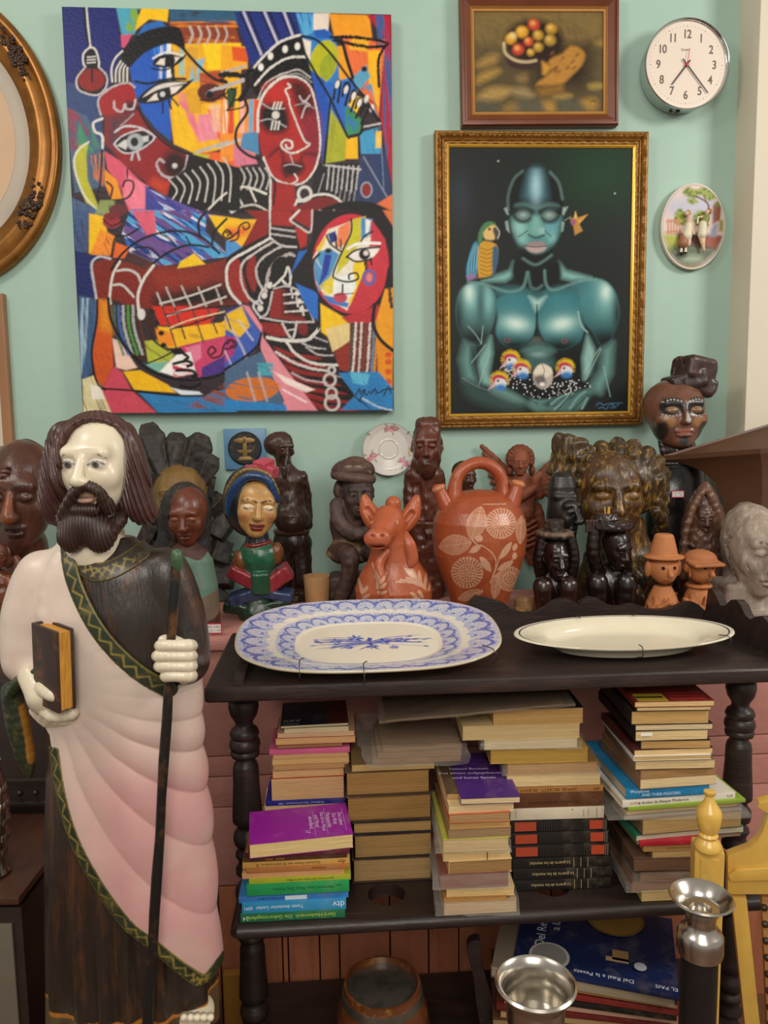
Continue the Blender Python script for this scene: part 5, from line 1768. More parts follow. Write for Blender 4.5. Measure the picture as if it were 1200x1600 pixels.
 A.poly(qd(650, 640, 820, 740, 850, 780, 740, 900, 660, 840), 'f0c010')
 A.poly(qd(690, 820, 860, 770, 860, 920, 740, 980), 'e0c888', tex=st(1.4, .02, .3, -.1, .3))
 A.poly(qd(800, 740, 1060, 650, 1080, 780, 850, 780), 'b82a34')
 A.poly(qd(750, 980, 860, 900, 870, 1120, 790, 1110), '8c2a1c')
 A.poly(qd(860, 780, 1060, 780, 1050, 1110, 860, 1120), '6a2a20')
 for i, (x, c) in enumerate(((880, '4a4440'), (900, 'e0d8d0'), (940, 'd8d0c8'), (970, '7a3a28'), (1000, 'e0d8d0'), (1030, '5a8ab0'), (1050, 'd89030'))):
  A.line(qd(x, 780, x - 10, 1000, x - 20, 1130), 6, c, rough=.5, amt=.85)
 A.poly(qd(1040, 780, 1160, 560, 1160, 1250, 1060, 1220), 'e08a14')
 A.poly(qd(1100, 540, 1160, 530, 1160, 960, 1060, 900, 1040, 760), 'e89a18')
 for y in (1000, 1050, 1120, 1190):
  A.ell(350 + 1130 / 4.3636, 320 + y / 4.3636, 5.5, 4.5, 'd0501c')
 A.line(qd(1030, 650, 1020, 780, 1070, 890, 1160, 970), 9, K)
 A.line(qd(1130, 540, 1150, 660), 9, '4a3018', sm=0, rough=.5)
 A.line(qd(640, 600, 645, 760, 640, 820), 5, K)
 A.poly(qd(780, 1130, 1060, 1120, 1165, 1240, 1165, 1390, 800, 1395, 900, 1290), '2a7cb8', tex=st(.8, .02, .2, -.3, .3))
 A.poly(qd(860, 1120, 1000, 1140, 980, 1220, 880, 1200), '58b0d0', tex=st(.8, .02, .2, .2, .4))
 A.line(qd(950, 1310, 1060, 1370, 1160, 1395), 4, 'b8c8d4', rough=.4)
 A.line(qd(900, 1300, 1000, 1380), 4, '101c30', rough=.4)
 A.line(qd(905, 1290, 930, 1240, 935, 1280, 960, 1250, 975, 1290, 1000, 1260, 1010, 1280, 1040, 1240, 1050, 1270, 1090, 1260), 3, K, sm=3)
 A.line(qd(1100, 1290, 1130, 1230, 1150, 1270), 3, K)
 A.line(qd(1090, 1250, 1165, 1240), 3, K, sm=0)
 A.line(qd(970, 1250, 930, 1330), 3, K, sm=0)
 A.line(qb(740, 245, 900, 245, 1100, 275, 1110, 300, 980, 305, 760, 265), 8, K, rough=.4)
 A.line(qb(820, 280, 850, 390, 890, 500), 8, K)
 A.line(qb(1110, 300, 1065, 390, 1070, 560), 7, K, rough=.3)
 A.ell(340 + 968 / 4.2857, 448 / 4.2857, 4.5, 4, K)
 A.line(qb(540, 235, 640, 260, 740, 350, 860, 500, 960, 620, 1070, 780), 6, K)
 A.line(qb(570, 360, 660, 510, 740, 640, 850, 870, 880, 885, 950, 860, 960, 780), 6, K)
 A.line(qb(740, 640, 720, 850, 700, 1070), 5, K)
 A.line(qb(930, 870, 940, 1010), 4, K)
 for p in ((760, 640, 780, 530, 805, 540, 790, 660), (820, 620, 840, 540, 870, 560, 840, 680), (870, 660, 890, 590, 915, 610, 880, 720), (910, 700, 930, 640, 955, 660, 915, 760), (940, 740, 970, 690, 1000, 700, 950, 800)):
  A.line(qb(*p), 6, K)
 for x, y in ((785, 545), (845, 580), (898, 620), (938, 665), (985, 640), (1022, 700)):
  A.ell(340 + x / 4.2857, y / 4.2857, 3.2, 6, 'e8e0d8', rot=.3)
 A.line(qb(1010, 690, 1040, 740, 1080, 790), 6, K)
 A.line(qb(970, 820, 1080, 800), 5, 'b8b4b0', rough=.3)
 A.streaks(1.3, .10, .03, .35, 3)
 A.streaks(.4, .07, .04, .3, 9)
Q1 = ((95, 9), (608, 24), (618.5, 641), (131, 647))
R1 = wallrect(*Q1, .032)
t = thing('abstract_painting', 'large unframed abstract painting of red faces and a drum in bright colours', 'painting', R1[0])
art_panel('canvas', R1, Q1, 400, 490, paint_abstract, m_paint, t, thick=.022)
ctr, ex, ez, w_, h_ = R1
moulding('stretcher', (ctr - WN * .032, ex, ez, w_ - .004, h_ - .004), [(0, .002), (0, .0095), (.04, .0095), (.04, .002)], [m_raw], t, smooth=None)
qm = lambda *p: [(690 + p[i] / 3.75, 220 + p[i + 1] / 3.75) for i in range(0, len(p), 2)]
qn = lambda *p: [(690 + p[i] / 3.75, 430 + p[i + 1] / 3.75) for i in range(0, len(p), 2)]
mx_ = lambda x: 690 + x / 3.75
my_ = lambda y: 220 + y / 3.75
ny_ = lambda y: 430 + y / 3.75
def paint_portrait(A):
 A.C[:] = lin('1e2321')
 A.lw = .52
 A.glow(935, 270, 70, 60, '1f3f27', .9)
 A.glow(720, 310, 18, 40, '333a48', .5)
 A.glow(760, 520, 60, 60, '1c2120', .6)
 T1, T2, T3, T4 = '2c4a4e', '47848a', '7fb8b4', 'cfe4d8'
 D = '131615'
 torso = qn(140, 40, 240, 20, 330, 40, 470, 60, 560, 40, 700, 40, 860, 10, 980, 60, 1030, 150, 1035, 250, 990, 380, 940, 560, 860, 690, 600, 780, 300, 700, 140, 560, 120, 380, 85, 220, 100, 110)
 A.poly(torso, '1d2725', sm=4)
 dl = qn(150, 45, 240, 35, 310, 90, 322, 180, 300, 290, 240, 390, 180, 400, 120, 350, 88, 230, 100, 110)
 ml = A.mask_poly(dl, sm=5, aa=3)
 A.poly(dl, '3a5e5e', sm=5)
 A.glow(mx_(180), ny_(110), 16, 30, T3, .95, clip=ml)
 A.glow(mx_(165), ny_(90), 7, 14, T4, .9, clip=ml)
 A.glow(mx_(275), ny_(130), 9, 26, T3, .9, clip=ml)
 A.glow(mx_(230), ny_(160), 6, 40, '35595c', .8, clip=ml)
 A.glow(mx_(200), ny_(360), 40, 16, '151c1b', 1, clip=ml)
 A.glow(mx_(100), ny_(260), 8, 40, '1a2423', .9, clip=ml)
 dr = qn(740, 80, 800, 20, 920, 10, 1000, 70, 1035, 180, 1030, 260, 980, 380, 930, 400, 880, 320, 830, 260, 800, 180)
 mr = A.mask_poly(dr, sm=5, aa=3)
 A.poly(dr, '2f5c60', sm=5)
 A.glow(mx_(950), ny_(95), 22, 34, T3, .95, clip=mr)
 A.glow(mx_(955), ny_(85), 8, 12, T4, .95, clip=mr)
 A.glow(mx_(840), ny_(130), 20, 30, T2, .8, clip=mr)
 A.glow(mx_(960), ny_(370), 44, 18, '131a19', 1, clip=mr)
 A.glow(mx_(1030), ny_(200), 8, 40, '17201f', .9, clip=mr)
 A.poly(qn(330, 60, 490, 60, 560, 90, 620, 60, 780, 60, 760, 110, 560, 130, 340, 110), '35686c', sm=3, aa=6)
 pl = qn(320, 130, 420, 90, 510, 110, 548, 190, 550, 280, 520, 360, 440, 410, 370, 400, 320, 330, 330, 230)
 pr = qn(565, 190, 620, 110, 720, 90, 800, 110, 810, 230, 830, 300, 800, 380, 700, 425, 620, 390, 570, 300)
 for pp, gx in ((pl, 430), (pr, 690)):
  mk = A.mask_poly(pp, sm=5, aa=3)
  A.poly(pp, '2f676c', sm=5)
  A.glow(mx_(gx), ny_(150), 34, 22, '3f8088', .8, clip=mk)
  A.glow(mx_(gx + (5 if gx < 500 else 10)), ny_(275), 30, 17, T3, .95, rot=-.15 if gx > 500 else .15, clip=mk)
  A.glow(mx_(gx + (5 if gx < 500 else 10)), ny_(270), 16, 9, T4, .95, rot=-.2 if gx > 500 else .2, clip=mk)
  A.glow(mx_(gx), ny_(410), 44, 15, '0f1514', 1, clip=mk)
 A.poly(qn(510, 110, 560, 130, 610, 110, 560, 190, 550, 200), '9cc4bc', aa=4)
 A.line(qn(556, 160, 553, 290, 540, 350), 3.5, '0d1312')
 A.poly(qn(540, 350, 570, 350, 600, 385, 510, 385), '5c605a', aa=3)
 A.ell(mx_(385), ny_(368), 4, 3.5, '7a4a4e', aa=2)
 A.ell(mx_(717), ny_(372), 4, 3.5, '7a4a4e', aa=2)
 A.ell(mx_(385), ny_(370), 1.6, 1.6, '3a2228')
 A.ell(mx_(717), ny_(374), 1.6, 1.6, '3a2228')
 A.poly(qn(300, 420, 460, 410, 560, 380, 700, 430, 840, 400, 830, 600, 600, 700, 300, 600), D, aa=8)
 A.poly(qn(470, 430, 560, 385, 660, 430, 560, 450), '4f7672', sm=3, aa=6)
 A.poly(qn(480, 480, 560, 435, 650, 480, 640, 540, 500, 540), '3c5c5a', sm=3, aa=7)
 A.glow(mx_(565), ny_(450), 14, 5, '7fa49c', .8)
 A.poly(qn(140, 380, 180, 400, 190, 500, 220, 600, 220, 640, 140, 600, 115, 480), '5f8a84', aa=8)
 A.poly(qn(200, 520, 290, 345, 300, 440, 280, 560, 300, 640, 220, 620), '7ca8a0', aa=5)
 A.poly(qn(180, 410, 215, 480, 240, 640, 215, 640, 180, 500), '1f2b29', aa=5)
 A.poly(qn(850, 340, 900, 440, 870, 560, 830, 600, 822, 470), '86b0a8', aa=5)
 A.poly(qn(900, 420, 920, 430, 880, 620, 860, 620), '2a3a37', aa=4)
 A.poly(qn(940, 420, 1000, 380, 990, 560, 930, 680, 860, 660, 930, 540), '648e88', aa=8)
 for p in ((160, 285, 200, 330, 235, 385), (245, 285, 235, 390), (260, 395, 180, 500), (280, 450, 220, 640), (130, 590, 190, 630, 290, 670), (830, 560, 870, 490, 925, 410), (840, 600, 880, 520, 930, 420), (945, 520, 985, 700), (795, 200, 810, 270, 850, 320)):
  A.line(qn(*p), 2.2, '9ab8b0', amt=.8)
 A.line(qn(795, 200, 815, 280, 850, 320), 4.5, '8fb0a8', amt=.8)
 A.poly(qn(290, 650, 330, 640, 440, 690, 500, 740, 420, 750, 300, 700), '688e86', sm=3, aa=5)
 A.poly(qn(130, 600, 290, 670, 420, 730, 500, 745, 420, 790, 180, 720), '354a47', sm=3, aa=8)
 A.poly(qn(500, 740, 580, 700, 640, 690, 700, 655, 690, 690, 600, 750, 660, 770, 560, 790), '557a74', sm=3, aa=4)
 A.poly(qn(640, 740, 730, 700, 850, 650, 900, 640, 850, 720, 800, 780, 640, 790), '4c6e69', sm=3, aa=5)
 for p in ((470, 665, 500, 690, 545, 725), (640, 745, 700, 700, 765, 680), (660, 775, 730, 710, 760, 640), (750, 770, 800, 700, 840, 670), (820, 770, 840, 730, 850, 710)):
  A.line(qn(*p), 7, '6f958c')
  A.line(qn(p[0] + 14, p[1] + 14, p[-2] + 14, p[-1] + 18), 2, '15201e', sm=0)
 def spots(poly_, n, seed):
  A.poly(poly_, '17181a', sm=2, aa=2)
  mk_ = A.mask_poly(poly_, sm=2)
  rr = random.Random(seed)
  xs_ = [p[0] for p in poly_]
  ys_ = [p[1] for p in poly_]
  k = 0
  while k < n:
   x, y = rr.uniform(min(xs_), max(xs_)), rr.uniform(min(ys_), max(ys_))
   i = np.argmin(np.abs(A.X[:, 0] - x))
   j = np.argmin(np.abs(A.Y[i] - y))
   k += 1
   if mk_[i, j] > .5:
    A.ell(x, y, .9, 1.0, 'd0d4d0', aa=.7)
 spots(qn(380, 540, 440, 520, 540, 600, 680, 620, 720, 650, 680, 700, 560, 720, 480, 690, 430, 660, 390, 620), 170, 4)
 spots(qn(690, 620, 760, 590, 870, 640, 780, 660, 720, 690, 690, 680), 90, 5)
 spots(qn(370, 520, 430, 500, 440, 560, 380, 560), 30, 6)
 for cx2, cy2, sc_ in ((405, 480, 1.0), (468, 535, 1.0), (340, 605, 1.0), (722, 530, 1.0)):
  c = (mx_(cx2), ny_(cy2))
  for k in range(17):
   a = PI * (1.12 - k * .078)
   A.line([(c[0] + 9 * math.cos(a), c[1] - 6 * math.sin(a)), (c[0] + 15 * math.cos(a), c[1] - 15.5 * math.sin(a))], 1.8, 'e8d818' if k % 3 else 'e88a1c', sm=0)
  A.ell(c[0] + 1, c[1] - 5, 11.5, 8, 'dcb81c', aa=2)
  A.ell(c[0], c[1] - 1.5, 11, 7.5, 'b8384c', rot=.2)
  A.ell(c[0] + 2, c[1] + 5, 9, 8, 'd4dce0')
  A.ell(c[0] + 2, c[1] + 11, 8, 5, '3a78b8', aa=3)
  A.ell(c[0] - 2, c[1] + .5, 4, 4, 'e8d8d0')
  A.ell(c[0] - 2, c[1] + .5, 2, 2, '161214')
  A.poly([(c[0] - 8, c[1] + 2), (c[0] - 17, c[1] + 15), (c[0] - 6, c[1] + 9)], 'd4a8b0')
 A.ell(mx_(592), ny_(580), 15.5, 20, 'b8aca0', rot=0)
 A.poly(qn(535, 560, 560, 520, 585, 505, 640, 530, 648, 560, 610, 590, 560, 580), 'e0d4c0')
 A.poly(qn(540, 590, 590, 570, 610, 620, 590, 650, 560, 630), '6a6460', sm=2, aa=3)
 A.ell(mx_(588), ny_(628), 4, 3, 'e8e4dc', aa=2)
 A.line(qn(585, 505, 600, 540, 595, 600), 1.6, '4a4440', sm=0)
 A.poly(qm(240, 810, 400, 750, 420, 700, 415, 780, 370, 810), '7cb0a8', aa=5)
 A.poly(qm(680, 700, 720, 750, 870, 790, 760, 805, 700, 790), '7cb0a8', aa=5)
 A.poly(qm(420, 690, 480, 690, 620, 700, 685, 690, 690, 790, 640, 840, 560, 860, 470, 830, 415, 790), '141918', sm=3, aa=4)
 A.line(qm(160, 815, 260, 830, 380, 870, 470, 850, 500, 760), 4, '6f9a94', aa=3)
 A.line(qm(600, 750, 610, 830, 660, 860, 800, 810, 900, 800), 4, '6f9a94', aa=3)
 A.line(qm(505, 760, 520, 840, 555, 855, 585, 835), 3.5, '5a827c', aa=3)
 hd = qm(390, 420, 385, 330, 420, 230, 490, 175, 550, 165, 620, 180, 680, 240, 705, 330, 700, 420, 690, 520, 660, 600, 620, 680, 550, 715, 480, 690, 440, 610, 405, 520)
 mh = A.mask_poly(hd, sm=5, aa=3)
 A.poly(hd, '151a19', sm=5)
 A.line(qm(388, 400, 388, 320, 420, 230, 470, 185), 3.5, '5d7876', aa=3)
 A.line(qm(630, 190, 680, 250, 702, 340), 3.5, '6a8683', aa=3)
 A.poly(qm(520, 180, 580, 180, 610, 300, 600, 335, 490, 335, 480, 300), '3a6670', sm=3, aa=9)
 A.glow(mx_(548), my_(270), 9, 26, '9cc4cc', .95, clip=mh)
 A.poly(qm(430, 385, 480, 365, 550, 385, 620, 365, 680, 385, 560, 400), '5c807c', sm=3, aa=5)
 A.poly(qm(410, 450, 470, 470, 530, 430, 550, 420, 580, 440, 640, 480, 695, 440, 680, 540, 640, 600, 560, 660, 490, 610, 440, 560), '4f8684', sm=3, aa=5)
 A.glow(mx_(455), my_(500), 12, 14, '9fd0c4', .7, clip=mh)
 A.glow(mx_(630), my_(500), 12, 14, '6aa4b0', .7, clip=mh)
 A.glow(mx_(470), my_(570), 9, 9, '8cc0b8', .7, clip=mh)
 A.glow(mx_(640), my_(560), 8, 9, '8cc0b8', .6, clip=mh)
 for ex_ in (475, 625):
  A.ell(mx_(ex_), my_(437), 15, 11, '0d1010', aa=3)
  A.ell(mx_(ex_), my_(436), 12, 8.5, '57726e', aa=3)
  A.glow(mx_(ex_), my_(432), 6, 4, 'b0c0b8', .6)
  A.line([(mx_(ex_ - 50), my_(440)), (mx_(ex_), my_(468)), (mx_(ex_ + 50), my_(440))], 1.6, '0c0f0f')
 A.line(qm(420, 395, 480, 385, 535, 410), 4, '0d1010', aa=3)
 A.line(qm(570, 410, 620, 385, 690, 395), 4, '0d1010', aa=3)
 A.poly(qm(530, 440, 570, 440, 585, 520, 570, 545, 530, 545, 515, 520), '76a8a0', aa=4)
 A.ell(mx_(518), my_(525), 4.5, 5, '6a9c96', aa=3)
 A.ell(mx_(585), my_(522), 4.5, 5, '8fb8ae', aa=3)
 A.line(qm(508, 545, 550, 560, 595, 545), 3.5, '0e1312', aa=2)
 A.line(qm(500, 520, 450, 555), 2, '16302e')
 A.line(qm(600, 520, 640, 555), 2, '16302e')
 A.poly(qm(485, 605, 540, 580, 560, 588, 580, 580, 612, 605, 550, 612), '9a7f80', sm=2, aa=2)
 A.poly(qm(490, 612, 550, 612, 610, 610, 590, 640, 550, 650, 510, 638), 'b09a98', sm=3, aa=2)
 A.line(qm(485, 607, 550, 613, 612, 607), 2, '2a1c1e')
 A.poly(qm(480, 660, 550, 655, 630, 650, 600, 700, 550, 712, 500, 700), '121716', sm=3, aa=4)
 A.line(qm(475, 680, 550, 715, 640, 660), 3.5, '6c8886', aa=3)
 for pts in (qm(365, 395, 380, 390, 390, 430, 380, 425), qm(372, 470, 385, 465, 395, 530, 380, 515), qm(705, 390, 732, 385, 710, 430, 702, 425), qm(700, 470, 712, 475, 705, 520, 697, 525)):
  A.poly(pts, '9ab0aa', aa=2)
 A.poly(qm(150, 780, 150, 720, 185, 600, 215, 590, 225, 680, 205, 780, 160, 805), '3f87a4', sm=2)
 for k in range(7):
  A.line(qm(160 + k * 7, 790 - k * 8, 165 + k * 8, 700 - k * 10, 195 + k * 3, 610), 1.0, '1a3a50' if k % 2 else '8cc4d0')
 A.poly(qm(150, 780, 190, 770, 210, 790, 160, 805), '9a6a9a', aa=3)
 A.poly(qm(225, 590, 320, 600, 325, 680, 300, 770, 240, 790, 215, 770), 'c8952c', sm=3)
 for k in range(7):
  A.line(qm(230, 620 + k * 24, 270, 632 + k * 24, 315, 615 + k * 24), 1.3, '7a4e18')
 A.poly(qm(300, 620, 330, 620, 330, 700, 300, 780), '3c5c78', sm=2)
 A.poly(qm(215, 590, 220, 530, 250, 480, 290, 468, 320, 490, 250, 520, 240, 585), '4a7c54', sm=2)
 A.poly(qm(245, 530, 290, 490, 320, 500, 310, 570, 260, 575), 'd8b470', sm=2)
 A.poly(qm(300, 510, 325, 500, 340, 540, 325, 575, 310, 550), '4a4440', sm=2)
 A.line(qm(318, 498, 338, 530, 328, 565), 1.8, 'd8d0c0')
 A.ell(mx_(280), my_(512), 2, 2, '241c18')
 A.line(qm(250, 575, 300, 580), 4, '3a3c3c')
 A.line(qm(225, 800, 300, 785), 3, '2a2c2a')
 A.poly(qm(745, 450, 770, 445, 778, 410, 790, 445, 848, 428, 800, 480, 820, 520, 775, 545, 765, 490), 'b8843c')
 A.poly(qm(770, 450, 778, 412, 788, 450), 'e0b870')
 A.poly(qm(790, 460, 846, 430, 800, 480), 'd89c50')
 A.ell(mx_(765), my_(470), 4, 5, '9a5a78')
 A.line(qm(715, 462, 750, 440), 1.6, '8a9a80', sm=0)
 for p in ((905, 755, 915, 740, 930, 740, 945, 752, 960, 745, 985, 745, 1000, 755), (1000, 740, 1010, 760, 1035, 748), (985, 740, 1055, 738), (920, 770, 940, 765, 960, 775, 975, 755), (985, 768, 1015, 766)):
  A.line(qn(*p), 1.3, '5a86b0')
 A.ell(mx_(330), my_(128), .9, .9, 'c8ccc8')
 A.ell(mx_(1008), my_(308), .9, .9, 'c8ccc8')
 A.streaks(1.2, .05, .2, .5, 2)
Q2 = ((674.5, 207), (1011, 208), (1001, 664.5), (686, 669))
R2 = wallrect(*Q2, .012)
m_gold = mat('antique_gilt', '94682e', rough=.4, metal=.5, var=.22, vscale=60, bump=.3, bscale=120, wear='5a3414', wear_amt=.6, wear_scale=40)
m_gold2 = mat('bright_gilt_edge', 'd8a53c', rough=.32, metal=.55, var=.08, vscale=20)
t = thing('portrait_painting', 'gilt framed painting of a teal-toned man holding crested birds and an egg', 'painting', R2[0])
def orn_gilt(d, s):
 if .0075 < d < .0165:
  return .0022 * (math.sin(s * 420) + .8 * math.sin(s * 1130 + d * 600)) * (1 - abs(d - .012) / .005)
 if .024 < d < .030:
  return .0012 * math.sin(s * 1500)
 return 0
moulding('frame', R2, [(0, -.010), (0, .012), (.002, .016), (.006, .017), (.008, .015), (.010, .018), (.012, .0195), (.014, .018), (.0165, .012), (.018, .010), (.0195, .013), (.022, .0135), (.0245, .009),
     (.0265, .0095), (.029, .008), (.031, .0065)], [m_gold], t, orn=orn_gilt, nseg=150, smooth=60)
moulding('gilt_slip', R2, [(.031, .0072), (.0335, .0078), (.0375, .0045), (.038, .001)], [m_gold2], t)
ctr, ex, ez, w_, h_ = R2
ins = .0365
c2 = R2
Qi = ((702, 233.5), (987, 234), (980.5, 640.5), (706, 645.5))
art_panel('canvas', (ctr + WN * .002, ex, ez, w_ - 2 * ins, h_ - 2 * ins), Qi, 270, 390, paint_portrait, m_paint2, t, thick=.004)
qs = lambda *p: [(715 + p[i] / 4.706, p[i + 1] / 4.706) for i in range(0, len(p), 2)]
sx_ = lambda x: 715 + x / 4.706
def paint_still(A):
 st = streak_tex
 A.C[:] = lin('6e5a34')
 A.poly(qs(100, 300, 1100, 300, 1100, 850, 100, 850), '54472c', aa=30)
 A.poly(qs(100, 90, 1100, 90, 1100, 330, 100, 330), '7a6438', aa=10, tex=st(1.4, .05, .2, .1, .6))
 for p, c in (((150, 470, 220, 410, 300, 400, 280, 460, 190, 490), '9c7c40'), ((150, 600, 180, 540, 290, 500, 310, 530, 200, 590), 'a8843c'), ((150, 720, 240, 640, 380, 640, 370, 690, 280, 730), 'a5854a'),
    ((390, 650, 480, 640, 560, 690, 500, 710, 420, 690), '9a8458'), ((330, 800, 400, 740, 450, 760, 440, 810), '8c6a38'), ((610, 740, 700, 740, 700, 815, 640, 815), 'a07c3c'), ((700, 705, 780, 690, 820, 700, 760, 720), 'b0904c'),
    ((880, 740, 990, 720, 1000, 790, 930, 800), 'a07a38'), ((950, 620, 1040, 620, 1040, 640, 970, 645), 'b09848'), ((440, 560, 500, 550, 500, 590, 450, 590), '8c7040'), ((1000, 320, 1050, 310, 1050, 340), '9c8040')):
  A.poly(qs(*p), c, aa=6, sm=3)
 A.poly(qs(160, 740, 300, 760, 300, 815, 140, 815), '4a4c3c', aa=10)
 A.poly(qs(440, 730, 600, 740, 600, 815, 440, 815), '565644', aa=10)
 A.poly(qs(740, 740, 880, 740, 900, 815, 740, 815), '545442', aa=10)
 A.poly(qs(560, 360, 960, 330, 950, 560, 880, 640, 560, 640), '2e2214', aa=14)
 A.ell(sx_(560), 310 / 4.706, 45, 33, '2a1d12', aa=6)
 A.poly(qs(340, 320, 380, 420, 480, 450, 580, 440, 640, 440, 600, 500, 460, 510, 380, 480, 345, 400), '3c2a22', sm=3)
 A.line(qs(345, 320, 355, 390, 420, 440, 500, 455, 570, 445), 4, 'c8b088', aa=2)
 for x, y, r, c in ((395, 290, 8, 'd89a24'), (475, 240, 9, 'dca028'), (560, 190, 8.5, 'c8442c'), (590, 265, 7.5, 'b88c2c'), (685, 220, 8.5, 'b4842c'), (675, 300, 8.5, 'a88430'), (520, 310, 6.5, 'd4542c'), (445, 365, 8.5, 'cc4630'), (590, 350, 7, 'b08a30'), (535, 388, 5, 'c89a34'), (410, 268, 5, 'd8c080')):
  A.ell(sx_(x), y / 4.706, r, r * .95, c, aa=3)
  A.ell(sx_(x) - 1.5, y / 4.706 - 2, r * .4, r * .4, 'e8c468', aa=3, amt=.6)
 A.poly(qs(570, 620, 640, 560, 690, 510, 660, 460, 700, 420, 760, 400, 820, 345, 890, 360, 925, 410, 900, 480, 820, 560, 740, 620), 'b07c34', sm=2, aa=3)
 A.poly(qs(615, 545, 615, 450, 690, 490, 640, 550), 'c08a30', aa=3)
 A.poly(qs(570, 640, 760, 620, 760, 680, 600, 700), '8c6428', aa=6)
 for k in range(10):
  A.ell(sx_(random.Random(k).uniform(660, 880)), random.Random(k + 30).uniform(390, 590) / 4.706, 4, 1.6, '7a4e20', rot=-.7, aa=2, amt=.8)
 A.line(qs(960, 745, 985, 735, 990, 750), 1.2, '3a2810')
 A.streaks(.3, .14, .08, .3, 5)
Q3 = ((717, -4), (968, -4), (958.5, 199), (720, 200))
R3_ = wallrect(*Q3, .010)
m_wfr = mat('red_brown_frame_wood', '6e3a22', rough=.4, var=.18, vscale=10, stretch=(1, 1, 1))
m_wsl = mat('gilt_wood_slip', 'b07c3e', rough=.4, metal=.3, var=.1)
t = thing('still_life_painting', 'brown framed still life of a fruit bowl and bread above the gilt portrait', 'painting', R3_[0])
moulding('frame', R3_, [(0, -.008), (0, .016), (.002, .020), (.007, .021), (.009, .017), (.011, .017), (.014, .019), (.022, .013), (.026, .010)], [m_wfr], t)
moulding('slip', R3_, [(.026, .0105), (.028, .0125), (.030, .0105), (.031, .0085), (.036, .0075), (.0365, .003)], [m_wsl], t)
ctr, ex, ez, w_, h_ = R3_
Qi3 = ((743, 20), (941, 22), (937.5, 174), (743, 174))
art_panel('canvas', (ctr + WN * .004, ex, ez, w_ - .071, h_ - .071), Qi3, 150, 120, paint_still, m_paint, t, thick=.004)
m_chrome = mat('chrome', 'c8ccc8', rough=.14, metal=1.0, var=.02)
m_face = mat('clock_face_paper', 'e4d4c4', rough=.5, var=.01)
m_ink = mat('clock_print', '6a5f56', rough=.6, var=0)
m_hand = mat('clock_hand', '4a4038', rough=.4, var=0)
m_redh = mat('red_hand', 'b8303a', rough=.4, var=0)
m_blk = mat('black_plastic', '14120f', rough=.4, var=0)
DEP = .058
cc = PW(1074, 100, DEP)
rr_ = ((PW(1140, 100, DEP) - PW(1009, 100, DEP)).length + (PW(1074, 25, DEP) - PW(1074, 172, DEP)).length) / 4
t = thing('wall_clock', 'round chrome-rimmed wall clock with dark hands on a pale dial', 'clock', cc)
Rw = Matrix((WU, Vector((0, 0, 1)), WN)).transposed()
bm = nbm()
add_lathe(bm, [(rr_ * .86, -DEP + .001), (rr_ * .9, -DEP + .001), (rr_ * .93, -DEP + .012), (rr_ * .985, -.004), (rr_, .001), (rr_ * .985, .003), (rr_ * .965, .002), (rr_ * .955, -.004), (rr_ * .94, -.006)], cc, 72, R3=Rw, closed=False)
obj('case', bm, m_chrome, t, smooth=60)
bm = nbm()
add_lathe(bm, [(0, -.0055), (rr_ * .955, -.0055)], cc, 72, R3=Rw)
M0 = Matrix.Translation(cc) @ Rw.to_4x4()
for n in range(1, 13):
 a = PI / 2 - n * PI / 6
 q = M0 @ Matrix.Translation((rr_ * .66 * math.cos(a), rr_ * .66 * math.sin(a), -.0048))
 add_text(bm, str(n), q, rr_ * .26, 1, spacing=.9, xs=.85, bold=rr_ * .004)
for n in range(60):
 a = n * PI / 30
 s_ = .0011 if n % 5 == 0 else .0006
 q = M0 @ Matrix.Translation((rr_ * .84 * math.cos(a), rr_ * .84 * math.sin(a), -.0050)) @ Matrix.Rotation(a, 4, 'Z')
 tb = bmesh.new()
 add_box(tb, (0, 0, 0), (s_ * 2.2, s_ * 1.2, .0004))
 join(bm, tb, q, 1)
add_text(bm, 'Quartz', M0 @ Matrix.Translation((-.004, rr_ * .33, -.0048)), rr_ * .07, 1)
obj('dial', bm, [m_face, m_ink], t, smooth=None)
def hand(name, ang, l, tail, w1, m, z):
 b = nbm()
 q = M0 @ Matrix.Translation((0, 0, z)) @ Matrix.Rotation(ang, 4, 'Z')
 tb = bmesh.new()
 add_prism(tb, [(-tail, -w1 * .8, 0), (-tail, w1 * .8, 0), (0, w1, 0), (l, w1 * .7, 0), (l, -w1 * .7, 0), (0, -w1, 0)], (0, 0, .0008))
 join(b, tb, q)
 obj(name, b, m, t, smooth=None)
hand('hour_hand', math.radians(-128), rr_ * .55, rr_ * .13, .0022, m_hand, -.0035)
hand('minute_hand', math.radians(-50), rr_ * .80, rr_ * .16, .0018, m_hand, -.0022)
hand('second_hand', math.radians(82), rr_ * .36, 0, .0007, m_redh, -.001)
bm = nbm()
add_lathe(bm, [(0, -.004), (.0042, -.004), (.0042, .0005), (0, .001)], cc, 20, R3=Rw)
obj('hand_hub', bm, m_redh, t)
bm = nbm()
add_box(bm, cc + Vector((-.012, 0, -rr_ * .93)) - WN * .022, (.007, .012, .012), WYAW, bevel=.001)
add_box(bm, cc + Vector((-.026, 0, -rr_ * .91)) - WN * .030, (.008, .008, .006), WYAW, bevel=.001)
obj('catch', bm, m_blk, t)
pc = PW(1083, 354, .018)
rxp = (PW(1134, 354, .018) - PW(1033, 354, .018)).length / 2
rzp = (PW(1083, 287, .018) - PW(1083, 423, .018)).length / 2
t = thing('oval_plaque', 'small oval porcelain plaque with two children in relief under a tree', 'plaque', pc)
qp = lambda *p: [(1015 + p[i] / 9.2308, 275 + p[i + 1] / 9.2308) for i in range(0, len(p), 2)]
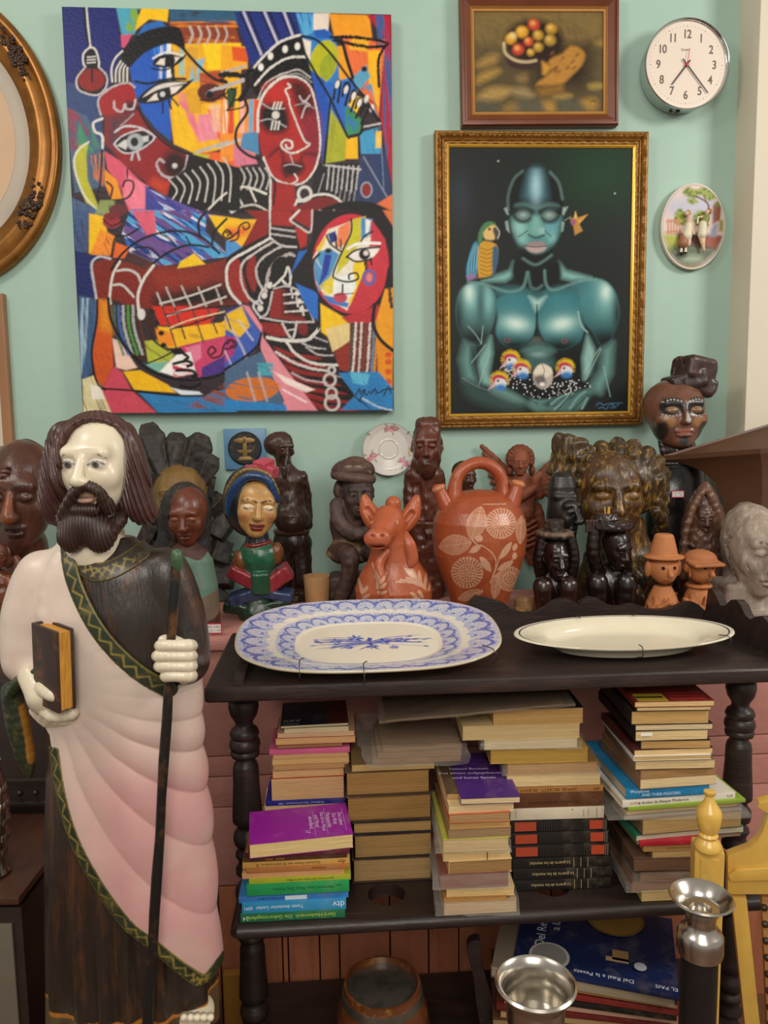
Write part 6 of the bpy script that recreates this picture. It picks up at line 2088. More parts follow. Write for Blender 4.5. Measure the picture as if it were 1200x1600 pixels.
def paint_plaque(A):
 st = streak_tex
 A.C[:] = lin('dcc8c0')
 A.poly(qp(300, 350, 900, 300, 900, 620, 300, 560), 'b4b8cc', aa=10, sm=3, amt=.8)
 A.poly(qp(180, 840, 480, 840, 480, 1100, 280, 1100), 'a8b044', aa=5)
 for p in ((460, 230, 540, 170, 640, 200, 760, 170, 860, 170, 960, 260, 920, 340, 820, 350, 720, 280, 620, 320, 520, 300), (530, 340, 620, 330, 690, 380, 600, 410, 540, 390), (350, 560, 430, 470, 500, 570, 510, 680, 430, 720, 360, 680), (630, 560, 720, 500, 790, 560, 690, 720, 640, 680)):
  A.poly(qp(*p), '93a03a', sm=3, aa=2)
  A.poly(qp(*p), '5f7428', sm=3, aa=2, tex=st(.5, .3, .3, .5, .6))
 A.line(qp(840, 480, 820, 400, 740, 340, 650, 300), 3, '6a4634')
 A.line(qp(800, 380, 770, 280), 2.2, '6a4634')
 for x in (260, 300, 340, 380, 420):
  A.line(qp(x, 630, x + 10, 840), 2.2, 'c07a50', sm=0)
 A.line(qp(240, 660, 440, 650), 2.4, 'c07a50', sm=0)
 A.line(qp(240, 810, 440, 790), 2.4, 'c07a50', sm=0)
 A.poly(qp(390, 830, 700, 830, 1060, 880, 960, 1070, 700, 1080, 420, 1000), '54302c', aa=4)
 A.poly(qp(810, 890, 1040, 860, 960, 1060, 820, 1010), 'a0523a', aa=2)
 A.poly(qp(900, 430, 960, 370, 1020, 400, 1010, 640, 900, 700), '8a4c2c', aa=2)
 A.poly(qp(920, 390, 1010, 370, 1020, 460, 940, 440), '7a7c34', aa=2)
 A.poly(qp(880, 780, 930, 680, 980, 700, 960, 880, 870, 880), '8e90a4', aa=3)
 A.poly(qp(1000, 640, 1060, 640, 1060, 800, 1000, 800), '8c8a38', aa=3)
 A.poly(qp(270, 1060, 480, 990, 760, 1040, 960, 1060, 820, 1250, 560, 1330, 380, 1230), '5c6850', aa=6, sm=2)
 A.ell(1015 + 620 / 9.23, 275 + 1200 / 9.23, 16, 6, '9aa890', aa=5)
 A.ell(1015 + 470 / 9.23, 275 + 1150 / 9.23, 7, 4, '34402c', aa=4)
 A.poly(qp(300, 1220, 500, 1290, 760, 1270, 640, 1350, 420, 1310), '8c7850', aa=5)
m_porc = mat('painted_bisque', attr=True, rough=.5, var=.04, vscale=40)
m_bisq = mat('cream_bisque', 'd8ccb8', rough=.45, var=.05)
bm = nbm()
add_lathe(bm, [(.86, -.014), (.98, -.012), (1.0, -.004), (.985, .001), (.95, .0015), (.93, -.002), (.5, -.003)], pc, 64, R3=Rw @ Matrix.Diagonal((rxp, rzp, 1)))
obj('rim', bm, m_bisq, t, smooth=60)
nr, na = 60, 160
r_, a_ = np.meshgrid(np.linspace(0.001, .94, nr), np.linspace(0, 2 * PI, na), indexing='ij')
lx_, lz_ = r_ * np.cos(a_) * rxp, r_ * np.sin(a_) * rzp
A_ = Art(1083 + r_ * np.cos(a_) * 50.5, 354 - r_ * np.sin(a_) * 68, 'dcc8c0')
paint_plaque(A_)
V = np.array(pc)[None, None] + np.array(WU) * lx_[..., None] + np.array([0, 0, 1.0]) * lz_[..., None] + np.array(WN) * (.0005 + .002 * (1 - r_ ** 4))[..., None]
raw('painted_scene', V.reshape(-1, 3), grid_faces(nr, na), m_porc, t, cols=A_.C.reshape(-1, 3), smooth=180)
sk, hair, wht, brn, grn, pnk = 'd8b494', 'b48860', 'dcd4b8', '9a6a4c', '7c8044', 'd0b0a0'
s = Sculpt(1083, 354, pc.y - .006, step=.42)
qx = lambda x, y, d=0: s.A(1015 + x / 9.2308, 275 + y / 9.2308, d)
s.ell(qx(550, 540, 3), (4.2, 4, 5), col=hair).ell(qx(530, 545, 5), (3, 3, 3.6), k=.5, col=sk).cap(qx(570, 600, 2), qx(560, 700, 3), 4.5, 4, k=2, col=pnk)
s.cap(qx(560, 710, 3), qx(540, 850, 3), 5, 8, k=2, col=wht).cap(qx(500, 870, 2.5), qx(490, 960, 2.5), 6.5, 8, k=2, col=brn).cap(qx(570, 870, 2.5), qx(560, 970, 2.5), 4, 4.5, k=2, col='d8b898')
s.cap(qx(590, 640, 5), qx(640, 830, 4), 2.2, 1.8, k=1, col=sk).cap(qx(470, 1000, 2), qx(465, 1080, 2), 2, 2, k=.6, col='e8dcc8').cap(qx(525, 1000, 2), qx(530, 1080, 2), 2, 2, k=.6, col='e8dcc8').ell(qx(470, 1095, 3), (2.6, 3, 1.4), col='2c241c').ell(qx(530, 1095, 3), (2.6, 3, 1.4), col='2c241c')
s.build('girl_relief', m_porc, t)
s = Sculpt(1083, 354, pc.y - .006, step=.42)
s.ell(qx(850, 520, 3), (4.6, 4.4, 4.6), col='a87044').ell(qx(825, 530, 5), (3, 3, 3.6), k=.5, col=sk).cap(qx(800, 620, 3), qx(780, 720, 3), 6.5, 6, k=2, col=grn).cap(qx(770, 700, 4), qx(760, 840, 4), 6, 6.6, k=1.5, col=wht)
s.cap(qx(740, 850, 3), qx(770, 960, 3), 4.6, 3.4, k=1, col='dcb890').cap(qx(770, 960, 3), qx(795, 1060, 3), 3.2, 1.6, k=1, col='dcb890').cap(qx(780, 860, 2.5), qx(790, 1000, 2.5), 3.6, 2, k=1, col='dcb890')
s.cap(qx(850, 640, 4), qx(850, 700, 5), 2.4, 2, k=1, col=sk).cap(qx(800, 590, 5), qx(700, 600, 5), 2, 1.5, k=1, col=sk).cap(qx(695, 600, 5), qx(690, 680, 4), 1.4, 1.4, k=.6, col='e0d8c0')
s.build('boy_relief', m_porc, t)
sc_ = PW(607.5, 702, .016)
rs_ = ((PW(648, 702, .016) - PW(566, 702, .016)).length + (PW(607, 660, .016) - PW(607, 742, .016)).length) / 4
t = thing('floral_saucer', 'white saucer with pink roses hung on the wall behind the bearded carving', 'saucer', sc_)
nr, na = 70, 200
r_, a_ = np.meshgrid(np.linspace(0.001, 1, nr), np.linspace(0, 2 * PI, na), indexing='ij')
A_ = Art(r_ * np.cos(a_), -r_ * np.sin(a_), 'dcd4cc')
for gx_, gy_, rt in ((.1, -.78, 0), (.62, .52, .7), (-.66, .28, -.4)):
 for dx, dy, rr2, c in ((-.16, .02, .13, 'c05878'), (.13, .0, .15, 'b84c70'), (0, .06, .10, 'd88aa0'), (.02, -.06, .08, '7a6a30')):
  x = gx_ + dx * math.cos(rt) * (1 if gx_ > -.5 else .6) - dy * math.sin(rt)
  y = gy_ + dx * math.sin(rt) + dy * math.cos(rt)
  A_.ell(x, y, rr2 * .8, rr2 * .7, c, aa=.03, amt=.9)
  A_.ell(x + .02, y - .01, rr2 * .4, rr2 * .35, 'e8b0bc', aa=.03, amt=.8)
 for k in range(5):
  a2 = k * 1.3 + rt
  A_.ell(gx_ + .26 * math.cos(a2), gy_ + .20 * math.sin(a2), .07, .03, '7c8a4a', rot=a2, aa=.02, amt=.8)
for k in range(4):
 A_.ell(.78 + .02 * (k % 2), -.02 + k * .09, .045, .035, 'c0a848', aa=.02, amt=.9)
 A_.ell(.05 + k * .2, .80 - .02 * k, .03, .02, '8a9460', aa=.02, amt=.7)
A_.ell(0, 0, .36, .36, 'b8b0ac', ring=.02, aa=.015)
A_.ell(0, 0, .985, .985, '8a8078', ring=.02, aa=.012, amt=.8)
hgt = np.interp(r_, [0, .32, .36, .40, .75, 1.0], [-.004, -.004, -.0025, -.004, -.001, .006])
front = np.array(sc_)[None, None] + np.array(WU) * (r_ * np.cos(a_) * rs_)[..., None] + np.array([0, 0, 1.0]) * (r_ * np.sin(a_) * rs_)[..., None] + np.array(WN) * hgt[..., None]
back = front - np.array(WN) * .003
nF = grid_faces(nr, na)
V = np.concatenate([front.reshape(-1, 3), back.reshape(-1, 3)])
C_ = np.concatenate([A_.C.reshape(-1, 3), np.full((nr * na, 3), .7)])
m_glaze = mat('glazed_china', attr=True, rough=.12, var=.0, coat=.3)
raw('plate', V, np.concatenate([nF, nF[:, ::-1] + nr * na]), m_glaze, t, cols=C_, smooth=60)
bm = nbm()
m_wire = mat('steel_wire', '6a625a', rough=.35, metal=.9, var=0)
for a in (math.radians(40), math.radians(142), math.radians(220), math.radians(320)):
 e = WU * math.cos(a) + Vector((0, 0, math.sin(a)))
 add_tube(bm, [sc_ + e * rs_ * .90 + WN * .0075, sc_ + e * rs_ * 1.03 + WN * .008, sc_ + e * rs_ * 1.04 - WN * .002, sc_ + e * rs_ * .5 - WN * .012], .0009, 6)
obj('wire_hook', bm, m_wire, t)
Q4 = ((349, 670), (415, 669), (417, 732), (352, 734))
R4 = wallrect(*Q4, .008)
ctr, ex, ez, w_, h_ = R4
t = thing('blue_wall_tile', 'square blue tile with a dark round cross-shaped relief on the wall', 'tile', ctr)
bm = nbm()
RB = Matrix((ex, WN, ez)).transposed()
RB = Matrix((ex, -WN, ez)).transposed()
add_box(bm, ctr - WN * .001, (w_, .013, h_), RB, bevel=.0012)
obj('tile_body', bm, mat('blue_painted_tile', '5b86a8', rough=.35, var=.06), t)
mc_ = ctr + ez * .002 + ex * .0 + WN * .0056
rr4 = w_ * .40
bm = nbm()
add_lathe(bm, [(rr4, 0), (rr4, .004), (rr4 * .95, .005), (rr4 * .92, .003), (0, .0025)], mc_, 48, R3=Matrix((ex, ez, WN)).transposed())
m_bronze = mat('dark_bronze', '2a2a2c', rough=.4, metal=.4, var=.2, vscale=60, wear='a8803c', wear_amt=.25, wear_scale=60)
obj('medallion', bm, m_bronze, t)
bm = nbm()
pz = lambda a, b, h=.003: mc_ + ex * a * rr4 + ez * b * rr4 + WN * h
add_prism(bm, [pz(-.10, .7), pz(.10, .7), pz(.14, -.5), pz(-.14, -.5)], WN * .003, bevel=.0006)
add_prism(bm, [pz(-.62, .52), pz(-.35, .62), pz(.35, .62), pz(.62, .5), pz(.62, .38), pz(.3, .3), pz(-.3, .3), pz(-.62, .4)], WN * .003, bevel=.0006)
add_prism(bm, [pz(-.5, -.1), pz(.5, -.1), pz(.3, -.3), pz(-.3, -.3)], WN * .0025, bevel=.0006)
add_prism(bm, [pz(-.3, -.5), pz(.3, -.5), pz(.5, -.72), pz(-.5, -.72)], WN * .0025, bevel=.0006)
obj('relief', bm, mat('aged_brass', '8a6c3e', rough=.45, metal=.4, var=.25, vscale=80), t)
oc = PW(-95, 216, .02)
rxo = (PW(93, 216, .02) - oc).length
rzo = (PW(-95, 216 - 235, .02) - oc).length * 1.03
m_ogold = mat('dark_oval_gilt', '8a5a22', rough=.34, metal=.55, var=.3, vscale=14, wear='2e1c10', wear_amt=.75, wear_scale=10)
t = thing('oval_picture', 'large oval gilt frame with carved flower clusters, cut by the photo edge', 'picture frame', oc)
bm = nbm()
prof = [(1.0, -.018), (1.0, .004), (.985, .010), (.955, .013), (.93, .010), (.915, .004), (.90, .006), (.86, .012), (.82, .010), (.795, .004), (.77, .0035), (.745, -.002), (.74, -.008)]
add_lathe(bm, prof[::-1], oc, 128, R3=Rw @ Matrix.Diagonal((rxo, rzo, 1)))
obj('frame', bm, m_ogold, t, smooth=50)
bm = nbm()
add_lathe(bm, [(0, -.0075), (.75, -.0075)], oc, 96, R3=Rw @ Matrix.Diagonal((rxo, rzo, 1)))
obj('mat_board', bm, mat('grey_mat_board', 'b4a898', rough=.7, var=.03), t, smooth=None)
bm = nbm()
add_lathe(bm, [(0, -.0068), (.62, -.0068)], oc, 96, R3=Rw @ Matrix.Diagonal((rxo, rzo, 1)))
obj('faded_print', bm, mat('faded_print_paper', 'c8a888', rough=.7, var=.05, vscale=3), t, smooth=None)
m_dkorn = mat('dark_ornament', '3c2a20', rough=.45, metal=.3, var=.3, vscale=40, wear='8a6a44', wear_amt=.4, wear_scale=40)
for a0 in (38, -32):
 bm = nbm()
 rr3 = random.Random(a0)
 for k in range(26):
  a = math.radians(a0 + (k - 13) * .95 * (1 if a0 > 0 else -1))
  q = .875 + rr3.uniform(-.06, .06)
  p_ = oc + WU * rxo * q * math.cos(a) + Vector((0, 0, rzo * q * math.sin(a))) + WN * .014
  sz = rr3.uniform(.006, .011) * (1 - abs(k - 13) / 20)
  tb = bmesh.new()
  for e in range(5):
   an = e * 2 * PI / 5 + rr3.uniform(0, 1)
   add_ball(tb, (math.cos(an) * sz * .7, math.sin(an) * sz * .7, 0), (sz * .62, sz * .62, sz * .45), 8)
  add_ball(tb, (0, 0, sz * .3), sz * .4, 8)
  join(bm, tb, Matrix.Translation(p_) @ Rw.to_4x4())
 obj('flower_cluster', bm, m_dkorn, t, smooth=60)
fe = PW(8, 600, .03)
t = thing('wooden_frame', 'light brown wooden frame edge at the far left behind the bald head', 'picture frame', PW(-60, 640, .0))
a, b, c, d = PW(-160, 462, .012), PW(17, 459, .012), PW(22, 820, .012), PW(-160, 820, .012)
RF = wallrect((-160, 461), (16.5, 459), (22, 830), (-150, 832), .01)
moulding('frame', RF, [(0, -.009), (0, .012), (.003, .015), (.022, .013), (.025, .006), (.026, .001)], [mat('light_brown_wood', '9a6e4c', rough=.5, var=.15, vscale=6, stretch=(8, 8, 1))], t)
ctr, ex, ez, w_, h_ = RF
bm = nbm()
add_box(bm, ctr - WN * .003, (w_ - .045, .004, h_ - .045), Matrix((ex, -WN, ez)).transposed())
obj('mat_board', bm, mat('cream_mat_board', 'd8cab4', rough=.7, var=.03), t, smooth=None)
# carved figures and pottery on the cupboard
def base_y(x, Y):
 """pixel row where the cupboard top is met at distance Y below pixel column x"""
 y0, y1 = 700.0, 1300.0
 for _ in range(40):
  m = (y0 + y1) / 2
  if P(x, m, Y)[2] > CUPT + .0006:
   y0 = m
  else:
   y1 = m
 return y0
def figure(name, label, cat, x, Y, step=1.1, group=None, y=None):
 s = Sculpt(x, base_y(x, Y) if y is None else y, Y, step)
 s.t = thing(name, label, cat, s.base, group)
 return s
def more(s, step=None):
 q = Sculpt(s.x0, s.y0, 1.5, step or s.h)
 q.base, q.k, q.t = s.base, s.k, s.t
 return q
def hc(s, c, h):
 a = s.A(c[0], c[1], c[2] + .5 * h)
 return (a[0], c[2], a[2])
def head(s, c, h, rot=(0, 0, 0), w=1.0, skin='6a4030', lip=None, lid=None, brow=None, eye=None, ears=True, nose=1.0, slit='1a100c', nw=1.0, jaw=1.0, crown=True):
 """half height h in pixels; closed lids unless eye=(white, iris) is given"""
 s.fr(hc(s, c, h), rotm(*rot), h)
 E, C = s.ell, s.cap
 lid = lid or skin
 if crown:
  E((0, -.12, .22), (.66 * w, .78, .76), col=skin)
 E((0, .16, -.28), (.55 * w * jaw, .56, .68), k=.25, col=skin)
 E((0, .42, -.80), (.22 * w * jaw, .2, .17), k=.2, col=skin)
 C((-.34 * w, .58, .22), (.34 * w, .58, .22), .13, k=.18, col=skin)
 for q in (-1, 1):
  E((q * .27 * w, .84, .05), (.2 * w, .16, .12), 's', k=.12)
  E((q * .27 * w, .59, .04), (.165 * w, .13, .105), k=.03, col=lid)
  E((q * .36 * w, .46, -.2), (.2 * w, .18, .2), k=.18, col=skin)
  E((q * .10 * nw, .78 * nose, -.29), (.08 * nw, .09, .065), k=.06, col=skin)
  if ears:
   E((q * .66 * w, -.08, 0), (.09, .17, .24), k=.05, col=skin)
   E((q * .72 * w, .02, 0), (.05, .09, .14), 's', k=.05)
 C((0, .66, .18), (0, .86 * nose, -.26), .07 * nw, .115 * nw, k=.09, col=skin)
 C((-.16 * w, .64, -.525), (.16 * w, .64, -.525), .06, k=.05, col=lip or skin)
 E((0, .65, -.635), (.18 * w, .1, .065), k=.04, col=lip or skin)
 E((0, .78, -.58), (.23 * w, .1, .014), 's', k=.03)
 for q in (-1, 1):
  if eye:
   E((q * .27 * w, .7, .03), (.16 * w, .2, .088), 'p', col=eye[0])
   E((q * .27 * w, .72, .03), (.075, .2, .078), 'p', col=eye[1])
   s.path([(q * .13 * w, .7, .02), (q * .27 * w, .74, .10), (q * .43 * w, .66, .03)], .022, 'p', col=slit)
  else:
   s.path([(q * .13 * w, .7, .0), (q * .27 * w, .74, -.045), (q * .42 * w, .66, .0)], .018, 'p', col=slit)
  if brow:
   s.path([(q * .08 * w, .74, .2), (q * .28 * w, .74, .30), (q * .46 * w, .6, .2)], .03, 'p', col=brow)
 E((0, .78, -.58), (.22 * w, .2, .018), 'p', col=slit)
 s.fr()
 return s
def wood(name, rough=.42, wear=None, amt=.35, sc=20, coat=.15, var=.22):
 return mat('carved_' + name, attr=True, rough=rough, var=var, vscale=16, stretch=(3, 3, 1), bump=.25, bscale=70, wear=wear, wear_amt=amt, wear_scale=sc, coat=coat)
m_wood = wood('dark_wood', .4, '6a4630', .3)
m_gloss = wood('ebony_polish', .22, '4a2f26', .25, 24, .4)
m_redw = wood('red_brown_wood', .36, '8a5236', .35)
m_dull = wood('weathered_wood', .6, '8a7058', .35, 18, 0)
m_clay = wood('burnished_clay', .34, 'd88a60', .2, 10, .1, .08)
m_matc = wood('matte_terracotta', .7, 'a8684a', .2, 12, 0, .12)
m_lacq = wood('painted_wood', .32, '4a3420', .35, 26, .3)
m_gilt = wood('worn_gilding', .4, 'c0923a', .9, 30, .15, .35)
m_pale = wood('limed_wood', .75, 'd8cec0', .55, 16, 0, .2)
m_tag = mat('price_tag_paper', 'e8e4e0', rough=.5, var=0)
m_tagr = mat('price_tag_red', 'c03040', rough=.5, var=0)
def pricetag(name, px, py, Y, w_, h_, label, parent):
 c = Vector(P(px, py, Y))
 k = px_size(c)
 bm = nbm()
 add_box(bm, c, (w_ * k, .001, h_ * k), 0)
 add_box(bm, c - Vector((0, .0007, 0)), (w_ * k * .86, .001, h_ * k * .76), 0, mi=1)
 M = frameM(c - Vector((0, .0014, -h_ * k * .16)), (1, 0, 0), (0, 0, 1))
 add_text(bm, 'REF 2.0850', M, h_ * k * .26, 2)
 M = frameM(c - Vector((0, .0014, h_ * k * .18)), (1, 0, 0), (0, 0, 1))
 add_text(bm, 'CUC 1 500', M, h_ * k * .26, 2)
 obj(name, bm, [m_tagr, m_tag, m_ink], parent, smooth=None, label=label)
s = figure('block_haired_carving', 'dark carved head with blocky crystal-like hair, behind the veiled bust', 'carving', 288, 1.885, 1.25)
s.cone((0, 0, 0), [(0, 46), (60, 40), (120, 34), (200, 44)], sd=.8, col='25201d')
s.ell(s.A(287, 775, -8), (48, 38, 66), k=8, col='2a2522')
for a, b, r in (((270, 745), (240, 668), 20), ((285, 735), (285, 682), 19), ((302, 738), (325, 684), 20), ((252, 756), (234, 722), 15), ((320, 756), (340, 716), 15), ((246, 800), (234, 776), 14)):
 l_ = math.hypot(a[0] - b[0], a[1] - b[1]) / 2 + 4
 an = math.degrees(math.atan2(b[0] - a[0], a[1] - b[1]))
 m_ = ((a[0] + b[0]) / 2, (a[1] + b[1]) / 2)
 s.fr(s.A(m_[0], m_[1], 4), rotm(0, an, 0) @ rotm(-14, 0, 0) @ rotm(0, 0, 30), 1)
 s.cone((0, 0, -l_), [(0, r * .55), (l_ * 1.45, r * .95), (l_ * 1.5, r * .93), (l_ * 2, r * .5)], power=9, k=.5, col='2c2724')
 s.fr()
for x, y, r in ((345, 790, 13), (350, 825, 14), (346, 862, 14), (352, 900, 14), (343, 935, 13), (240, 830, 12), (252, 862, 14), (246, 900, 14), (330, 760, 12)):
 s.box(s.A(x, y, -4), (r, r, r * 1.3), 1, k=2, col='27221f', rot=(x % 40, y % 50, x + y))
head(s, (283, 778, 16), 50, (4, 0, 6), 1.18, skin='7a5c2c', brow='30240f', ears=False, lip='6a4a24')
s.rough(1.0, .12).build('head', m_dull, s.t, flatbase=0)
s = figure('veiled_bust', 'wooden bust of a dark-veiled woman with a red price tag, beside the rack', 'carving', 300, 1.61, 1.0)
yb = s.y0
def _c(x, d, z, C):
 q = vn3(x * .05 + 9, d * .05, z * .05) * 26 + z
 for lo, hi, c in ((-5, 34, '42191a'), (34, 70, '71604e'), (70, 132, '5f7d6e'), (132, 300, '4c2c26')):
  m = (q > lo) & (q <= hi) & (z < 150)
  C[m] = lin(c)
 return C
s.cone((0, 0, 0), [(0, 44), (25, 45), (70, 43), (110, 37), (128, 28), (138, 16), (150, 13)], sd=.72, col='5a4030')
s.build('bust', m_dull, s.t, colfn=_c)
q = more(s)
head(q, (297, 806, 4), 44, (10, 0, -3), 1.0, skin='64311f', lip='58281c', lid='7a4a30', ears=False)
q.cap(q.A(299, 840, 0), q.A(301, 872, 0), 15, 15, k=6, col='64311f')
q.build('face', m_redw, s.t)
q = more(s)
q.ell(q.A(298, 800, -8), (39, 34, 48), col='262322').cap(q.A(276, 800, -6), q.A(266, 856, -6), 15, 17, k=10, col='262322').cap(q.A(320, 805, -8), q.A(322, 858, -10), 13, 14, k=10, col='262322')
q.ell(q.A(297, 812, 34), (29, 36, 44), 's', k=4)
q.rough(1.2, .12).build('veil', m_dull, s.t)
pricetag('price_tag', 335, 982, 1.56, 24, 17, 'red-edged paper price tag', s.t)
s = figure('painted_bust', 'brightly painted wooden bust of a smiling woman with a red-knotted headscarf', 'carving', 405, 1.70, 1.0)
zb = s.y0
s.cone((0, 0, 0), [(0, 30), (12, 34), (30, 22), (60, 16), (110, 22), (130, 14)], sd=.8, col='1d3a2c')
for x, y, r, ro, c in ((385, 950, (34, 14, 9), 12, '16301f'), (425, 945, (30, 14, 9), -8, '17331f'), (388, 928, (30, 15, 9), -18, '27385c'), (432, 926, (28, 15, 8), 10, '2c4068'), (384, 897, (24, 17, 11), 28, '8a2732'), (436, 902, (24, 17, 12), -34, '97303a'), (372, 868, (10, 10, 8), 20, '24402c'), (412, 905, (14, 22, 18), 0, '1d5038')):
 s.box(s.A(x, y, 4), r, 5, k=2, col=c, rot=(10, ro, 0))
s.ell(s.A(408, 868, 4), (32, 22, 26), k=4, col='1e5a3e')
s.cone(s.A(408, 896, 4), [(0, 20), (20, 28), (40, 25)], sd=.7, k=3, col='1e5a3e')
s.ell(s.A(380, 874, 8), (13, 13, 17), k=2, col='7a4824').ell(s.A(436, 864, 6), (10, 12, 18), k=2, col='7a4824')
s.cap(s.A(407, 850, 0), s.A(406, 828, 0), 19, 16, k=3, col='24242c')
s.tor(s.A(407, 848, 0), 20, 3, k=1, col='7a2a2a', rot=(0, -8, 0))
s.rough(.8, .12).build('bust', m_lacq, s.t)
q = more(s, .8)
head(q, (403, 792, 8), 47, (2, 6, 14), 1.08, skin='b98d52', lip='7c2420', lid='d8c09a', brow='4a2a14', ears=False)
q.fr(hc(q, (403, 792, 8), 47), rotm(2, 6, 14), 47)
for d_ in (-1, 1):
 q.ell((d_ * .42, .6, -.3), (.14, .3, .12), 'p', k=.1, col='a86a44')
q.fr()
q.build('face', m_lacq, s.t)
q = more(s)
q.ell(q.A(399, 782, -8), (44, 40, 56), col='1c2226')
q.ell(q.A(408, 800, 44), (33, 44, 50), 's', k=3)
q.path([q.A(365, 800, 14), q.A(372, 765, 24), q.A(396, 744, 30), q.A(424, 750, 26), q.A(437, 780, 14)], 6, k=3, col='1c3c66', sm=5)
q.path([q.A(360, 800, 6), q.A(366, 760, 14), q.A(390, 735, 20), q.A(424, 740, 18), q.A(440, 770, 8)], 3.5, k=2, col='7a6030', sm=5)
q.build('headscarf', m_lacq, s.t)
q = more(s)
for x, y, r in ((406, 738, 13), (420, 730, 14), (430, 738, 11), (414, 744, 12)):
 q.box(q.A(x, y, 6), (r, r * .8, r * .8), 2, k=3, col='b84454', rot=(10, x % 30 - 12, x))
q.build('scarf_knot', m_lacq, s.t)
s = figure('standing_figure', 'dark wooden standing figure of a pot-bellied man smoking a pipe', 'carving', 460, 1.89, 1.0)
W_ = '3b241a'
head(s, (448, 700, 4), 24, (12, 0, 28), 1.0, skin=W_, lip='4a2c20', jaw=.9)
s.ell(s.A(439, 695, -4), (19, 22, 18), k=6, col=W_)
s.cap(s.A(448, 715, 0), s.A(452, 735, 0), 11, 12, k=4, col=W_).ell(s.A(456, 752, 2), (27, 19, 22), k=8, col=W_).ell(s.A(458, 785, 4), (24, 20, 28), k=10, col=W_).ell(s.A(460, 810, 9), (28, 26, 24), k=8, col=W_)
s.ell(s.A(462, 808, 35), (1.6, 2, 1.6), 's', k=1)
s.cap(s.A(436, 748, 0), s.A(437, 790, -10), 9, 8, k=4, col=W_).cap(s.A(437, 790, -10), s.A(450, 815, -14), 7, 6, k=3, col=W_).cap(s.A(477, 745, 0), s.A(483, 775, -6), 9, 8, k=4, col=W_).cap(s.A(483, 775, -6), s.A(484, 820, -6), 8, 8, k=3, col=W_)
s.tor(s.A(459, 829, 2), 25, 3.5, k=2, col='4a3020', sq=.8)
Dk = '2a1c15'
s.ell(s.A(459, 845, 0), (29, 21, 22), k=5, col=Dk).cap(s.A(446, 850, 0), s.A(447, 908, 0), 16, 14, k=4, col=Dk).cap(s.A(473, 850, 0), s.A(474, 905, 2), 16, 14, k=4, col=Dk)
s.cap(s.A(456, 905, 0), s.A(456, s.y0, 0), 9, 10, k=2, col=W_).cap(s.A(472, 905, 0), s.A(471, s.y0, 0), 8, 9, k=2, col=W_)
s.cone((0, 0, 0), [(0, 30), (9, 28)], sd=.8, k=3, col=W_)
s.rough(.9, .14).build('figure', m_wood, s.t, flatbase=0)
q = more(s, .6)
q.path([q.A(455, 713, 22), q.A(452, 728, 27), q.A(450, 736, 28)], 2.2, col='2a1a12').cap(q.A(450, 732, 28), q.A(450, 742, 28), 5, 4, k=1.5, col='33211a')
q.build('pipe', m_wood, s.t)
s = figure('seated_figure', 'brown carved man in a turban sitting with folded arms beside the clay bull', 'carving', 556, 1.80, 1.0)
W_ = '46302a'
head(s, (562, 772, 10), 35, (4, 0, 10), 1.02, skin='3f2e2c', lip='3a2826', eye=('5a4a44', '1c1412'), brow='201614')
s.ell(s.A(546, 815, -4), (28, 24, 44), k=8, col=W_).ell(s.A(560, 795, 6), (18, 16, 16), k=6, col=W_)
s.path([s.A(531, 788, 6), s.A(534, 815, 18), s.A(556, 832, 26), s.A(584, 828, 28)], (12, 11, 10, 8), k=4, col='4e3a36', sm=4)
s.path([s.A(575, 800, 0), s.A(586, 820, 14), s.A(580, 840, 24)], (11, 10, 8), k=4, col='4e3a36', sm=4)
s.ell(s.A(548, 860, 0), (34, 28, 22), k=8, col='7a6040').tor(s.A(545, 866, 2), 30, 4, k=2, col='8f7448', rot=(0, 8, 0), sq=.9)
s.path([s.A(530, 862, 10), s.A(548, 868, 38), s.A(545, 900, 36), s.A(532, 936, 34)], (15, 14, 11, 10), k=4, col=W_, sm=3)
s.path([s.A(570, 860, 6), s.A(592, 868, 34), s.A(590, 905, 30), s.A(588, 940, 28)], (15, 14, 11, 10), k=4, col='3a2825', sm=3)
s.box(((555 - 556), 0, 26), (40, 30, 26), 6, k=4, col='3c2a22')
s.box((0, 8, 6), (48, 42, 6.5), 3, k=3, col='3c2a22')
s.rough(1.0, .13).build('figure', m_dull, s.t, flatbase=0)
q = more(s)
q.ell(q.A(556, 735, 2), (33, 30, 18), col='4e3630').tor(q.A(556, 745, 2), 28, 7, k=2, col='5a4238', rot=(0, 8, 0)).tor(q.A(556, 733, 2), 25, 6, k=2, col='584036', rot=(0, -10, 0)).ell(q.A(560, 722, 2), (18, 17, 9), k=3, col='5a4034').ell(q.A(534, 765, -6), (9, 12, 16), k=4, col='4a352c')
q.path([q.A(530, 738, 16), q.A(556, 727, 32), q.A(582, 738, 18)], 2, 'p', col='8a7460', sm=4)
q.rough(.8, .15).build('turban', m_dull, s.t)
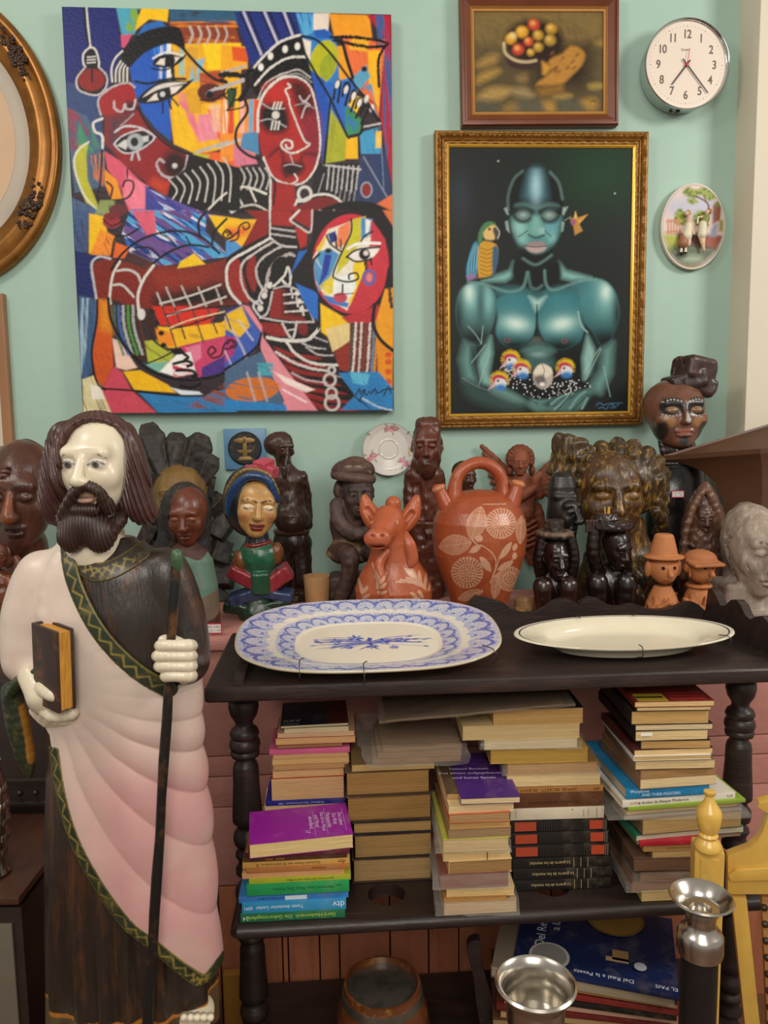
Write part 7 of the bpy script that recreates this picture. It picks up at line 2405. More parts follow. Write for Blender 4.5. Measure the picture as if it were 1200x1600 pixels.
for nm, lb, x, Y, r, h_, c in (('ceramic_cup', 'small plain tan cup standing below the pipe smoker', 496, 1.75, 20.5, None, 'b8905e'), ('ceramic_cup', 'small round tan cup behind the wavy gallery, right of the clay jug', 822, 1.70, 19, None, 'b98650')):
 yb_ = base_y(x, Y)
 b_ = Vector(P(x, yb_, Y))
 k = px_size(b_)
 top_ = (yb_ - (898 if x < 600 else 936)) * k
 t = thing(nm, lb, 'cup', b_, 'ceramic cups')
 bm = nbm()
 add_lathe(bm, [(0, 0), (r * k * .82, 0), (r * k * .86, .004), (r * k * .95, top_ * .6), (r * k, top_), (r * k * .86, top_), (r * k * .78, top_ * .5), (0, .008)], b_, 40)
 obj('cup_body', bm, mat('tan_stoneware', 'b88e60', rough=.4, var=.12, vscale=18, bump=.2), t, smooth=60)
 if x > 600:
  bm = nbm()
  b2 = b_ + Vector((-.016, -.026, 0))
  add_lathe(bm, [(0, 0), (.012, 0), (.0135, top_ * .4), (.014, top_ * .62), (.0115, top_ * .62), (.010, top_ * .3), (0, .006)], b2, 28)
  obj('small_side_cup', bm, _MATS['tan_stoneware'], t, smooth=60)
def leafpaint(x, d, z, C):
 f = d > 4
 lf = np.zeros(len(x))
 def leaf(x0, z0, a, L_, W2):
  c_, q_ = math.cos(a), math.sin(a)
  u, v = (x - x0) * c_ + (z - z0) * q_, -(x - x0) * q_ + (z - z0) * c_
  t_ = u / L_
  wv = W2 * np.sqrt(np.clip(4 * t_ * (1 - t_), 0, 1))
  return ((t_ > 0) & (t_ < 1) & (np.abs(v) < wv)).astype(float)
 for x0, z0, a0, n, L_, fl in ((52, 58, 132, 9, 34, 1), (50, 92, 100, 4, 22, 1), (44, 50, 168, 4, 26, 1), (-26, 62, 74, 6, 28, -1), (-48, 50, 84, 4, 24, 1)):
  for i in range(n):
   a = math.radians(a0 + (i - n / 2) * 9)
   bx, bz = x0 + math.cos(math.radians(a0)) * i * 4.2, z0 + math.sin(math.radians(a0)) * i * 4.2
   lf = np.maximum(lf, leaf(bx, bz, a + .5 * (1 if i % 2 else -1), L_ * (.6 + .3 * (i % 2)), 2.6))
 m = (lf > 0) & f
 C[m] = C[m] * .35 + np.array(lin('d8b090')) * .65
 return C
s = figure('clay_bull', 'orange clay bull-shaped vessel with white leaf painting, seated in front of the jug', 'pottery', 616, 1.63, .95)
W_ = 'ad5734'
cl = 'd9a07c'
s.cone((0, 0, 0), [(0, 40), (10, 48), (30, 58), (58, 60), (82, 52), (104, 38), (125, 28)], sd=.9, k=4, col=W_, cd=[(0, 0), (125, 8)])
s.cap(s.A(615, 880, 10), s.A(611, 825, 22), 30, 25, k=14, col=W_)
s.cap(s.A(609, 812, 24), s.A(594, 838, 62), 24, 16, k=8, col=W_).ell(s.A(592, 840, 70), (20, 10, 15), k=6, col=W_)
for q_ in (-1, 1):
 s.ell(s.A(592 + q_ * 8, 836, 80), (3.4, 5, 2.6), 's', k=1.5)
s.ell(s.A(592, 852, 74), (11, 8, 2.2), 's', k=1.5)
s.ell(s.A(591, 848, 74), (13, 8, 4), 'p', col='8a3c20')
s.ell(s.A(586, 816, 44), (4.6, 4, 4.6), k=.6, col='c8844c').ell(s.A(620, 816, 44), (4.6, 4, 4.6), k=.6, col='c8844c')
s.tor(s.A(620, 816, 46), 5, 1.4, k=.6, col='a85a34', rot=(80, 0, 20))
s.path([s.A(606, 860, 52), s.A(594, 880, 56), s.A(598, 905, 62), s.A(602, 932, 60), s.A(600, 960, 56)], (5, 6, 5, 5, 3), k=5, col=W_, sm=4)
s.build('body', m_clay, s.t, flatbase=0, colfn=lambda x, d, z, C: leafpaint(x, d, z, C))
for tag_, pts, rs2 in (('ear', [(588, 812, 16), (578, 795, 14), (573, 775, 14)], (15, 12, 4)), ('ear', [(632, 818, 16), (645, 802, 14), (653, 778, 14)], (14, 13, 5))):
 q = more(s)
 q.path([q.A(*p) for p in pts], rs2, k=4, col=W_, sm=4)
 q.path([q.A(p[0], p[1], p[2] + 13) for p in pts[:2]], 5, 's', k=4)
 q.build(tag_, m_clay, s.t)
q = more(s)
q.cap(q.A(617, 800, 14), q.A(617, 786, 14), 11, 12, k=2, col=W_)
q.tor(q.A(617, 788, 24), 5, 1.6, k=1, col='a04e2a', rot=(85, 0, 0))
q.build('stopper', m_clay, s.t)
q = more(s)
q.path([q.A(632, 830, 26), q.A(640, 850, 34), q.A(644, 872, 34), q.A(640, 884, 38)], (4, 9, 9, 3), k=3, col=W_, sm=4, flat=(1, .6, 1))
q.path([q.A(634, 836, 38), q.A(640, 856, 44), q.A(642, 876, 44)], 1.6, 'p', col='e0b898')
q.build('hanging_ear', m_clay, s.t)
s = figure('bearded_figure', 'tall narrow red-brown carving of a bearded man, left of the clay jug', 'carving', 664, 1.90, 1.0)
W_ = '54291b'
s.cone((0, 0, 0), [(0, 30), (40, 26), (120, 27), (180, 26), (205, 22), (222, 14)], sd=.7, k=4, col=W_, power=3, cx=[(0, 0), (220, 2)])
s.ell(s.A(666, 745, 0), (26, 17, 14), k=8, col=W_)
s.path([s.A(643, 742, 2), s.A(640, 780, 6), s.A(640, 815, 12)], (9, 8, 7), k=3, col='4a2418', sm=3).path([s.A(687, 742, 2), s.A(688, 775, 4), s.A(682, 812, 12)], (9, 8, 7), k=3, col='4a2418', sm=3)
s.path([s.A(655, 760, 20), s.A(660, 800, 21), s.A(664, 850, 20)], 4, 's', k=4)
s.box(s.A(666, 815, 20), (24, 3, 1.5), 1, 's', k=2)
s.box(s.A(671, 690, 6), (19, 18, 36), 12, k=4, col=W_)
head(s, (670, 698, 8), 40, (2, 0, -6), .82, skin='5c2d1e', lip='48241a', ears=True, nose=1.08, nw=.9, slit='140a06')
s.ell(s.A(669, 728, 26), (15, 11, 20), k=4, col='4a2418')
s.ell(s.A(668, 718, 40), (8, 4, 2), 's', k=1)
s.rough(1.4, .11).build('figure', m_redw, s.t, flatbase=0)
s = figure('clay_jug', 'large round terracotta jug with arched handle, twin spouts and white scratched flowers', 'pottery', 749, 1.655, .9)
W_ = '9e4a28'
def jugpaint(x, d, z, C):
 g_ = 1 - d / FPX
 X, Z = 600 + (x + s.x0 - 600) / g_, 663 + (s.y0 - z - 663) / g_
 f = d > 0
 wt = np.array(lin('d2a586'))
 def ros(cx, cy, r):
  u, v = X - cx, Z - cy
  rr = np.hypot(u, v)
  a = np.arctan2(v, u)
  m1 = (rr < r) & (rr > r * .55) & (np.sin(a * 26 + rr * .2) > -.35)
  m2 = (rr < r * .52) & (np.sin(rr * 1.5 + np.sin(a * 9) * 1.5) + .4 * np.sin(a * 13) > -.5)
  m3 = (np.abs(rr - r * .55) < .8) | ((np.abs(rr - r) < 1.2) & (np.sin(a * 52) > -.2))
  return (m1 | m2 | m3) & f
 def leaf(x0, y0, x1, y1, w_, comb=True):
  L_ = math.hypot(x1 - x0, y1 - y0)
  c_, q_ = (x1 - x0) / L_, (y1 - y0) / L_
  u, v = (X - x0) * c_ + (Z - y0) * q_, -(X - x0) * q_ + (Z - y0) * c_
  t_ = u / L_
  env = w_ * np.clip(np.sin(np.clip(t_, 0, 1) * PI) ** .7, 0, 1)
  ins = (t_ > 0) & (t_ < 1) & (np.abs(v) < env)
  if comb:
   ins &= (np.sin((u + np.abs(v) * 1.0) * 1.9) > -.3) | (np.abs(v) < .8) | (np.abs(np.abs(v) - env) < 1.0)
  return ins & f
 def stem(pts):
  m = np.zeros(len(X), bool)
  p = catmull([np.array(q_, float) for q_ in pts], 6)
  for a, b in zip(p[:-1], p[1:]):
   dd = b - a
   t_ = np.clip(((X - a[0]) * dd[0] + (Z - a[1]) * dd[1]) / (dd @ dd + 1e-9), 0, 1)
   m |= np.hypot(X - a[0] - t_ * dd[0], Z - a[1] - t_ * dd[1]) < .9
  return m & f
 m = ros(782, 817, 23) | ros(730, 893, 24) | ros(796, 904, 19) | leaf(737, 842, 752, 790, 15) | leaf(737, 846, 686, 852, 16) | leaf(812, 850, 814, 805, 8)
 m |= leaf(746, 845, 751, 834, 6, False) | leaf(734, 862, 752, 850, 5, False) | leaf(781, 872, 799, 846, 5, False) | leaf(767, 892, 750, 868, 6, False) | leaf(777, 890, 802, 876, 5, False) | leaf(802, 860, 806, 848, 4, False) | leaf(803, 874, 804, 862, 4, False)
 m |= leaf(772, 935, 778, 895, 8) | leaf(715, 935, 755, 922, 8) | stem([(752, 850), (768, 862), (775, 880), (766, 910)]) | stem([(766, 908), (772, 895), (781, 868)]) | stem([(772, 900), (790, 885), (803, 870)]) | stem([(738, 842), (746, 850)])
 C[m] = C[m] * .25 + wt * .75
 ln = (np.abs(Z - 787) < .7) & f & (np.abs(X - 772) < 18)
 C[ln] = wt * .8
 return C
zt = s.y0
pj = [(zt - y, r) for y, r in ((zt, 40), (952, 42), (937, 45), (915, 53), (890, 62), (862, 70), (835, 72.5), (812, 71), (795, 64), (780, 52), (772, 40), (766, 24), (764, 4))]
s.cone((0, 0, 0), pj, k=0, col=W_)
s.build('jug_body', m_clay, s.t, flatbase=0, colfn=jugpaint)
q = more(s)
q.path([q.A(711, 778, 6), q.A(713, 752, 5), q.A(724, 733, 3), q.A(748, 723, 0), q.A(772, 732, -2), q.A(784, 752, -3), q.A(787, 776, -2)], (12, 9, 8.5, 8.5, 8.5, 9, 12), k=3, col=W_, sm=6, flat=(1, 1.25, 1))
q.build('handle', m_clay, s.t)
for a, b in (((700, 790), (687, 762)), ((798, 788), (809, 757))):
 q = more(s)
 q.cap(q.A(a[0], a[1], 10), q.A(b[0], b[1], 8), 14, 9, k=2, col=W_).ell(q.A(b[0], b[1] - 1, 8), (11, 11, 5), k=3, col='c07850', rot=(0, 20 if b[0] > 749 else -25, 0))
 q.cap(q.A(b[0] * 1.0, b[1] - 10, 8), q.A(a[0] * .5 + b[0] * .5, a[1] * .5 + b[1] * .5 + 3, 8), 6, 5, 's', k=1)
 q.build('spout', m_clay, s.t)
s = figure('small_head_figure', 'brown carved head glimpsed through the handle of the clay jug', 'carving', 728, 1.93, 1.1)
head(s, (730, 745, 4), 21, (4, 0, 25), 1.0, skin='4c3226', ears=False)
s.ell(s.A(722, 738, -6), (16, 16, 18), k=5, col='33231c')
s.cone((0, 0, 0), [(0, 28), (60, 22), (120, 24), (150, 20), (170, 9), (185, 8)], sd=.8, k=6, col='3c281e')
s.rough(1, .12).build('figure', m_wood, s.t, flatbase=0)
wy = PW(815, 790, .028)
s = figure('terracotta_angel', 'reddish terracotta winged angel figure hung on the wall behind the jug', 'figurine', 815, wy.y, 1.0, y=880)
W_ = '7d432a'
head(s, (813, 722, 12), 20, (6, 0, -4), 1.05, skin='8a4c32', ears=False, slit='4a2416')
for k in range(12):
 a = PI * (k / 11 * 1.25 - .12)
 s.ell(s.A(812 + 17 * math.cos(a), 717 - 17 * math.sin(a), 8), (5.5, 8, 5.5), k=2, col='74391f')
s.ell(s.A(796, 735, 4), (5, 7, 8), k=2, col='74391f').ell(s.A(830, 735, 4), (5, 7, 8), k=2, col='74391f')
s.cap(s.A(813, 738, 6), s.A(814, 750, 4), 8, 12, k=4, col=W_).ell(s.A(815, 766, 4), (24, 16, 22), k=8, col=W_).ell(s.A(817, 790, 6), (19, 15, 24), k=8, col=W_).ell(s.A(816, 800, 14), (14, 10, 12), k=6, col='8a4c32')
s.path([s.A(797, 757, 6), s.A(795, 778, 14), s.A(812, 776, 24), s.A(832, 764, 24)], (9, 8, 7, 6), k=3, col='8a4c32', sm=4).path([s.A(834, 757, 6), s.A(842, 772, 14), s.A(836, 752, 24), s.A(842, 742, 24)], (9, 8, 6, 5), k=3, col='8a4c32', sm=4)
s.cone(s.A(826, 884, 2), [(0, 8), (20, 14), (50, 17), (80, 21)], sd=.7, k=6, col='74391f', cx=[(0, 8), (80, -8)])
for k in range(5):
 s.path([s.A(800 + k * 3, 812 + k * 7, 18), s.A(818, 822 + k * 8, 22), s.A(838, 812 + k * 9, 16)], 2.6, k=2, col=W_, sm=3)
s.path([s.A(840, 792, 2), s.A(846, 830, 4), s.A(846, 870, 2)], (6, 8, 4), k=4, col='74391f', sm=3)
s.rough(.5, .2).build('figure', m_matc, s.t)
for sd in (-1, 1):
 q = more(s)
 for k in range(7):
  if sd < 0:
   e = (753 + k * 3.2, 697 + k * 11)
   b = (800, 748 + k * 3)
  else:
   e = (872 - k * 2.5, 714 + k * 10)
   b = (834, 752 + k * 3)
  m_ = ((e[0] + b[0]) / 2, (e[1] + b[1]) / 2 - 3)
  q.path([q.A(b[0], b[1], -6), q.A(m_[0], m_[1], -2), q.A(e[0], e[1], -4)], (6, 5, 3.5), k=1.2, col=W_, sm=3, flat=(1, .8, 1))
 q.build('wing', m_matc, s.t)
s = figure('angular_face_carving', 'smooth black angular head looking right, behind the hatted black figure', 'carving', 876, 1.755, 1.0)
s.cone((0, 0, 0), [(0, 26), (100, 22), (140, 21), (190, 21), (206, 17), (212, 9)], sd=.9, k=3, col='1b1716', power=2.6)
head(s, (879, 800, 4), 46, (0, 0, 30), .62, skin='1d1918', ears=False, nose=1.12, lip='1d1918', crown=False)
s.cap(s.A(868, 775, 16), s.A(894, 776, 16), 5, k=4, col='1d1918')
s.build('head', m_wood, s.t, flatbase=0)
def croucher(nm, lb, x, Y, bowl):
 s = figure(nm, lb, 'carving', x, Y, .9)
 W_ = '211412'
 y = lambda v: v
 if not bowl:
  head(s, (x + 3, 873, 18), 33, (6, 0, 8), .78, skin=W_, lip='3a2620', eye=('3a2a26', '0c0808'), nw=1.25)
  s.ell((0, -6, 40), (30, 24, 44), k=6, col=W_)
  for q_ in (-1, 1):
   s.path([s.A(x + q_ * 20, 905, -4), s.A(x + q_ * 27, 872, 4), s.A(x + q_ * 22, 838, 8)], (10, 9, 7), k=3, col=W_, sm=4)
   s.path([s.A(x + q_ * 14, 945, 6), s.A(x + q_ * 20, 914, 26), s.A(x + q_ * 19, 960, 28)], (13, 14, 11), k=4, col='2c1712', sm=4)
 else:
  head(s, (x + 10, 857, 16), 32, (16, 0, 26), .78, skin=W_, lip='2c1a16', nw=1.2, ears=False)
  s.ell((-2, -6, 40), (32, 24, 44), k=6, col=W_)
  for q_ in (-1, 1):
   s.path([s.A(x + q_ * 20, 898, 0), s.A(x - 6 + q_ * 24, 862, 14), s.A(x - 6 + q_ * 22, 822, 16)], (11, 10, 8), k=3, col=W_, sm=4)
   s.path([s.A(x + q_ * 16, 945, 6), s.A(x + q_ * 23, 908, 26), s.A(x + q_ * 20, 960, 28)], (14, 15, 12), k=4, col='1c1110', sm=4)
  for k in range(4):
   s.cap(s.A(x - 40 + k * 5, 828, 22), s.A(x - 40 + k * 5, 812, 24), 2.6, 2.2, k=.6, col='3a2824')
 s.box((0, 6, 6), (36, 34, 6), 3, k=3, col=W_)
 s.build('figure', m_gloss, s.t, flatbase=0)
 q = more(s)
 if not bowl:
  q.cone(q.A(x - 4, 838, 8), [(0, 27), (4, 29), (9, 26), (10, 15), (26, 15), (27, 12)], k=1.5, col='2e211c')
  q.tor(q.A(x - 3, 832, 8), 24, 4.5, k=2, col='6a5444')
  q.rough(1.3, .2).build('hat', m_dull, s.t)
 else:
  q.cone(q.A(x - 3, 826, 8), [(0, 30), (4, 33), (12, 32), (13, 26)], sx=1.05, k=1, col='251816')
  q.cone(q.A(x - 10, 813, 8), [(0, 19), (4, 20), (12, 15)], k=1, col='2b1d1a')
  q.rough(.8, .2).build('bowl', m_gloss, s.t)
  q = more(s, .6)
  for a, b in ((-12, -2), (-9, 3), (-6, 0)):
   q.cap(q.A(x + a, 806, 8), q.A(x + a + b * .6, 792, 8), 1.4, 1.1, k=.3, col='c8962c')
  q.build('yellow_sticks', m_lacq, s.t)
croucher('crouching_figure', 'glossy black crouching figure wearing a brimmed hat, right of the small cup', 868, 1.665, False)
croucher('bowl_bearer', 'glossy black figure lifting a bowl with yellow sticks over its bent head', 955, 1.675, True)
s = figure('gilded_bust', 'large worn gilded bust of a woman with closed eyes and a knotted bun', 'carving', 962, 1.83, 1.3)
W_ = '50341a'
head(s, (958, 772, 14), 68, (5, 0, 0), 1.12, skin='4a2f18', lip='3a2412', lid='6a4a22', brow='1e140a', ears=False, jaw=1.12)
s.cap(s.A(972, 830, -6), s.A(976, 865, -8), 34, 34, k=14, col=W_)
s.cone((14, -4, 0), [(0, 72), (40, 74), (75, 60), (95, 34)], sd=.55, k=10, col='40321c')
for p in (((940, 900, 36), (965, 870, 30), (1000, 910, 34)), ((925, 930, 40), (960, 905, 40), (1010, 945, 40))):
 s.path([s.A(*q_) for q_ in p], (9, 12, 9), k=5, col='2e2616', sm=4)
s.rough(1.6, .07).build('bust', m_gilt, s.t, flatbase=0)
q = more(s)
q.ell(q.A(962, 752, -16), (74, 56, 58), col='3c2c18')
q.ell(q.A(958, 790, 56), (56, 52, 66), 's', k=6)
for k in range(9):
 a = PI * (.06 + k * .11)
 q.path([q.A(962 + 62 * math.cos(a), 762 - 52 * math.sin(a), 24), q.A(960 + 72 * math.cos(a), 752 - 56 * math.sin(a), -6), q.A(960 + 60 * math.cos(a), 752 - 50 * math.sin(a), -40)], (7, 11, 9), k=4, col='4a361c' if k % 2 else '33261a', sm=4)
for k in range(5):
 q.path([q.A(1020, 735 + k * 16, 14), q.A(1032, 745 + k * 18, -6), q.A(1024, 760 + k * 18, -24)], (8, 9, 7), k=3, col='42311c', sm=3)
q.rough(1.5, .1).build('hair', m_gilt, s.t)
q = more(s)
for x, y, r, an in ((876, 712, (13, 18, 34), 14), (896, 716, (16, 18, 32), -4), (912, 722, (18, 18, 24), -30), (900, 742, (26, 20, 16), 10), (868, 690, (7, 8, 16), 8)):
 q.box(q.A(x, y, -4), r, 7, k=4, col='3f2f18', rot=(6, an, 20))
q.rough(2.5, .08).build('hair_bun', m_gilt, s.t)
s = figure('topknot_carving', 'tall painted carved head with topknot and dotted eye band, under the oval plaque', 'carving', 1052, 1.96, 1.1)
W_ = '6b3d2a'
head(s, (1057, 648, 6), 54, (-4, 0, 2), 1.28, skin='6d4330', lip='7a4638', lid='8a6440', ears=False, crown=True, nw=.8)
s.fr(hc(s, (1057, 648, 6), 54), rotm(-4, 0, 2), 54)
for q_ in (-1, 1):
 s.ell((q_ * .34, .7, .14), (.33, .5, .26), 'p', k=.03, col='22201f').ell((q_ * .33, .72, .05), (.17, .4, .09), 'p', k=.02, col='7c5a38')
 s.ell((q_ * .42, .6, -.28), (.2, .4, .14), 'p', k=.04, col='94683f').ell((q_ * .56, .4, -.5), (.16, .5, .28), 'p', k=.04, col='2c2522')
 for k in range(6):
  s.ell((q_ * (.12 + k * .09), .8, .34 - abs(k - 2.5) * .025), (.022, .4, .022), 'p', col='c8c0b4').ell((q_ * (.14 + k * .09), .8, -.12 + .02 * abs(k - 2)), (.02, .4, .02), 'p', col='a8a098')
 s.path([(q_ * .17, .76, .035), (q_ * .33, .82, -.02), (q_ * .5, .7, .03)], .022, 'p', col='1a100c')
s.cap((0, .8, .3), (0, 1.0, -.28), .06, .09, 'p', col='a8a6a0').ell((0, .7, -.8), (.14, .4, .14), 'p', k=.03, col='3a3c3c').ell((0, .7, -.55), (.16, .4, .06), 'p', k=.02, col='8a4c3c')
s.fr()
s.build('face', m_lacq, s.t)
q = more(s)
q.box(q.A(1074, 582, 0), (27, 24, 17), 8, k=4, col='3a211a', rot=(0, 8, 20)).box(q.A(1060, 600, 2), (28, 24, 13), 7, k=3, col='30201b', rot=(0, -14, 0)).box(q.A(1084, 606, -4), (20, 22, 15), 7, k=4, col='33211b', rot=(0, 30, 0))
q.rough(1.5, .09).build('topknot', m_wood, s.t)
q = more(s)
for k in range(7):
 q.path([q.A(1028 + k * 6, 690, 16 - abs(k - 3) * 3), q.A(1034 + k * 6.5, 715, 22 - abs(k - 3) * 3), q.A(1042 + k * 6, 745, 18 - abs(k - 3) * 3)], 6, k=1.5, col='2b1b17', sm=3)
q.cap(q.A(1050, 690, 0), q.A(1062, 745, 0), 26, 28, k=5, col='241713').ell(q.A(1052, 775, 0), (44, 30, 34), k=8, col='161110')
q.cone((0, 0, 0), [(0, 52), (60, 46), (130, 44), (190, 40)], sd=.7, k=10, col='141010')
q.build('neck_and_body', m_gloss, s.t, flatbase=0)
pricetag('price_tag', 1059, 772, 1.888, 20, 11, 'red-edged paper price tag', s.t)
s = figure('niche_figure', 'pointed brown wood carving of a hooded face with an arched outline', 'carving', 1096, 1.80, 1.0)
W_ = '57392a'
s.cone((0, 0, 0), [(0, 36), (60, 37), (115, 34), (150, 26), (175, 14), (188, 4)], sd=.75, k=3, col=W_)
s.path([s.A(1066, 900, 16), s.A(1068, 830, 18), s.A(1082, 785, 18), s.A(1097, 765, 16), s.A(1112, 790, 18), s.A(1122, 835, 16), s.A(1122, 900, 14)], 5, k=3, col='6a4a38', sm=4)
s.ell(s.A(1098, 812, 34), (20, 14, 32), 's', k=4)
head(s, (1098, 810, 8), 26, (4, 0, 0), .85, skin='4a2e22', ears=False)
for k in range(4):
 s.path([s.A(1076, 848 + k * 14, 22), s.A(1097, 862 + k * 14, 29), s.A(1119, 846 + k * 14, 20)], 4, k=3, col='523628', sm=3)
s.rough(1.2, .14).build('figure', m_wood, s.t, flatbase=0)
def clayman(nm, lb, x, Y, cap_, hy):
 s = figure(nm, lb, 'figurine', x, Y, .8)
 W_ = 'b5703f'
 s.cone((0, 0, 0), [(0, 28), (12, 28), (30, 25), (48, 17), (56, 13)], sd=.9, k=2, col=W_)
 for k in range(7):
  a = math.radians(-80 + k * 27)
  z0 = 14 + (k % 2) * 14
  s.ell((math.sin(a) * 25, math.cos(a) * 23, z0 + 6), (2.2, 9, 8), 's', k=1, rot=(0, 22 if k % 2 else -18, -math.degrees(a) * 0))
 if not cap_:
  for k in range(3):
   s.cap((-10 + k * 4, 20, 18 + k * 9), (2, 26, 20 + k * 8), 4, 3.5, k=1.5, col=W_)
  s.path([(-22, 10, 20), (-12, 22, 26), (0, 27, 34)], 4, k=2, col=W_).path([(22, 10, 20), (12, 22, 26), (2, 27, 34)], 4, k=2, col=W_)
 else:
  s.tor((0, 0, 54), 17, 3, k=1, col=W_)
  s.path([(-24, 8, 34), (0, 26, 20), (20, 18, 8)], 3, k=2, col=W_)
 s.rough(.5, .2).build('body', m_matc, s.t, flatbase=0)
 q = more(s)
 hz = s.y0 - hy
 ro = rotm(4, 0, 4) if not cap_ else rotm(8, 6, 24)
 q.fr((0, 2, hz), ro, 1)
 q.ell((0, 0, 0), (23, 21, 23), col=W_).ell((0, 5, -8), (16, 17, 16), k=4, col=W_)
 q.cap((0, 20, 4), (0, 27, -5), 3, 4.2, k=2, col=W_).ell((0, 21, -13), (6, 4, 2), k=1, col='a05c34').ell((0, 24, -13), (5, 3, .9), 's', k=.5)
 for k in (-1, 1):
  q.ell((k * 9, 20, 4), (2.6, 5, 2.6), 's', k=.8).ell((k * 9, 18, 4), (2.8, 4, 2.8), 'p', col='2c140c')
  q.ell((k * 24, -2, -1), (5, 6, 13 if not cap_ else 9), k=2, col=W_)
 if cap_:
  for k in range(4):
   q.tor((-23, 2 + k, -6 - k * 2), 6 - k, 1.4, k=.6, col=W_, rot=(70, 0, 60))
 q.fr()
 q.build('head', m_matc, s.t)
 q = more(s)
 if not cap_:
  q.cone((0, 0, hz + 16), [(0, 30), (3, 31), (6, 21), (14, 19.5), (34, 14.5), (37, 12)], k=2, col='bb7644')
 else:
  q.ell((0, 1, hz + 13), (25, 24, 14), col='a8683c').box((0, 20, hz + 9), (25, 16, 2.6), 2, k=3, col='a8683c', rot=(8, 0, 10))
 q.build('cap' if cap_ else 'hat', m_matc, s.t)
clayman('clay_figurine', 'orange clay figurine with a tall hat and big ears behind the white platter', 1034, 1.625, False, 886)
clayman('clay_figurine', 'orange clay figurine in a flat cap looking down to the right', 1090, 1.635, True, 884)
s = figure('pale_face_carving', 'pale limed wooden head with swept hair, cut by the photo edge', 'carving', 1172, 1.675, 1.2)
W_ = '9a897a'
head(s, (1190, 862, 14), 70, (2, 0, 6), .82, skin=W_, lip='9a8878', ears=False, nose=1.14, slit='4a3c32', brow='5a4a3e')
s.ell(s.A(1160, 848, -16), (35, 42, 66), k=4, col='6e5c4e')
for k in range(8):
 s.path([s.A(1150 + k * 4, 800 + k * 3, 34), s.A(1136 + k * 3, 812 + k * 10, 22), s.A(1130, 836 + k * 13, 2)], 2.2, 's', k=2, sm=4)
for k in range(4):
 s.path([s.A(1160, 822 + k * 5, 56), s.A(1180, 814 + k * 5, 66), s.A(1206, 818 + k * 5, 64)], 1.5, 's', k=1.5, sm=4)
 s.path([s.A(1156 + k * 3, 868 + k * 5, 54), s.A(1162 + k * 3, 884 + k * 5, 58), s.A(1172 + k * 3, 898 + k * 4, 60)], 1.6, 's', k=1.5, sm=4)
s.cap(s.A(1160, 915, -4), s.A(1160, 945, -8), 32, 34, k=8, col=W_)
s.box((-6, -4, 26), (46, 38, 28), 8, k=8, col='a09284').box((4, 0, 6), (50, 42, 7), 3, k=3, col='94867a')
s.rough(1.1, .1).build('head', m_pale, s.t, flatbase=0)
s = figure('bald_man_carving', 'large brown carved head of a bald bearded man at the left edge', 'carving', 28, 1.68, 1.3)
W_ = '52301f'
head(s, (32, 772, 14), 80, (8, 0, 6), .86, skin='4f2e22', lip='3c2219', lid='4a2c20', brow='2a1610', nose=1.08, slit='140a07')
s.ell(s.A(28, 742, -18), (50, 56, 46), k=14, col='57382c')
for k in range(3):
 s.path([s.A(-12, 738 + k * 7, 58), s.A(22, 734 + k * 7, 68), s.A(54, 740 + k * 7, 50)], 2.4, 's', k=2, sm=4)
s.fr(hc(s, (32, 772, 14), 80), rotm(8, 0, 6), 80)
s.cap((0, .8, .14), (0, .98, -.3), .06, .1, 'p', k=.04, col='8a4a24')
s.fr()
s.ell(s.A(30, 842, 36), (22, 16, 26), k=8, col='3a221a')
s.cap(s.A(46, 850, -14), s.A(44, 930, -18), 34, 40, k=12, col='50301f')
s.cone((14, -16, 0), [(0, 62), (40, 58), (80, 40)], sd=.7, k=8, col='482b1f')
s.rough(1.2, .06).build('head', m_redw, s.t, flatbase=0)
s = figure('small_group_carving', 'small reddish carved figure with bent arms below the bald head', 'carving', 8, 1.56, 1.1)
head(s, (4, 868, 4), 20, (4, 0, 10), 1.0, skin='5a2f20', ears=True)
s.ell((-2, 0, 70), (24, 18, 40), k=6, col='66351f').path([s.A(22, 905, 4), s.A(38, 930, 14), s.A(24, 950, 22)], (9, 9, 8), k=3, col='7a4428', sm=4).path([s.A(20, 880, 0), s.A(34, 872, 12), s.A(38, 892, 16)], (6, 5, 6), k=2, col='5a3020', sm=4)
s.cone((0, 0, 0), [(0, 36), (14, 34), (30, 22), (60, 20)], sd=.8, k=6, col='4a271b')
s.rough(1.4, .12).build('figure', m_redw, s.t, flatbase=0)
# painted statue of a bearded saint
SY = 1.085
class Tall(Sculpt):
 """like Sculpt, but pixel rows are placed with the true perspective of a tall figure"""
 def A(s, px, py, d=0):
  w_ = P(px, py, SY - d * s.k)
  return ((w_[0] - s.base[0]) / s.k, d, (w_[2] - s.base[2]) / s.k)
ST = P(205, 1612, SY)
stt = thing('saint_statue', 'tall painted wooden statue of a bearded man in dark tunic and pink mantle', 'statue', (ST[0], ST[1], 0))
def tall(step=2.0):
 s = Tall(205, 1612, SY, step)
 s.k = px_size(P(200, 1100, SY))
 s.t = stt
 return s
m_tunic = mat('worn_dark_tunic_paint', attr=True, rough=.38, var=.3, vscale=9, stretch=(5, 5, .8), bump=.25, bscale=60, wear='8a4a20', wear_amt=.42, wear_scale=7, coat=.2)
m_mantle = mat('pink_mantle_paint', attr=True, rough=.42, var=.08, vscale=9, bump=.12, bscale=60, wear='b89a88', wear_amt=.25, wear_scale=12, coat=.15)
m_skin = mat('ivory_face_paint', attr=True, rough=.34, var=.05, vscale=14, coat=.25, wear='c8a880', wear_amt=.12, wear_scale=20)
m_hair = mat('carved_brown_hair', attr=True, rough=.42, var=.2, vscale=30, coat=.15)
m_trim = mat('green_gold_trim_paint', attr=True, rough=.38, var=.2, vscale=30, coat=.2, wear='8a7a3c', wear_amt=.5, wear_scale=45)
s = tall(2.4)
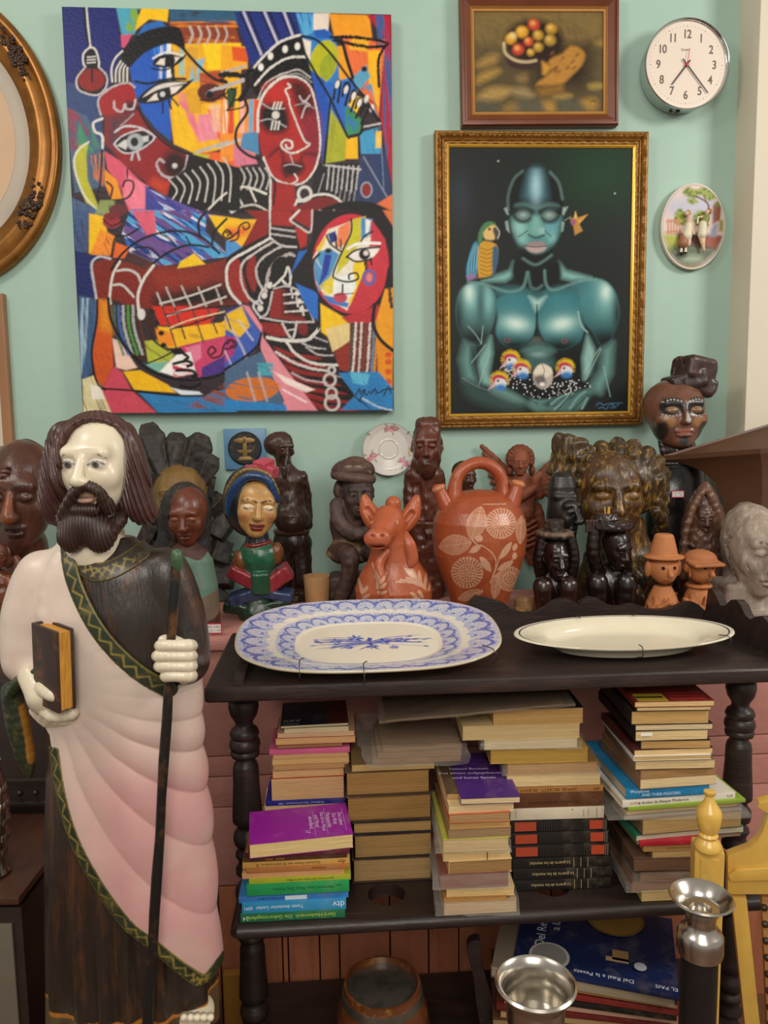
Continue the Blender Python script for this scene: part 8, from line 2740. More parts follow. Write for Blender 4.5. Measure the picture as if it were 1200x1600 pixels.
rows = [(1612, 80, 340), (1560, 78, 337), (1450, 74, 328), (1300, 72, 318), (1150, 76, 302), (1060, 62, 302), (950, 46, 290), (885, 66, 270), (855, 96, 236), (838, 118, 200)]
RZ = np.array([s.A(205, y)[2] for y, a, b in rows])
RXC = np.array([(s.A(a, y)[0] + s.A(b, y)[0]) / 2 for y, a, b in rows])
RHW = np.array([(s.A(b, y)[0] - s.A(a, y)[0]) / 2 for y, a, b in rows])
DR = .56
zd = np.arange(-60, RZ[-1] + 60, 4.0)
ker = np.hanning(15) / np.hanning(15).sum()
sm_ = lambda v: np.convolve(np.pad(np.interp(zd, RZ, v), 7, mode='edge'), ker, 'valid')
RXC, RHW, ZTOP = sm_(RXC), sm_(RHW), RZ[-1]
RZ3, RZ = RZ[3], zd
def body_d(x, d, z, off=0.0):
 hw = np.interp(z, RZ, RHW) + off
 cx = np.interp(z, RZ, RXC)
 rho = np.sqrt((x - cx) ** 2 + (d / DR) ** 2)
 return np.maximum((rho - hw) * .62, z - ZTOP)
def surf(px, py, off=0.0):
 x, _, z = s.A(px, py)
 hw = float(np.interp(z, RZ, RHW)) + off
 cx = float(np.interp(z, RZ, RXC))
 return (x, DR * math.sqrt(max(hw * hw - (x - cx) ** 2, 40)), z)
def polysdf(pts):
 pts = np.array([[s.A(*p, 58)[0], s.A(*p, 58)[2]] for p in pts])
 def f(x, z):
  x, z = np.broadcast_arrays(x, z)
  dm = np.full(x.shape, 1e9, np.float32)
  ins = np.zeros(x.shape, bool)
  n = len(pts)
  for i in range(n):
   (x1, y1), (x2, y2) = pts[i], pts[(i + 1) % n]
   dx, dy = x2 - x1, y2 - y1
   t_ = np.clip(((x - x1) * dx + (z - y1) * dy) / (dx * dx + dy * dy + 1e-9), 0, 1)
   dm = np.minimum(dm, (x - x1 - t_ * dx) ** 2 + (z - y1 - t_ * dy) ** 2)
   if y1 != y2:
    ins ^= ((y1 > z) != (y2 > z)) & (x < (x2 - x1) * (z - y1) / (y2 - y1) + x1)
  return np.where(ins, -1, 1) * np.sqrt(dm)
 return f
def pleats(x, d, z):
 a = np.arctan2(x - 0, d + 1e-3)
 w_ = np.clip((RZ3 - z) / 200, 0, 1)
 return 5.5 * w_ * np.sin(a * 13 + .8 * np.sin(z * .01))
T_ = '2b221b'
MID = s.A(205, 1200)
s.fn(lambda x, d, z: np.maximum(body_d(x, d, z), -z), MID, np.array([200., 130., 470.]), col=T_)
s.disp(lambda x, d, z: pleats(x, d, z))
A = s.A
s.path([A(258, 890, 4), A(284, 960, 6), A(294, 1030, 14)], (34, 31, 31), k=14, col=T_, sm=3).cap(A(292, 1036, 16), A(282, 1036, 66), 32, 27, k=8, col=T_)
def tunic_col(x, d, z, C):
 wob = 3 * np.sin(x * .05)
 h1, h2 = A(205, 1548)[2], A(205, 1596)[2]
 m = (z < h1 + wob)
 C[m] = lin('574a30')
 m = np.abs(z - h1 - wob) < 3.2
 C[m] = lin('a86a24')
 return C
s.build('tunic', m_tunic, stt, flatbase=0, colfn=tunic_col)
REG = polysdf([(20, 862), (80, 845), (96, 872), (128, 935), (168, 995), (215, 1045), (262, 1078), (345, 1060), (390, 1100), (390, 1500), (352, 1525), (326, 1541), (310, 1535), (240, 1463), (200, 1427), (150, 1357), (110, 1288), (86, 1216), (74, 1150), (40, 1110), (-60, 1080), (-60, 870)])
O_ = A(98, 1045)
def folds(x, z):
 u, v = x - O_[0], O_[2] - z
 r = np.hypot(u, v)
 th = np.degrees(np.arctan2(v, u)) + .045 * np.maximum(r - 150, 0)
 w_ = np.clip((r - 70) / 110, 0, 1) * np.clip((th - 14) / 16, .25, 1)
 q = np.abs(np.sin(np.radians((th - 36) * 180 / 13.0)))
 return w_ * 5.6 * (q ** .7 - .5), q, r
def mantle_d(x, d, z):
 f_, q, r = folds(x, z)
 b = body_d(x, d, z, 14) - f_ * .8
 return np.maximum(np.maximum(b, REG(x, z)), -50 - d)
s2 = tall(2.0)
PK = 'd2a9a0'
s2.fn(mantle_d, MID, np.array([200., 130., 470.]), col=PK)
s2.path([A(66, 895, 4), A(48, 960, 6), A(42, 1030, 14)], (34, 37, 33), k=14, col='d8c2b4', sm=4).cap(A(44, 1035, 16), A(62, 1062, 44), 33, 22, k=10, col='d8c2b4')
s2.path([A(92, 868, 30), A(70, 960, 52), A(92, 1080, 70)], (6, 8, 5), k=8, col='d8c2b4', sm=4)
def mantle_col(x, d, z, C):
 f_, q, r = folds(x, z)
 n = vn3(x * .02 + 3, d * .02, z * .02)
 a = np.clip((A(0, 1060)[2] - z) / 160, 0, 1) * np.clip((x - A(90, 1200)[0]) / 120, 0, 1)
 C[:] = np.array(lin('d9c6b8')) * (1 - a[:, None]) + np.array(lin('cf9c98')) * a[:, None]
 t_ = (np.clip((n - .5) * 5, 0, 1) * .35)[:, None]
 C[:] = C * (1 - t_) + np.array(lin('c9b6a6')) * t_
 ax_, az_ = A(118, 1265)[0], A(118, 1265)[2]
 m = np.clip(1.3 - np.hypot((x - ax_ - (az_ - z) * .35) / 13, (z - az_) / 52), 0, 1)[:, None] * .6 * (vn3(x * .1, d * .1, z * .05) > .35)[:, None]
 C[:] = C * (1 - m) + np.array(lin('9e5f72')) * m
 return C
s2.build('mantle', m_mantle, stt, colfn=mantle_col)
s3 = tall(1.6)
def ribbon(S_, pts, hw, off, col, th=3.0):
 p = [A(*q, 62) for q in catmull([np.array(q, float) for q in pts], 5)]
 def f(x, d, z):
  x, z = np.broadcast_arrays(x, z)
  dm = np.full(x.shape, 1e9, np.float32)
  for a, b in zip(p[:-1], p[1:]):
   ux, uz = b[0] - a[0], b[2] - a[2]
   t_ = np.clip(((x - a[0]) * ux + (z - a[2]) * uz) / (ux * ux + uz * uz + 1e-9), 0, 1)
   dm = np.minimum(dm, np.hypot(x - a[0] - t_ * ux, z - a[2] - t_ * uz))
  return np.maximum(np.maximum(dm - hw, np.abs(body_d(x, d, z, off)) - th), -d)
 m_ = p[len(p) // 2]
 S_.fn(f, (m_[0], 60, m_[2]), np.array([190., 90., 260.]), k=1.5, col=col)
 for i in range(2, len(p) - 2):
  t_ = np.array(p[i + 1]) - np.array(p[i - 1])
  t_ = np.array([t_[0], 0, t_[2]]) / math.hypot(t_[0], t_[2])
  n_ = np.array([-t_[2], 0, t_[0]])
  sg = 1 if i % 2 else -1
  for e in (0, 22):
   q = np.array([p[i][0], 50 + e, p[i][2]])
   S_.cap(q - t_ * 6 - n_ * sg * hw * .45, q + t_ * 6 + n_ * sg * hw * .45, 1.5, 1.1, 'p', k=.6, col='8f7c3a', flat=(1, 8, 1))
 for sg in (-1, 1):
  for a, b in zip(p[:-1], p[1:]):
   t_ = np.array([b[0] - a[0], 0, b[2] - a[2]])
   n_ = np.array([-t_[2], 0, t_[0]]) / (np.hypot(t_[0], t_[2]) + 1e-6) * hw * sg
   S_.cap((a[0] + n_[0], 60, a[2] + n_[2]), (b[0] + n_[0], 60, b[2] + n_[2]), 1.3, 1.3, 'p', k=.5, col='7a6a30', flat=(1, 30, 1))
ribbon(s3, [(90, 856), (102, 880), (131, 938), (170, 998), (216, 1047), (262, 1082)], 11, 14, '26301f')
ribbon(s3, [(78, 1148), (90, 1216), (113, 1290), (152, 1359), (203, 1430), (243, 1467), (290, 1520), (312, 1543), (332, 1534)], 8.5, 13, '26301f', 4)
s3.path([A(14, 1088, 30), A(30, 1064, 52), A(58, 1050, 62)], (7, 8, 6), k=3, col='27371f', sm=4)
s3.path([A(18, 1080, 22), A(28, 1130, 18), A(40, 1180, 16), A(47, 1212, 14)], (15, 17, 14, 5), k=3, col='26301f', sm=4)
s3.path([A(31, 1110, 40), A(42, 1150, 38), A(47, 1192, 30)], (6, 9, 5), 'p', k=1, col='a8712c', sm=4, flat=(1, 5, 1))
s3.build('mantle_border', m_trim, stt)
s4 = tall(1.3)
ribbon(s4, [(104, 842), (114, 872), (142, 894), (174, 890), (208, 868), (226, 842)], 13, 2, '2c2418', 3.5)
s4.build('collar', m_trim, stt)
s5 = tall(1.15)
SK = 'ddd0b6'
s5.fr(hc(s5, (141, 727, 12), 78), rotm(0, 0, -7), 78).ell((0, -.1, .17), (.645, .76, .70), col=SK).fr()
head(s5, (141, 727, 12), 78, (0, 0, -7), .98, skin=SK, crown=False, lip='c49a82', lid='d8c8ae', eye=('cfc8bc', '5a5a58'), ears=False, slit='7a6a60', nose=1.06, jaw=.98)
s5.fr(hc(s5, (141, 727, 12), 78), rotm(0, 0, -7), 78)
for q_ in (-1, 1):
 s5.ell((q_ * .27, .74, .035), (.028, .3, .03), 'p', col='1c1a1a')
 s5.path([(q_ * .12, .76, .17), (q_ * .27, .76, .235), (q_ * .44, .62, .14)], .016, 'p', col='8a7a72')
s5.fr()
s5.cap(A(142, 800, 4), A(150, 862, 8), 42, 46, k=8, col=SK)
s5.build('face', m_skin, stt)
s6 = tall(1.15)
HR = '452621'
hq = hc(s6, (143, 728, 0), 60)
s6.ell(hq, (66, 80, 81), col=HR)
s6.path([A(100, 680, 14), A(86, 730, 14), A(82, 780, 12), A(88, 806, 8)], (20, 18, 18, 14), k=8, col=HR, sm=3)
s6.path([A(192, 680, 10), A(205, 730, 10), A(212, 775, 8), A(226, 802, 8)], (20, 22, 24, 18), k=8, col=HR, sm=3)
s6.box(A(139, 765, 84), (47, 66, 103), 40, 's', k=6)
def strands(x, d, z):
 h0 = A(142, 690)
 a = np.arctan2(x - h0[0], np.abs(d) + 30)
 low = np.clip((h0[2] + 20 - z) / 40, 0, 1)
 return 1.5 * (np.sin((x + .25 * (z - h0[2])) * .85) * low + np.sin(a * 40) * (1 - low) * .7)
s6.disp(strands)
s6.build('hair', m_hair, stt)
s7 = tall(1.0)
BR = '37221c'
s7.path([A(131, 757, 76), A(116, 772, 72), A(102, 802, 56)], (6, 8, 10), k=4, col=BR, sm=3).path([A(132, 757, 76), A(152, 768, 72), A(170, 794, 56)], (6, 8, 10), k=4, col=BR, sm=3)
s7.ell(A(133, 820, 52), (32, 26, 28), k=10, col=BR).ell(A(112, 838, 58), (20, 19, 24), k=8, col=BR).ell(A(156, 836, 56), (22, 19, 26), k=8, col=BR)
s7.path([A(97, 808, 36), A(104, 830, 46)], (9, 12), k=8, col=BR).path([A(195, 800, 18), A(186, 814, 32), A(172, 830, 46)], (7, 9, 12), k=8, col=BR)
s7.cap(A(120, 797, 66), A(146, 797, 66), 9, k=4, col=BR)
s7.ell(A(133, 778, 78), (16, 24, 7.5), 's', k=2)
s7.disp(lambda x, d, z: 1.0 * np.sin((x - A(132, 800)[0]) * (1.0 - .002 * (A(132, 760)[2] - z)) * 1.5 + .6 * np.sin(z * .12)))
s7.build('beard', m_hair, stt)
s8 = tall(1.0)
s8.ell(A(287, 1034, 78), (18, 17, 33), k=4, col=SK).cap(A(288, 1040, 60), A(286, 1038, 80), 20, 17, k=6, col=SK)
for i, (y, l_) in enumerate(((1009, 246), (1025, 242), (1041, 245), (1056, 254))):
 s8.path([A(300, y, 84), A(294, y, 101), A(272, y, 107), A(l_ + 6, y, 104), A(l_ + 4, y, 94)], (8.4, 9.2, 7.9, 8.5, 6.4), k=1.6, col=SK, sm=3)
s8.path([A(290, 1012, 72), A(270, 1001, 80), A(254, 1000, 90)], (9, 8, 6.5), k=3, col=SK, sm=3)
s8.build('hand', m_skin, stt)
s8 = tall(1.0)
s8.cap(A(50, 1056, 50), A(66, 1086, 66), 20, 22, k=8, col=SK).ell(A(68, 1092, 66), (24, 15, 24), k=6, col=SK)
s8.path([A(66, 1074, 78), A(80, 1086, 96), A(97, 1088, 98)], (10, 8, 6.5), k=4, col=SK, sm=3)
for i, (x, y, d_) in enumerate(((112, 1116, 72), (106, 1124, 60), (98, 1128, 50), (90, 1128, 42))):
 s8.path([A(62 - i * 2, 1098 + i * 4, 66 - i * 8), A(80 - i * 2, 1118 + i * 3, 74 - i * 9), A(x, y, d_ + 4), A(x + 2, y - 8, d_ + 2)], (9.5, 9, 8, 6.5), k=2, col=SK, sm=3)
s8.build('hand', m_skin, stt)
bq = Matrix.Rotation(math.radians(-38), 3, 'Z') @ Matrix.Rotation(math.radians(3), 3, 'Y')
k_ = s.k
c_ = Vector(P(84, 1040, SY - 82 * k_))
bm = nbm()
add_box(bm, c_ + bq @ Vector((0, -.0105, 0)), (.062, .005, .112), bq, bevel=.0015)
add_box(bm, c_ + bq @ Vector((0, .0105, 0)), (.062, .005, .112), bq, bevel=.0015)
add_box(bm, c_ + bq @ Vector((-.030, 0, 0)), (.006, .024, .112), bq, bevel=.0015)
bkp = obj('held_book', bm, mat('worn_book_cover', '3a2a22', rough=.5, var=.2, wear='8a5028', wear_amt=.7, wear_scale=26), stt)
bm = nbm()
add_box(bm, c_ + bq @ Vector((.002, 0, 0)), (.056, .017, .106), bq)
obj('painted_pages', bm, mat('ochre_page_edges', 'c0852e', rough=.6, var=.35, vscale=10, stretch=(60, 60, 1)), bkp, smooth=None)
for fx, fy, sg in ((100, 1604, -1), (308, 1582, 1)):
 s9 = tall(1.4)
 s9.ell(A(fx, fy + 4, 40), (26, 44, 14), k=3, col=SK)
 for i in range(5):
  s9.cap(A(fx - 20 + i * 10, fy + 6, 66 - abs(i - 2) * 3), A(fx - 21 + i * 10.5, fy + 8, 84 - abs(i - 1) * 4), 6.5, 5.6, k=1.5, col=SK)
 s9.build('foot', m_skin, stt)
bm = nbm()
zb_ = P(205, 1612, SY)[2]
add_box(bm, (ST[0], ST[1], zb_ / 2 - .004), (.25, .15, zb_ - .006), 0, bevel=.006)
obj('plinth', bm, m_rack, stt)
k_ = s.k
a_, b_ = Vector(P(276, 864, SY - 88 * k_)), Vector(P(231, 1606, SY - 100 * k_))
stf = thing('walking_staff', 'thin black staff with a green tip gripped in the statue\'s fist', 'staff', b_)
bm = nbm()
add_tube(bm, [a_ + (b_ - a_) * (i / 12) + Vector((.0006 * math.sin(i * 2), 0, 0)) for i in range(13)], [.0062 + .0006 * math.sin(i * 1.7) + .0012 * i / 12 for i in range(13)], 14)
obj('shaft', bm, mat('black_staff_paint', '191615', rough=.4, var=.2, wear='c07a34', wear_amt=.25, wear_scale=22), stf, smooth=60)
bm = nbm()
add_lathe(bm, [(.0066, -.020), (.0085, -.012), (.0082, -.002), (.006, .004), (0, .006)], a_, 16)
add_lathe(bm, [(.0, -.030), (.004, -.026), (.0075, -.016), (.0085, -.008)], a_ + Vector((0, -.001, 0)), 16)
obj('leaf_tip', bm, mat('green_leaf_tip', '3c5a3c', rough=.4, var=.2), stf, smooth=60)
# platters on the rack
def gx(px, py, z):
 return Vector(PZ(px, py, z))
fz, bz = RT + .020, RT + .074
pf, pb = gx(588, 1046, fz), gx(566, 935, bz)
ctr = (pf + pb) / 2 - Vector((0, .008, 0))
ey = (pb - pf)
pb_ = ey.length / 2
ey = Vector((RYV.x, RYV.y, 0)) * math.hypot(ey.x, ey.y) + Vector((0, 0, ey.z))
ey.normalize()
ex = RX.copy()
en = ex.cross(ey)
zm = (fz + bz) / 2
pa_ = (gx(786, 992, zm) - gx(372, 988, zm)).length / 2
ctr.x = ((gx(786, 992, zm) + gx(372, 988, zm)) / 2).x
t = thing('blue_platter', 'large cream platter with blue printed flower borders and bouquet, propped on the rack', 'platter', ctr)
nr, na = 150, 420
th_ = np.linspace(0, 2 * PI, na)
r_, a_ = np.meshgrid(np.linspace(.001, 1, nr), th_, indexing='ij')
ca, sa = np.cos(a_), np.sin(a_)
asp = pb_ / pa_
X_, Y_ = ca, sa * 1.0
nn = 9
q_ = (np.abs(ca) ** nn + np.abs(sa) ** nn + ((np.abs(ca) + np.abs(sa)) / 1.58) ** nn) ** (-1 / nn)
U, V_ = ca * q_ * r_, sa * q_ * r_
A_ = Art(U * 1.6, V_ * 1.0, 'ded4c0')
per = np.concatenate([[0], np.cumsum(np.hypot(np.diff(ca[-1] * q_[-1] * 1.6), np.diff(sa[-1] * q_[-1])))])
tt = np.broadcast_to(per / per[-1], r_.shape)
BL, BL2, BG = np.array(lin('2f459e')), np.array(lin('7585c6')), np.array(lin('ded4c0'))
def band(r0, r1, N, amt):
 m = (r_ >= r0) & (r_ <= r1)
 p = np.mod(tt * N, 1) - .5
 v = (r_ - r0) / (r1 - r0)
 ang = np.arctan2(v + .05, p * 1.5)
 rad = np.hypot(p * 1.5, v)
 fan = (np.sin(ang * 15) > -.1) & (rad < .82) & (rad > .18)
 edge = (np.abs(rad - .80) < .07) | (np.abs(rad - .2) < .05)
 p2 = np.mod(tt * N + .5, 1) - .5
 flo = (np.hypot(p2 * 1.8, v - .6) < .2) & (np.sin(p2 * 60) * np.sin(v * 25) > -.2)
 dots = np.sin(tt * N * 50) * np.sin(v * 30) > .45
 tint = np.clip(1.0 - .35 * v, 0, 1)
 c = BG * (1 - tint[..., None] * .55) + BL2 * (tint[..., None] * .55)
 c = np.where((edge | flo)[..., None], BL * .9 + BG * .1, c)
 c = np.where((fan & ~edge)[..., None], BG * .62 + BL2 * .38, c)
 c = np.where((dots & ~fan)[..., None], BL2, c)
 A_.C[m] = c[m]
band(.77, .985, 30, 1)
band(.56, .70, 26, 1)
m = (r_ > .70) & (r_ < .80)
w_ = (np.sin(tt * 30 * 2 * PI) * .03 + .775 < r_)
A_.C[m & w_] = BL2 * .6 + BG * .4
m = (r_ > .70) & (r_ < .80) & (np.sin(tt * 1300) > .3) & ~w_
A_.C[m] = BG * .75 + BL2 * .25
A_.C[r_ > .985] = lin('c8bca0')
rr_ = random.Random(5)
bl, bl2 = '3e4f9e', '7f8ac0'
for k in range(46):
 a = rr_.choice((0, PI)) + rr_.uniform(-.5, .5)
 L_ = rr_.uniform(.16, .74)
 y0 = rr_.uniform(-.08, .10)
 e = (math.cos(a) * L_, y0 + math.sin(a) * L_ * .45)
 A_.line([(0, y0 * .3), (e[0] * .5, e[1] * .7 + .03), e], .012, bl if k % 3 else bl2, aa=.006, taper=True)
 if k % 2:
  A_.ell(e[0], e[1], .035, .016, bl if k % 4 == 1 else bl2, rot=a, aa=.008)
for x, y, r in ((-.16, .13, .10), (.18, .03, .09), (.42, .04, .08), (-.40, .07, .08), (.04, -.10, .08), (.3, -.14, .06), (-.25, -.1, .06)):
 for k in range(7):
  a = k * 2 * PI / 7
  A_.ell(x + r * .6 * math.cos(a), y + r * .5 * math.sin(a), r * .45, r * .2, bl2 if k % 2 else bl, rot=a, aa=.008)
A_.poly([(.0, .15), (.05, .12), (.03, .02), (-.03, .05)], bl, aa=.008)
A_.poly([(.02, .02), (.06, -.04), (.02, -.08), (-.02, -.02)], bl, aa=.008)
A_.line([(-.1, -.16), (0, -.1), (.12, -.19)], .012, bl, aa=.006)
A_.line([(-.12, -.18), (.02, -.1), (.1, -.15)], .01, bl, aa=.006)
hgt = np.interp(r_, [0, .53, .60, .66, .9, .985, 1], [-.022, -.021, -.016, -.012, -.001, .001, -.001])
F_ = np.array(ctr) + np.array(ex) * (U * pa_)[..., None] + np.array(ey) * (V_ * pb_)[..., None] + np.array(en) * hgt[..., None]
hb = np.interp(r_, [0, .50, .56, .62, .9, 1], [-.026, -.026, -.027, -.018, -.006, -.004])
B_ = np.array(ctr) + np.array(ex) * (U * pa_ * .995)[..., None] + np.array(ey) * (V_ * pb_ * .995)[..., None] + np.array(en) * hb[..., None]
nF = grid_faces(nr, na)
i0 = (nr - 1) * na + np.arange(na - 1)
rimf = np.stack([i0, i0 + nr * na, i0 + 1 + nr * na, i0 + 1], 1)
m_glz = mat('glazed_earthenware', attr=True, rough=.14, var=.03, vscale=20, coat=.3, wear='c8a878', wear_amt=.18, wear_scale=9)
raw('platter_body', np.concatenate([F_.reshape(-1, 3), B_.reshape(-1, 3)]), np.concatenate([nF, nF[:, ::-1] + nr * na, rimf]), m_glz, t, cols=np.concatenate([A_.C.reshape(-1, 3), np.tile(lin('cdbf9f'), (nr * na, 1))]), smooth=70)
bm = nbm()
for u, v, du in ((-.50, -.86, .0), (-.06, -.99, 0), (.86, -.62, 0)):
 c = ctr + ex * (u * pa_) + ey * (v * pb_)
 q = ey if abs(v) > .8 else (ex * -.8 + ey * .6)
 o = -q if abs(v) > .8 else ex * .8 - ey * .6
 add_tube(bm, [c + q * .022 + en * .005 + ex * .006, c + q * .012 + en * .007, c + o * .006 + en * .004, c + o * .012 - en * .010, c + o * .004 - en * .022], .0010, 6, smooth=4)
obj('wire_hook', bm, m_wire, t)
zf = RT + .030
pf, pb = gx(966, 1014, zf), gx(975, 963, zf + .012)
ctr = (pf + pb) / 2
bb = math.hypot(pb.x - pf.x, pb.y - pf.y) / 2
aa_ = (gx(1152, 990, zf + .006) - gx(795, 988, zf + .006)).length / 2
ctr.x = ((gx(1152, 990, zf) + gx(795, 988, zf)) / 2).x
tl = math.atan2(.012, 2 * bb)
Ro = (Matrix.Rotation(RYAW, 3, 'Z') @ Matrix.Rotation(tl, 3, 'X'))
t = thing('white_platter', 'plain cream oval platter with a thin blue rim line, right of the blue one', 'platter', ctr)
bm = nbm()
prof = [(0, -.024), (.60, -.024), (.64, -.027), (.67, -.022), (.80, -.010), (.97, -.0035), (1.0, -.001), (.995, .001), (.975, .0012), (.957, .0009), (.942, .0004), (.80, -.005), (.74, -.008), (.70, -.014), (.66, -.019), (.5, -.0205), (0, -.021)]
add_lathe(bm, prof, ctr, 96, R3=Ro @ Matrix.Diagonal((aa_, bb, 1)))
bm.faces.ensure_lookup_table()
for i, f in enumerate(bm.faces):
 if i // 96 == 9:
  f.material_index = 1
obj('platter_body', bm, [mat('cream_glaze', 'e0d6bd', rough=.12, var=.03, vscale=12, coat=.3), mat('blue_rim_line', '2c3152', rough=.2, var=0)], t, smooth=70)
bm = nbm()
for u, v in ((-.02, -1), (.82, -.57), (-.30, .95), (.25, .97)):
 c = ctr + Ro @ Vector((u * aa_, v * bb, 0))
 o = (Ro @ Vector((u * .8, v, 0))).normalized()
 add_tube(bm, [c - o * .014 + Vector((0, 0, .0035)), c + o * .003 + Vector((0, 0, .004)), c + o * .005 - Vector((0, 0, .01)), c - o * .02 - Vector((0, 0, .021))], .0010, 6, smooth=3)
obj('wire_hook', bm, m_wire, t)
# plastic wrapped things on the shelf
m_plas = mat('crinkled_clear_plastic', 'd8d0c4', rough=.16, var=.05, alpha=.15, bump=.7, bscale=70, spec=.8)
m_sleeve = mat('milky_plastic_sleeve', 'b8a48c', rough=.22, var=.05, alpha=.24, bump=.35, bscale=25, spec=.7)
def patch(c00, c10, c11, c01, nu, nv, thick, amp, freq, seed):
 """crumpled sheet between four corners, closed to a thin shell"""
 u, v = np.meshgrid(np.linspace(0, 1, nu), np.linspace(0, 1, nv), indexing='ij')
 c = [np.array(q, float) for q in (c00, c10, c11, c01)]
 W_ = (c[0] * (1 - u[..., None]) + c[1] * u[..., None]) * (1 - v[..., None]) + (c[3] * (1 - u[..., None]) + c[2] * u[..., None]) * v[..., None]
 n = np.cross(c[1] - c[0], c[3] - c[0])
 n /= np.linalg.norm(n)
 W_ = W_ + n * (amp * (fbm2(u * freq + seed, v * freq + seed, 3) - .5))[..., None]
 lo = W_ - n * thick
 f = grid_faces(nu, nv)
 N = nu * nv
 ring = list(range(0, nv)) + [i * nv + nv - 1 for i in range(1, nu)] + [(nu - 1) * nv + j for j in range(nv - 2, -1, -1)] + [i * nv for i in range(nu - 2, 0, -1)]
 k = np.arange(len(ring))
 rg = np.array(ring)
 k2 = (k + 1) % len(ring)
 sd = np.stack([rg[k], rg[k] + N, rg[k2] + N, rg[k2]], 1)
 return np.concatenate([W_.reshape(-1, 3), lo.reshape(-1, 3)]), np.concatenate([f[:, ::-1], f + N, sd])
def wrap(name, box0, box1, yaw, parent, amp=.004, m=None, flare=None):
 """loose crumpled bag round a box (x,y,z extents in a frame turned by yaw about box0)"""
 t_ = bmesh.new()
 bmesh.ops.create_cube(t_, size=1)
 bmesh.ops.subdivide_edges(t_, edges=t_.edges[:], cuts=9, use_grid_fill=True)
 c, e = (Vector(box0) + Vector(box1)) / 2, Vector(box1) - Vector(box0)
 Rz = Matrix.Rotation(yaw, 3, 'Z')
 for v in t_.verts:
  p = Vector((v.co.x * e.x, v.co.y * e.y, v.co.z * e.z))
  n = Vector(v.co).normalized()
  w_ = p + c
  q = (float(vn3(np.array([w_.x * 60]), np.array([w_.y * 60]), np.array([w_.z * 90]))[0]) - .35) * amp * 2
  p += n * q
  if flare:
   p += flare(v.co)
  p.z = min(max(p.z, -e.z / 2), e.z / 2)
  v.co = c + Rz @ p
 return obj(name, t_, m or m_plas, parent, smooth=60)
for o in list(COL.objects):
 if o.get('category') == 'book' and ('plastic' in o['label'] or 'wrapped maroon' in o['label']) and not o['label'].startswith(('thin pale', 'thin tan', 'cream book under', 'brown-edged', 'thick cream', 'book with golden', 'tall', 'old')):
  cv = [c for c in o.children if c.name.startswith('cover')][0]
  co = [Vector(c) for c in cv.bound_box]
  lo = Vector([min(c[i] for c in co) for i in range(3)]) + origin_of(cv)
  hi = Vector([max(c[i] for c in co) for i in range(3)]) + origin_of(cv)
  e = Vector((.003, .003, -.0012))
  wrap('plastic_wrap', lo - e, hi + e, 0, o, .003)
zc = RS + _zoff['old brown books under the plastic parcel'] * 0
topC = max((origin_of(c).z + max(q[2] for q in c.bound_box)) for o in COL.objects if o.get('group') == 'old brown books under the plastic parcel' for c in o.children)
p0 = Vector(P(588, 1170, 1.285))
t = thing('wrapped_parcel', 'parcel of brown papers in crumpled clear plastic on the old brown books', 'parcel', (p0.x + .06, 1.36, topC + .001))
x0, x1 = P(582, 1180, 1.29)[0], P(722, 1180, 1.29)[0]
bm = nbm()
zt_ = topC + .003
for k, (h_, c) in enumerate(((.010, 0), (.012, 1), (.009, 0))):
 add_box(bm, ((x0 + x1) / 2 + .004 * (k - 1), 1.365, zt_ + h_ / 2), (x1 - x0 - .008 * k, .135, h_ - .0006), .05 + .02 * k, bevel=.001)
 zt_ += h_
obj('papers', bm, page_mat('9c7a54'), t)
wrap('plastic_bag', (x0 - .006, 1.288, topC + .0012), (x1 + .006, 1.44, zt_ + .008), .05, t, .007, flare=lambda c: Vector((-.035 * max(0, -c.x * 2 - .4) * (c.z + .6), 0, .02 * max(0, -c.x - .2))))
topE = max((origin_of(c).z + max(q[2] for q in c.bound_box)) for o in COL.objects if o.get('group') == 'books of the stack of black volumes' for c in o.children if 'black covered' in o['label'])
def at_z(px, Y, z):
 lo_, hi_ = 900.0, 1300.0
 for _ in range(40):
  m = (lo_ + hi_) / 2
  if P(px, m, Y)[2] > z:
   lo_ = m
  else:
   hi_ = m
 return Vector(P(px, lo_, Y))
fr_ = at_z(899, 1.255, topE + .017)
br_ = at_z(862, 1.42, topE + .017)
fl = Vector(P(592, 1127, 1.245))
bl_ = at_z(588, 1.40, fl.z + .002)
t = thing('plastic_sleeve', 'big milky plastic sleeve with a brown folder lying across the middle book stacks', 'folder', (fl + fr_ + br_ + bl_) / 4)
mid = (fl + fr_ + br_ + bl_) / 4
lp = lambda q, f: mid + (q - mid) * f
dn = Vector((0, 0, -.003))
V, Fq = patch(lp(fl, .93) + dn, lp(fr_, .90) + dn, lp(br_, .95) + dn, lp(bl_, .95) + dn, 24, 16, .002, .004, 3, 4)
raw('brown_folder', V, Fq, mat('brown_folder_paper', '6e5640', rough=.7, var=.3, vscale=9), t, smooth=50)
V, Fq = patch(fl, fr_, br_, bl_, 60, 30, .0050, .006, 5, 2)
raw('sleeve', V, Fq, m_sleeve, t, smooth=50)
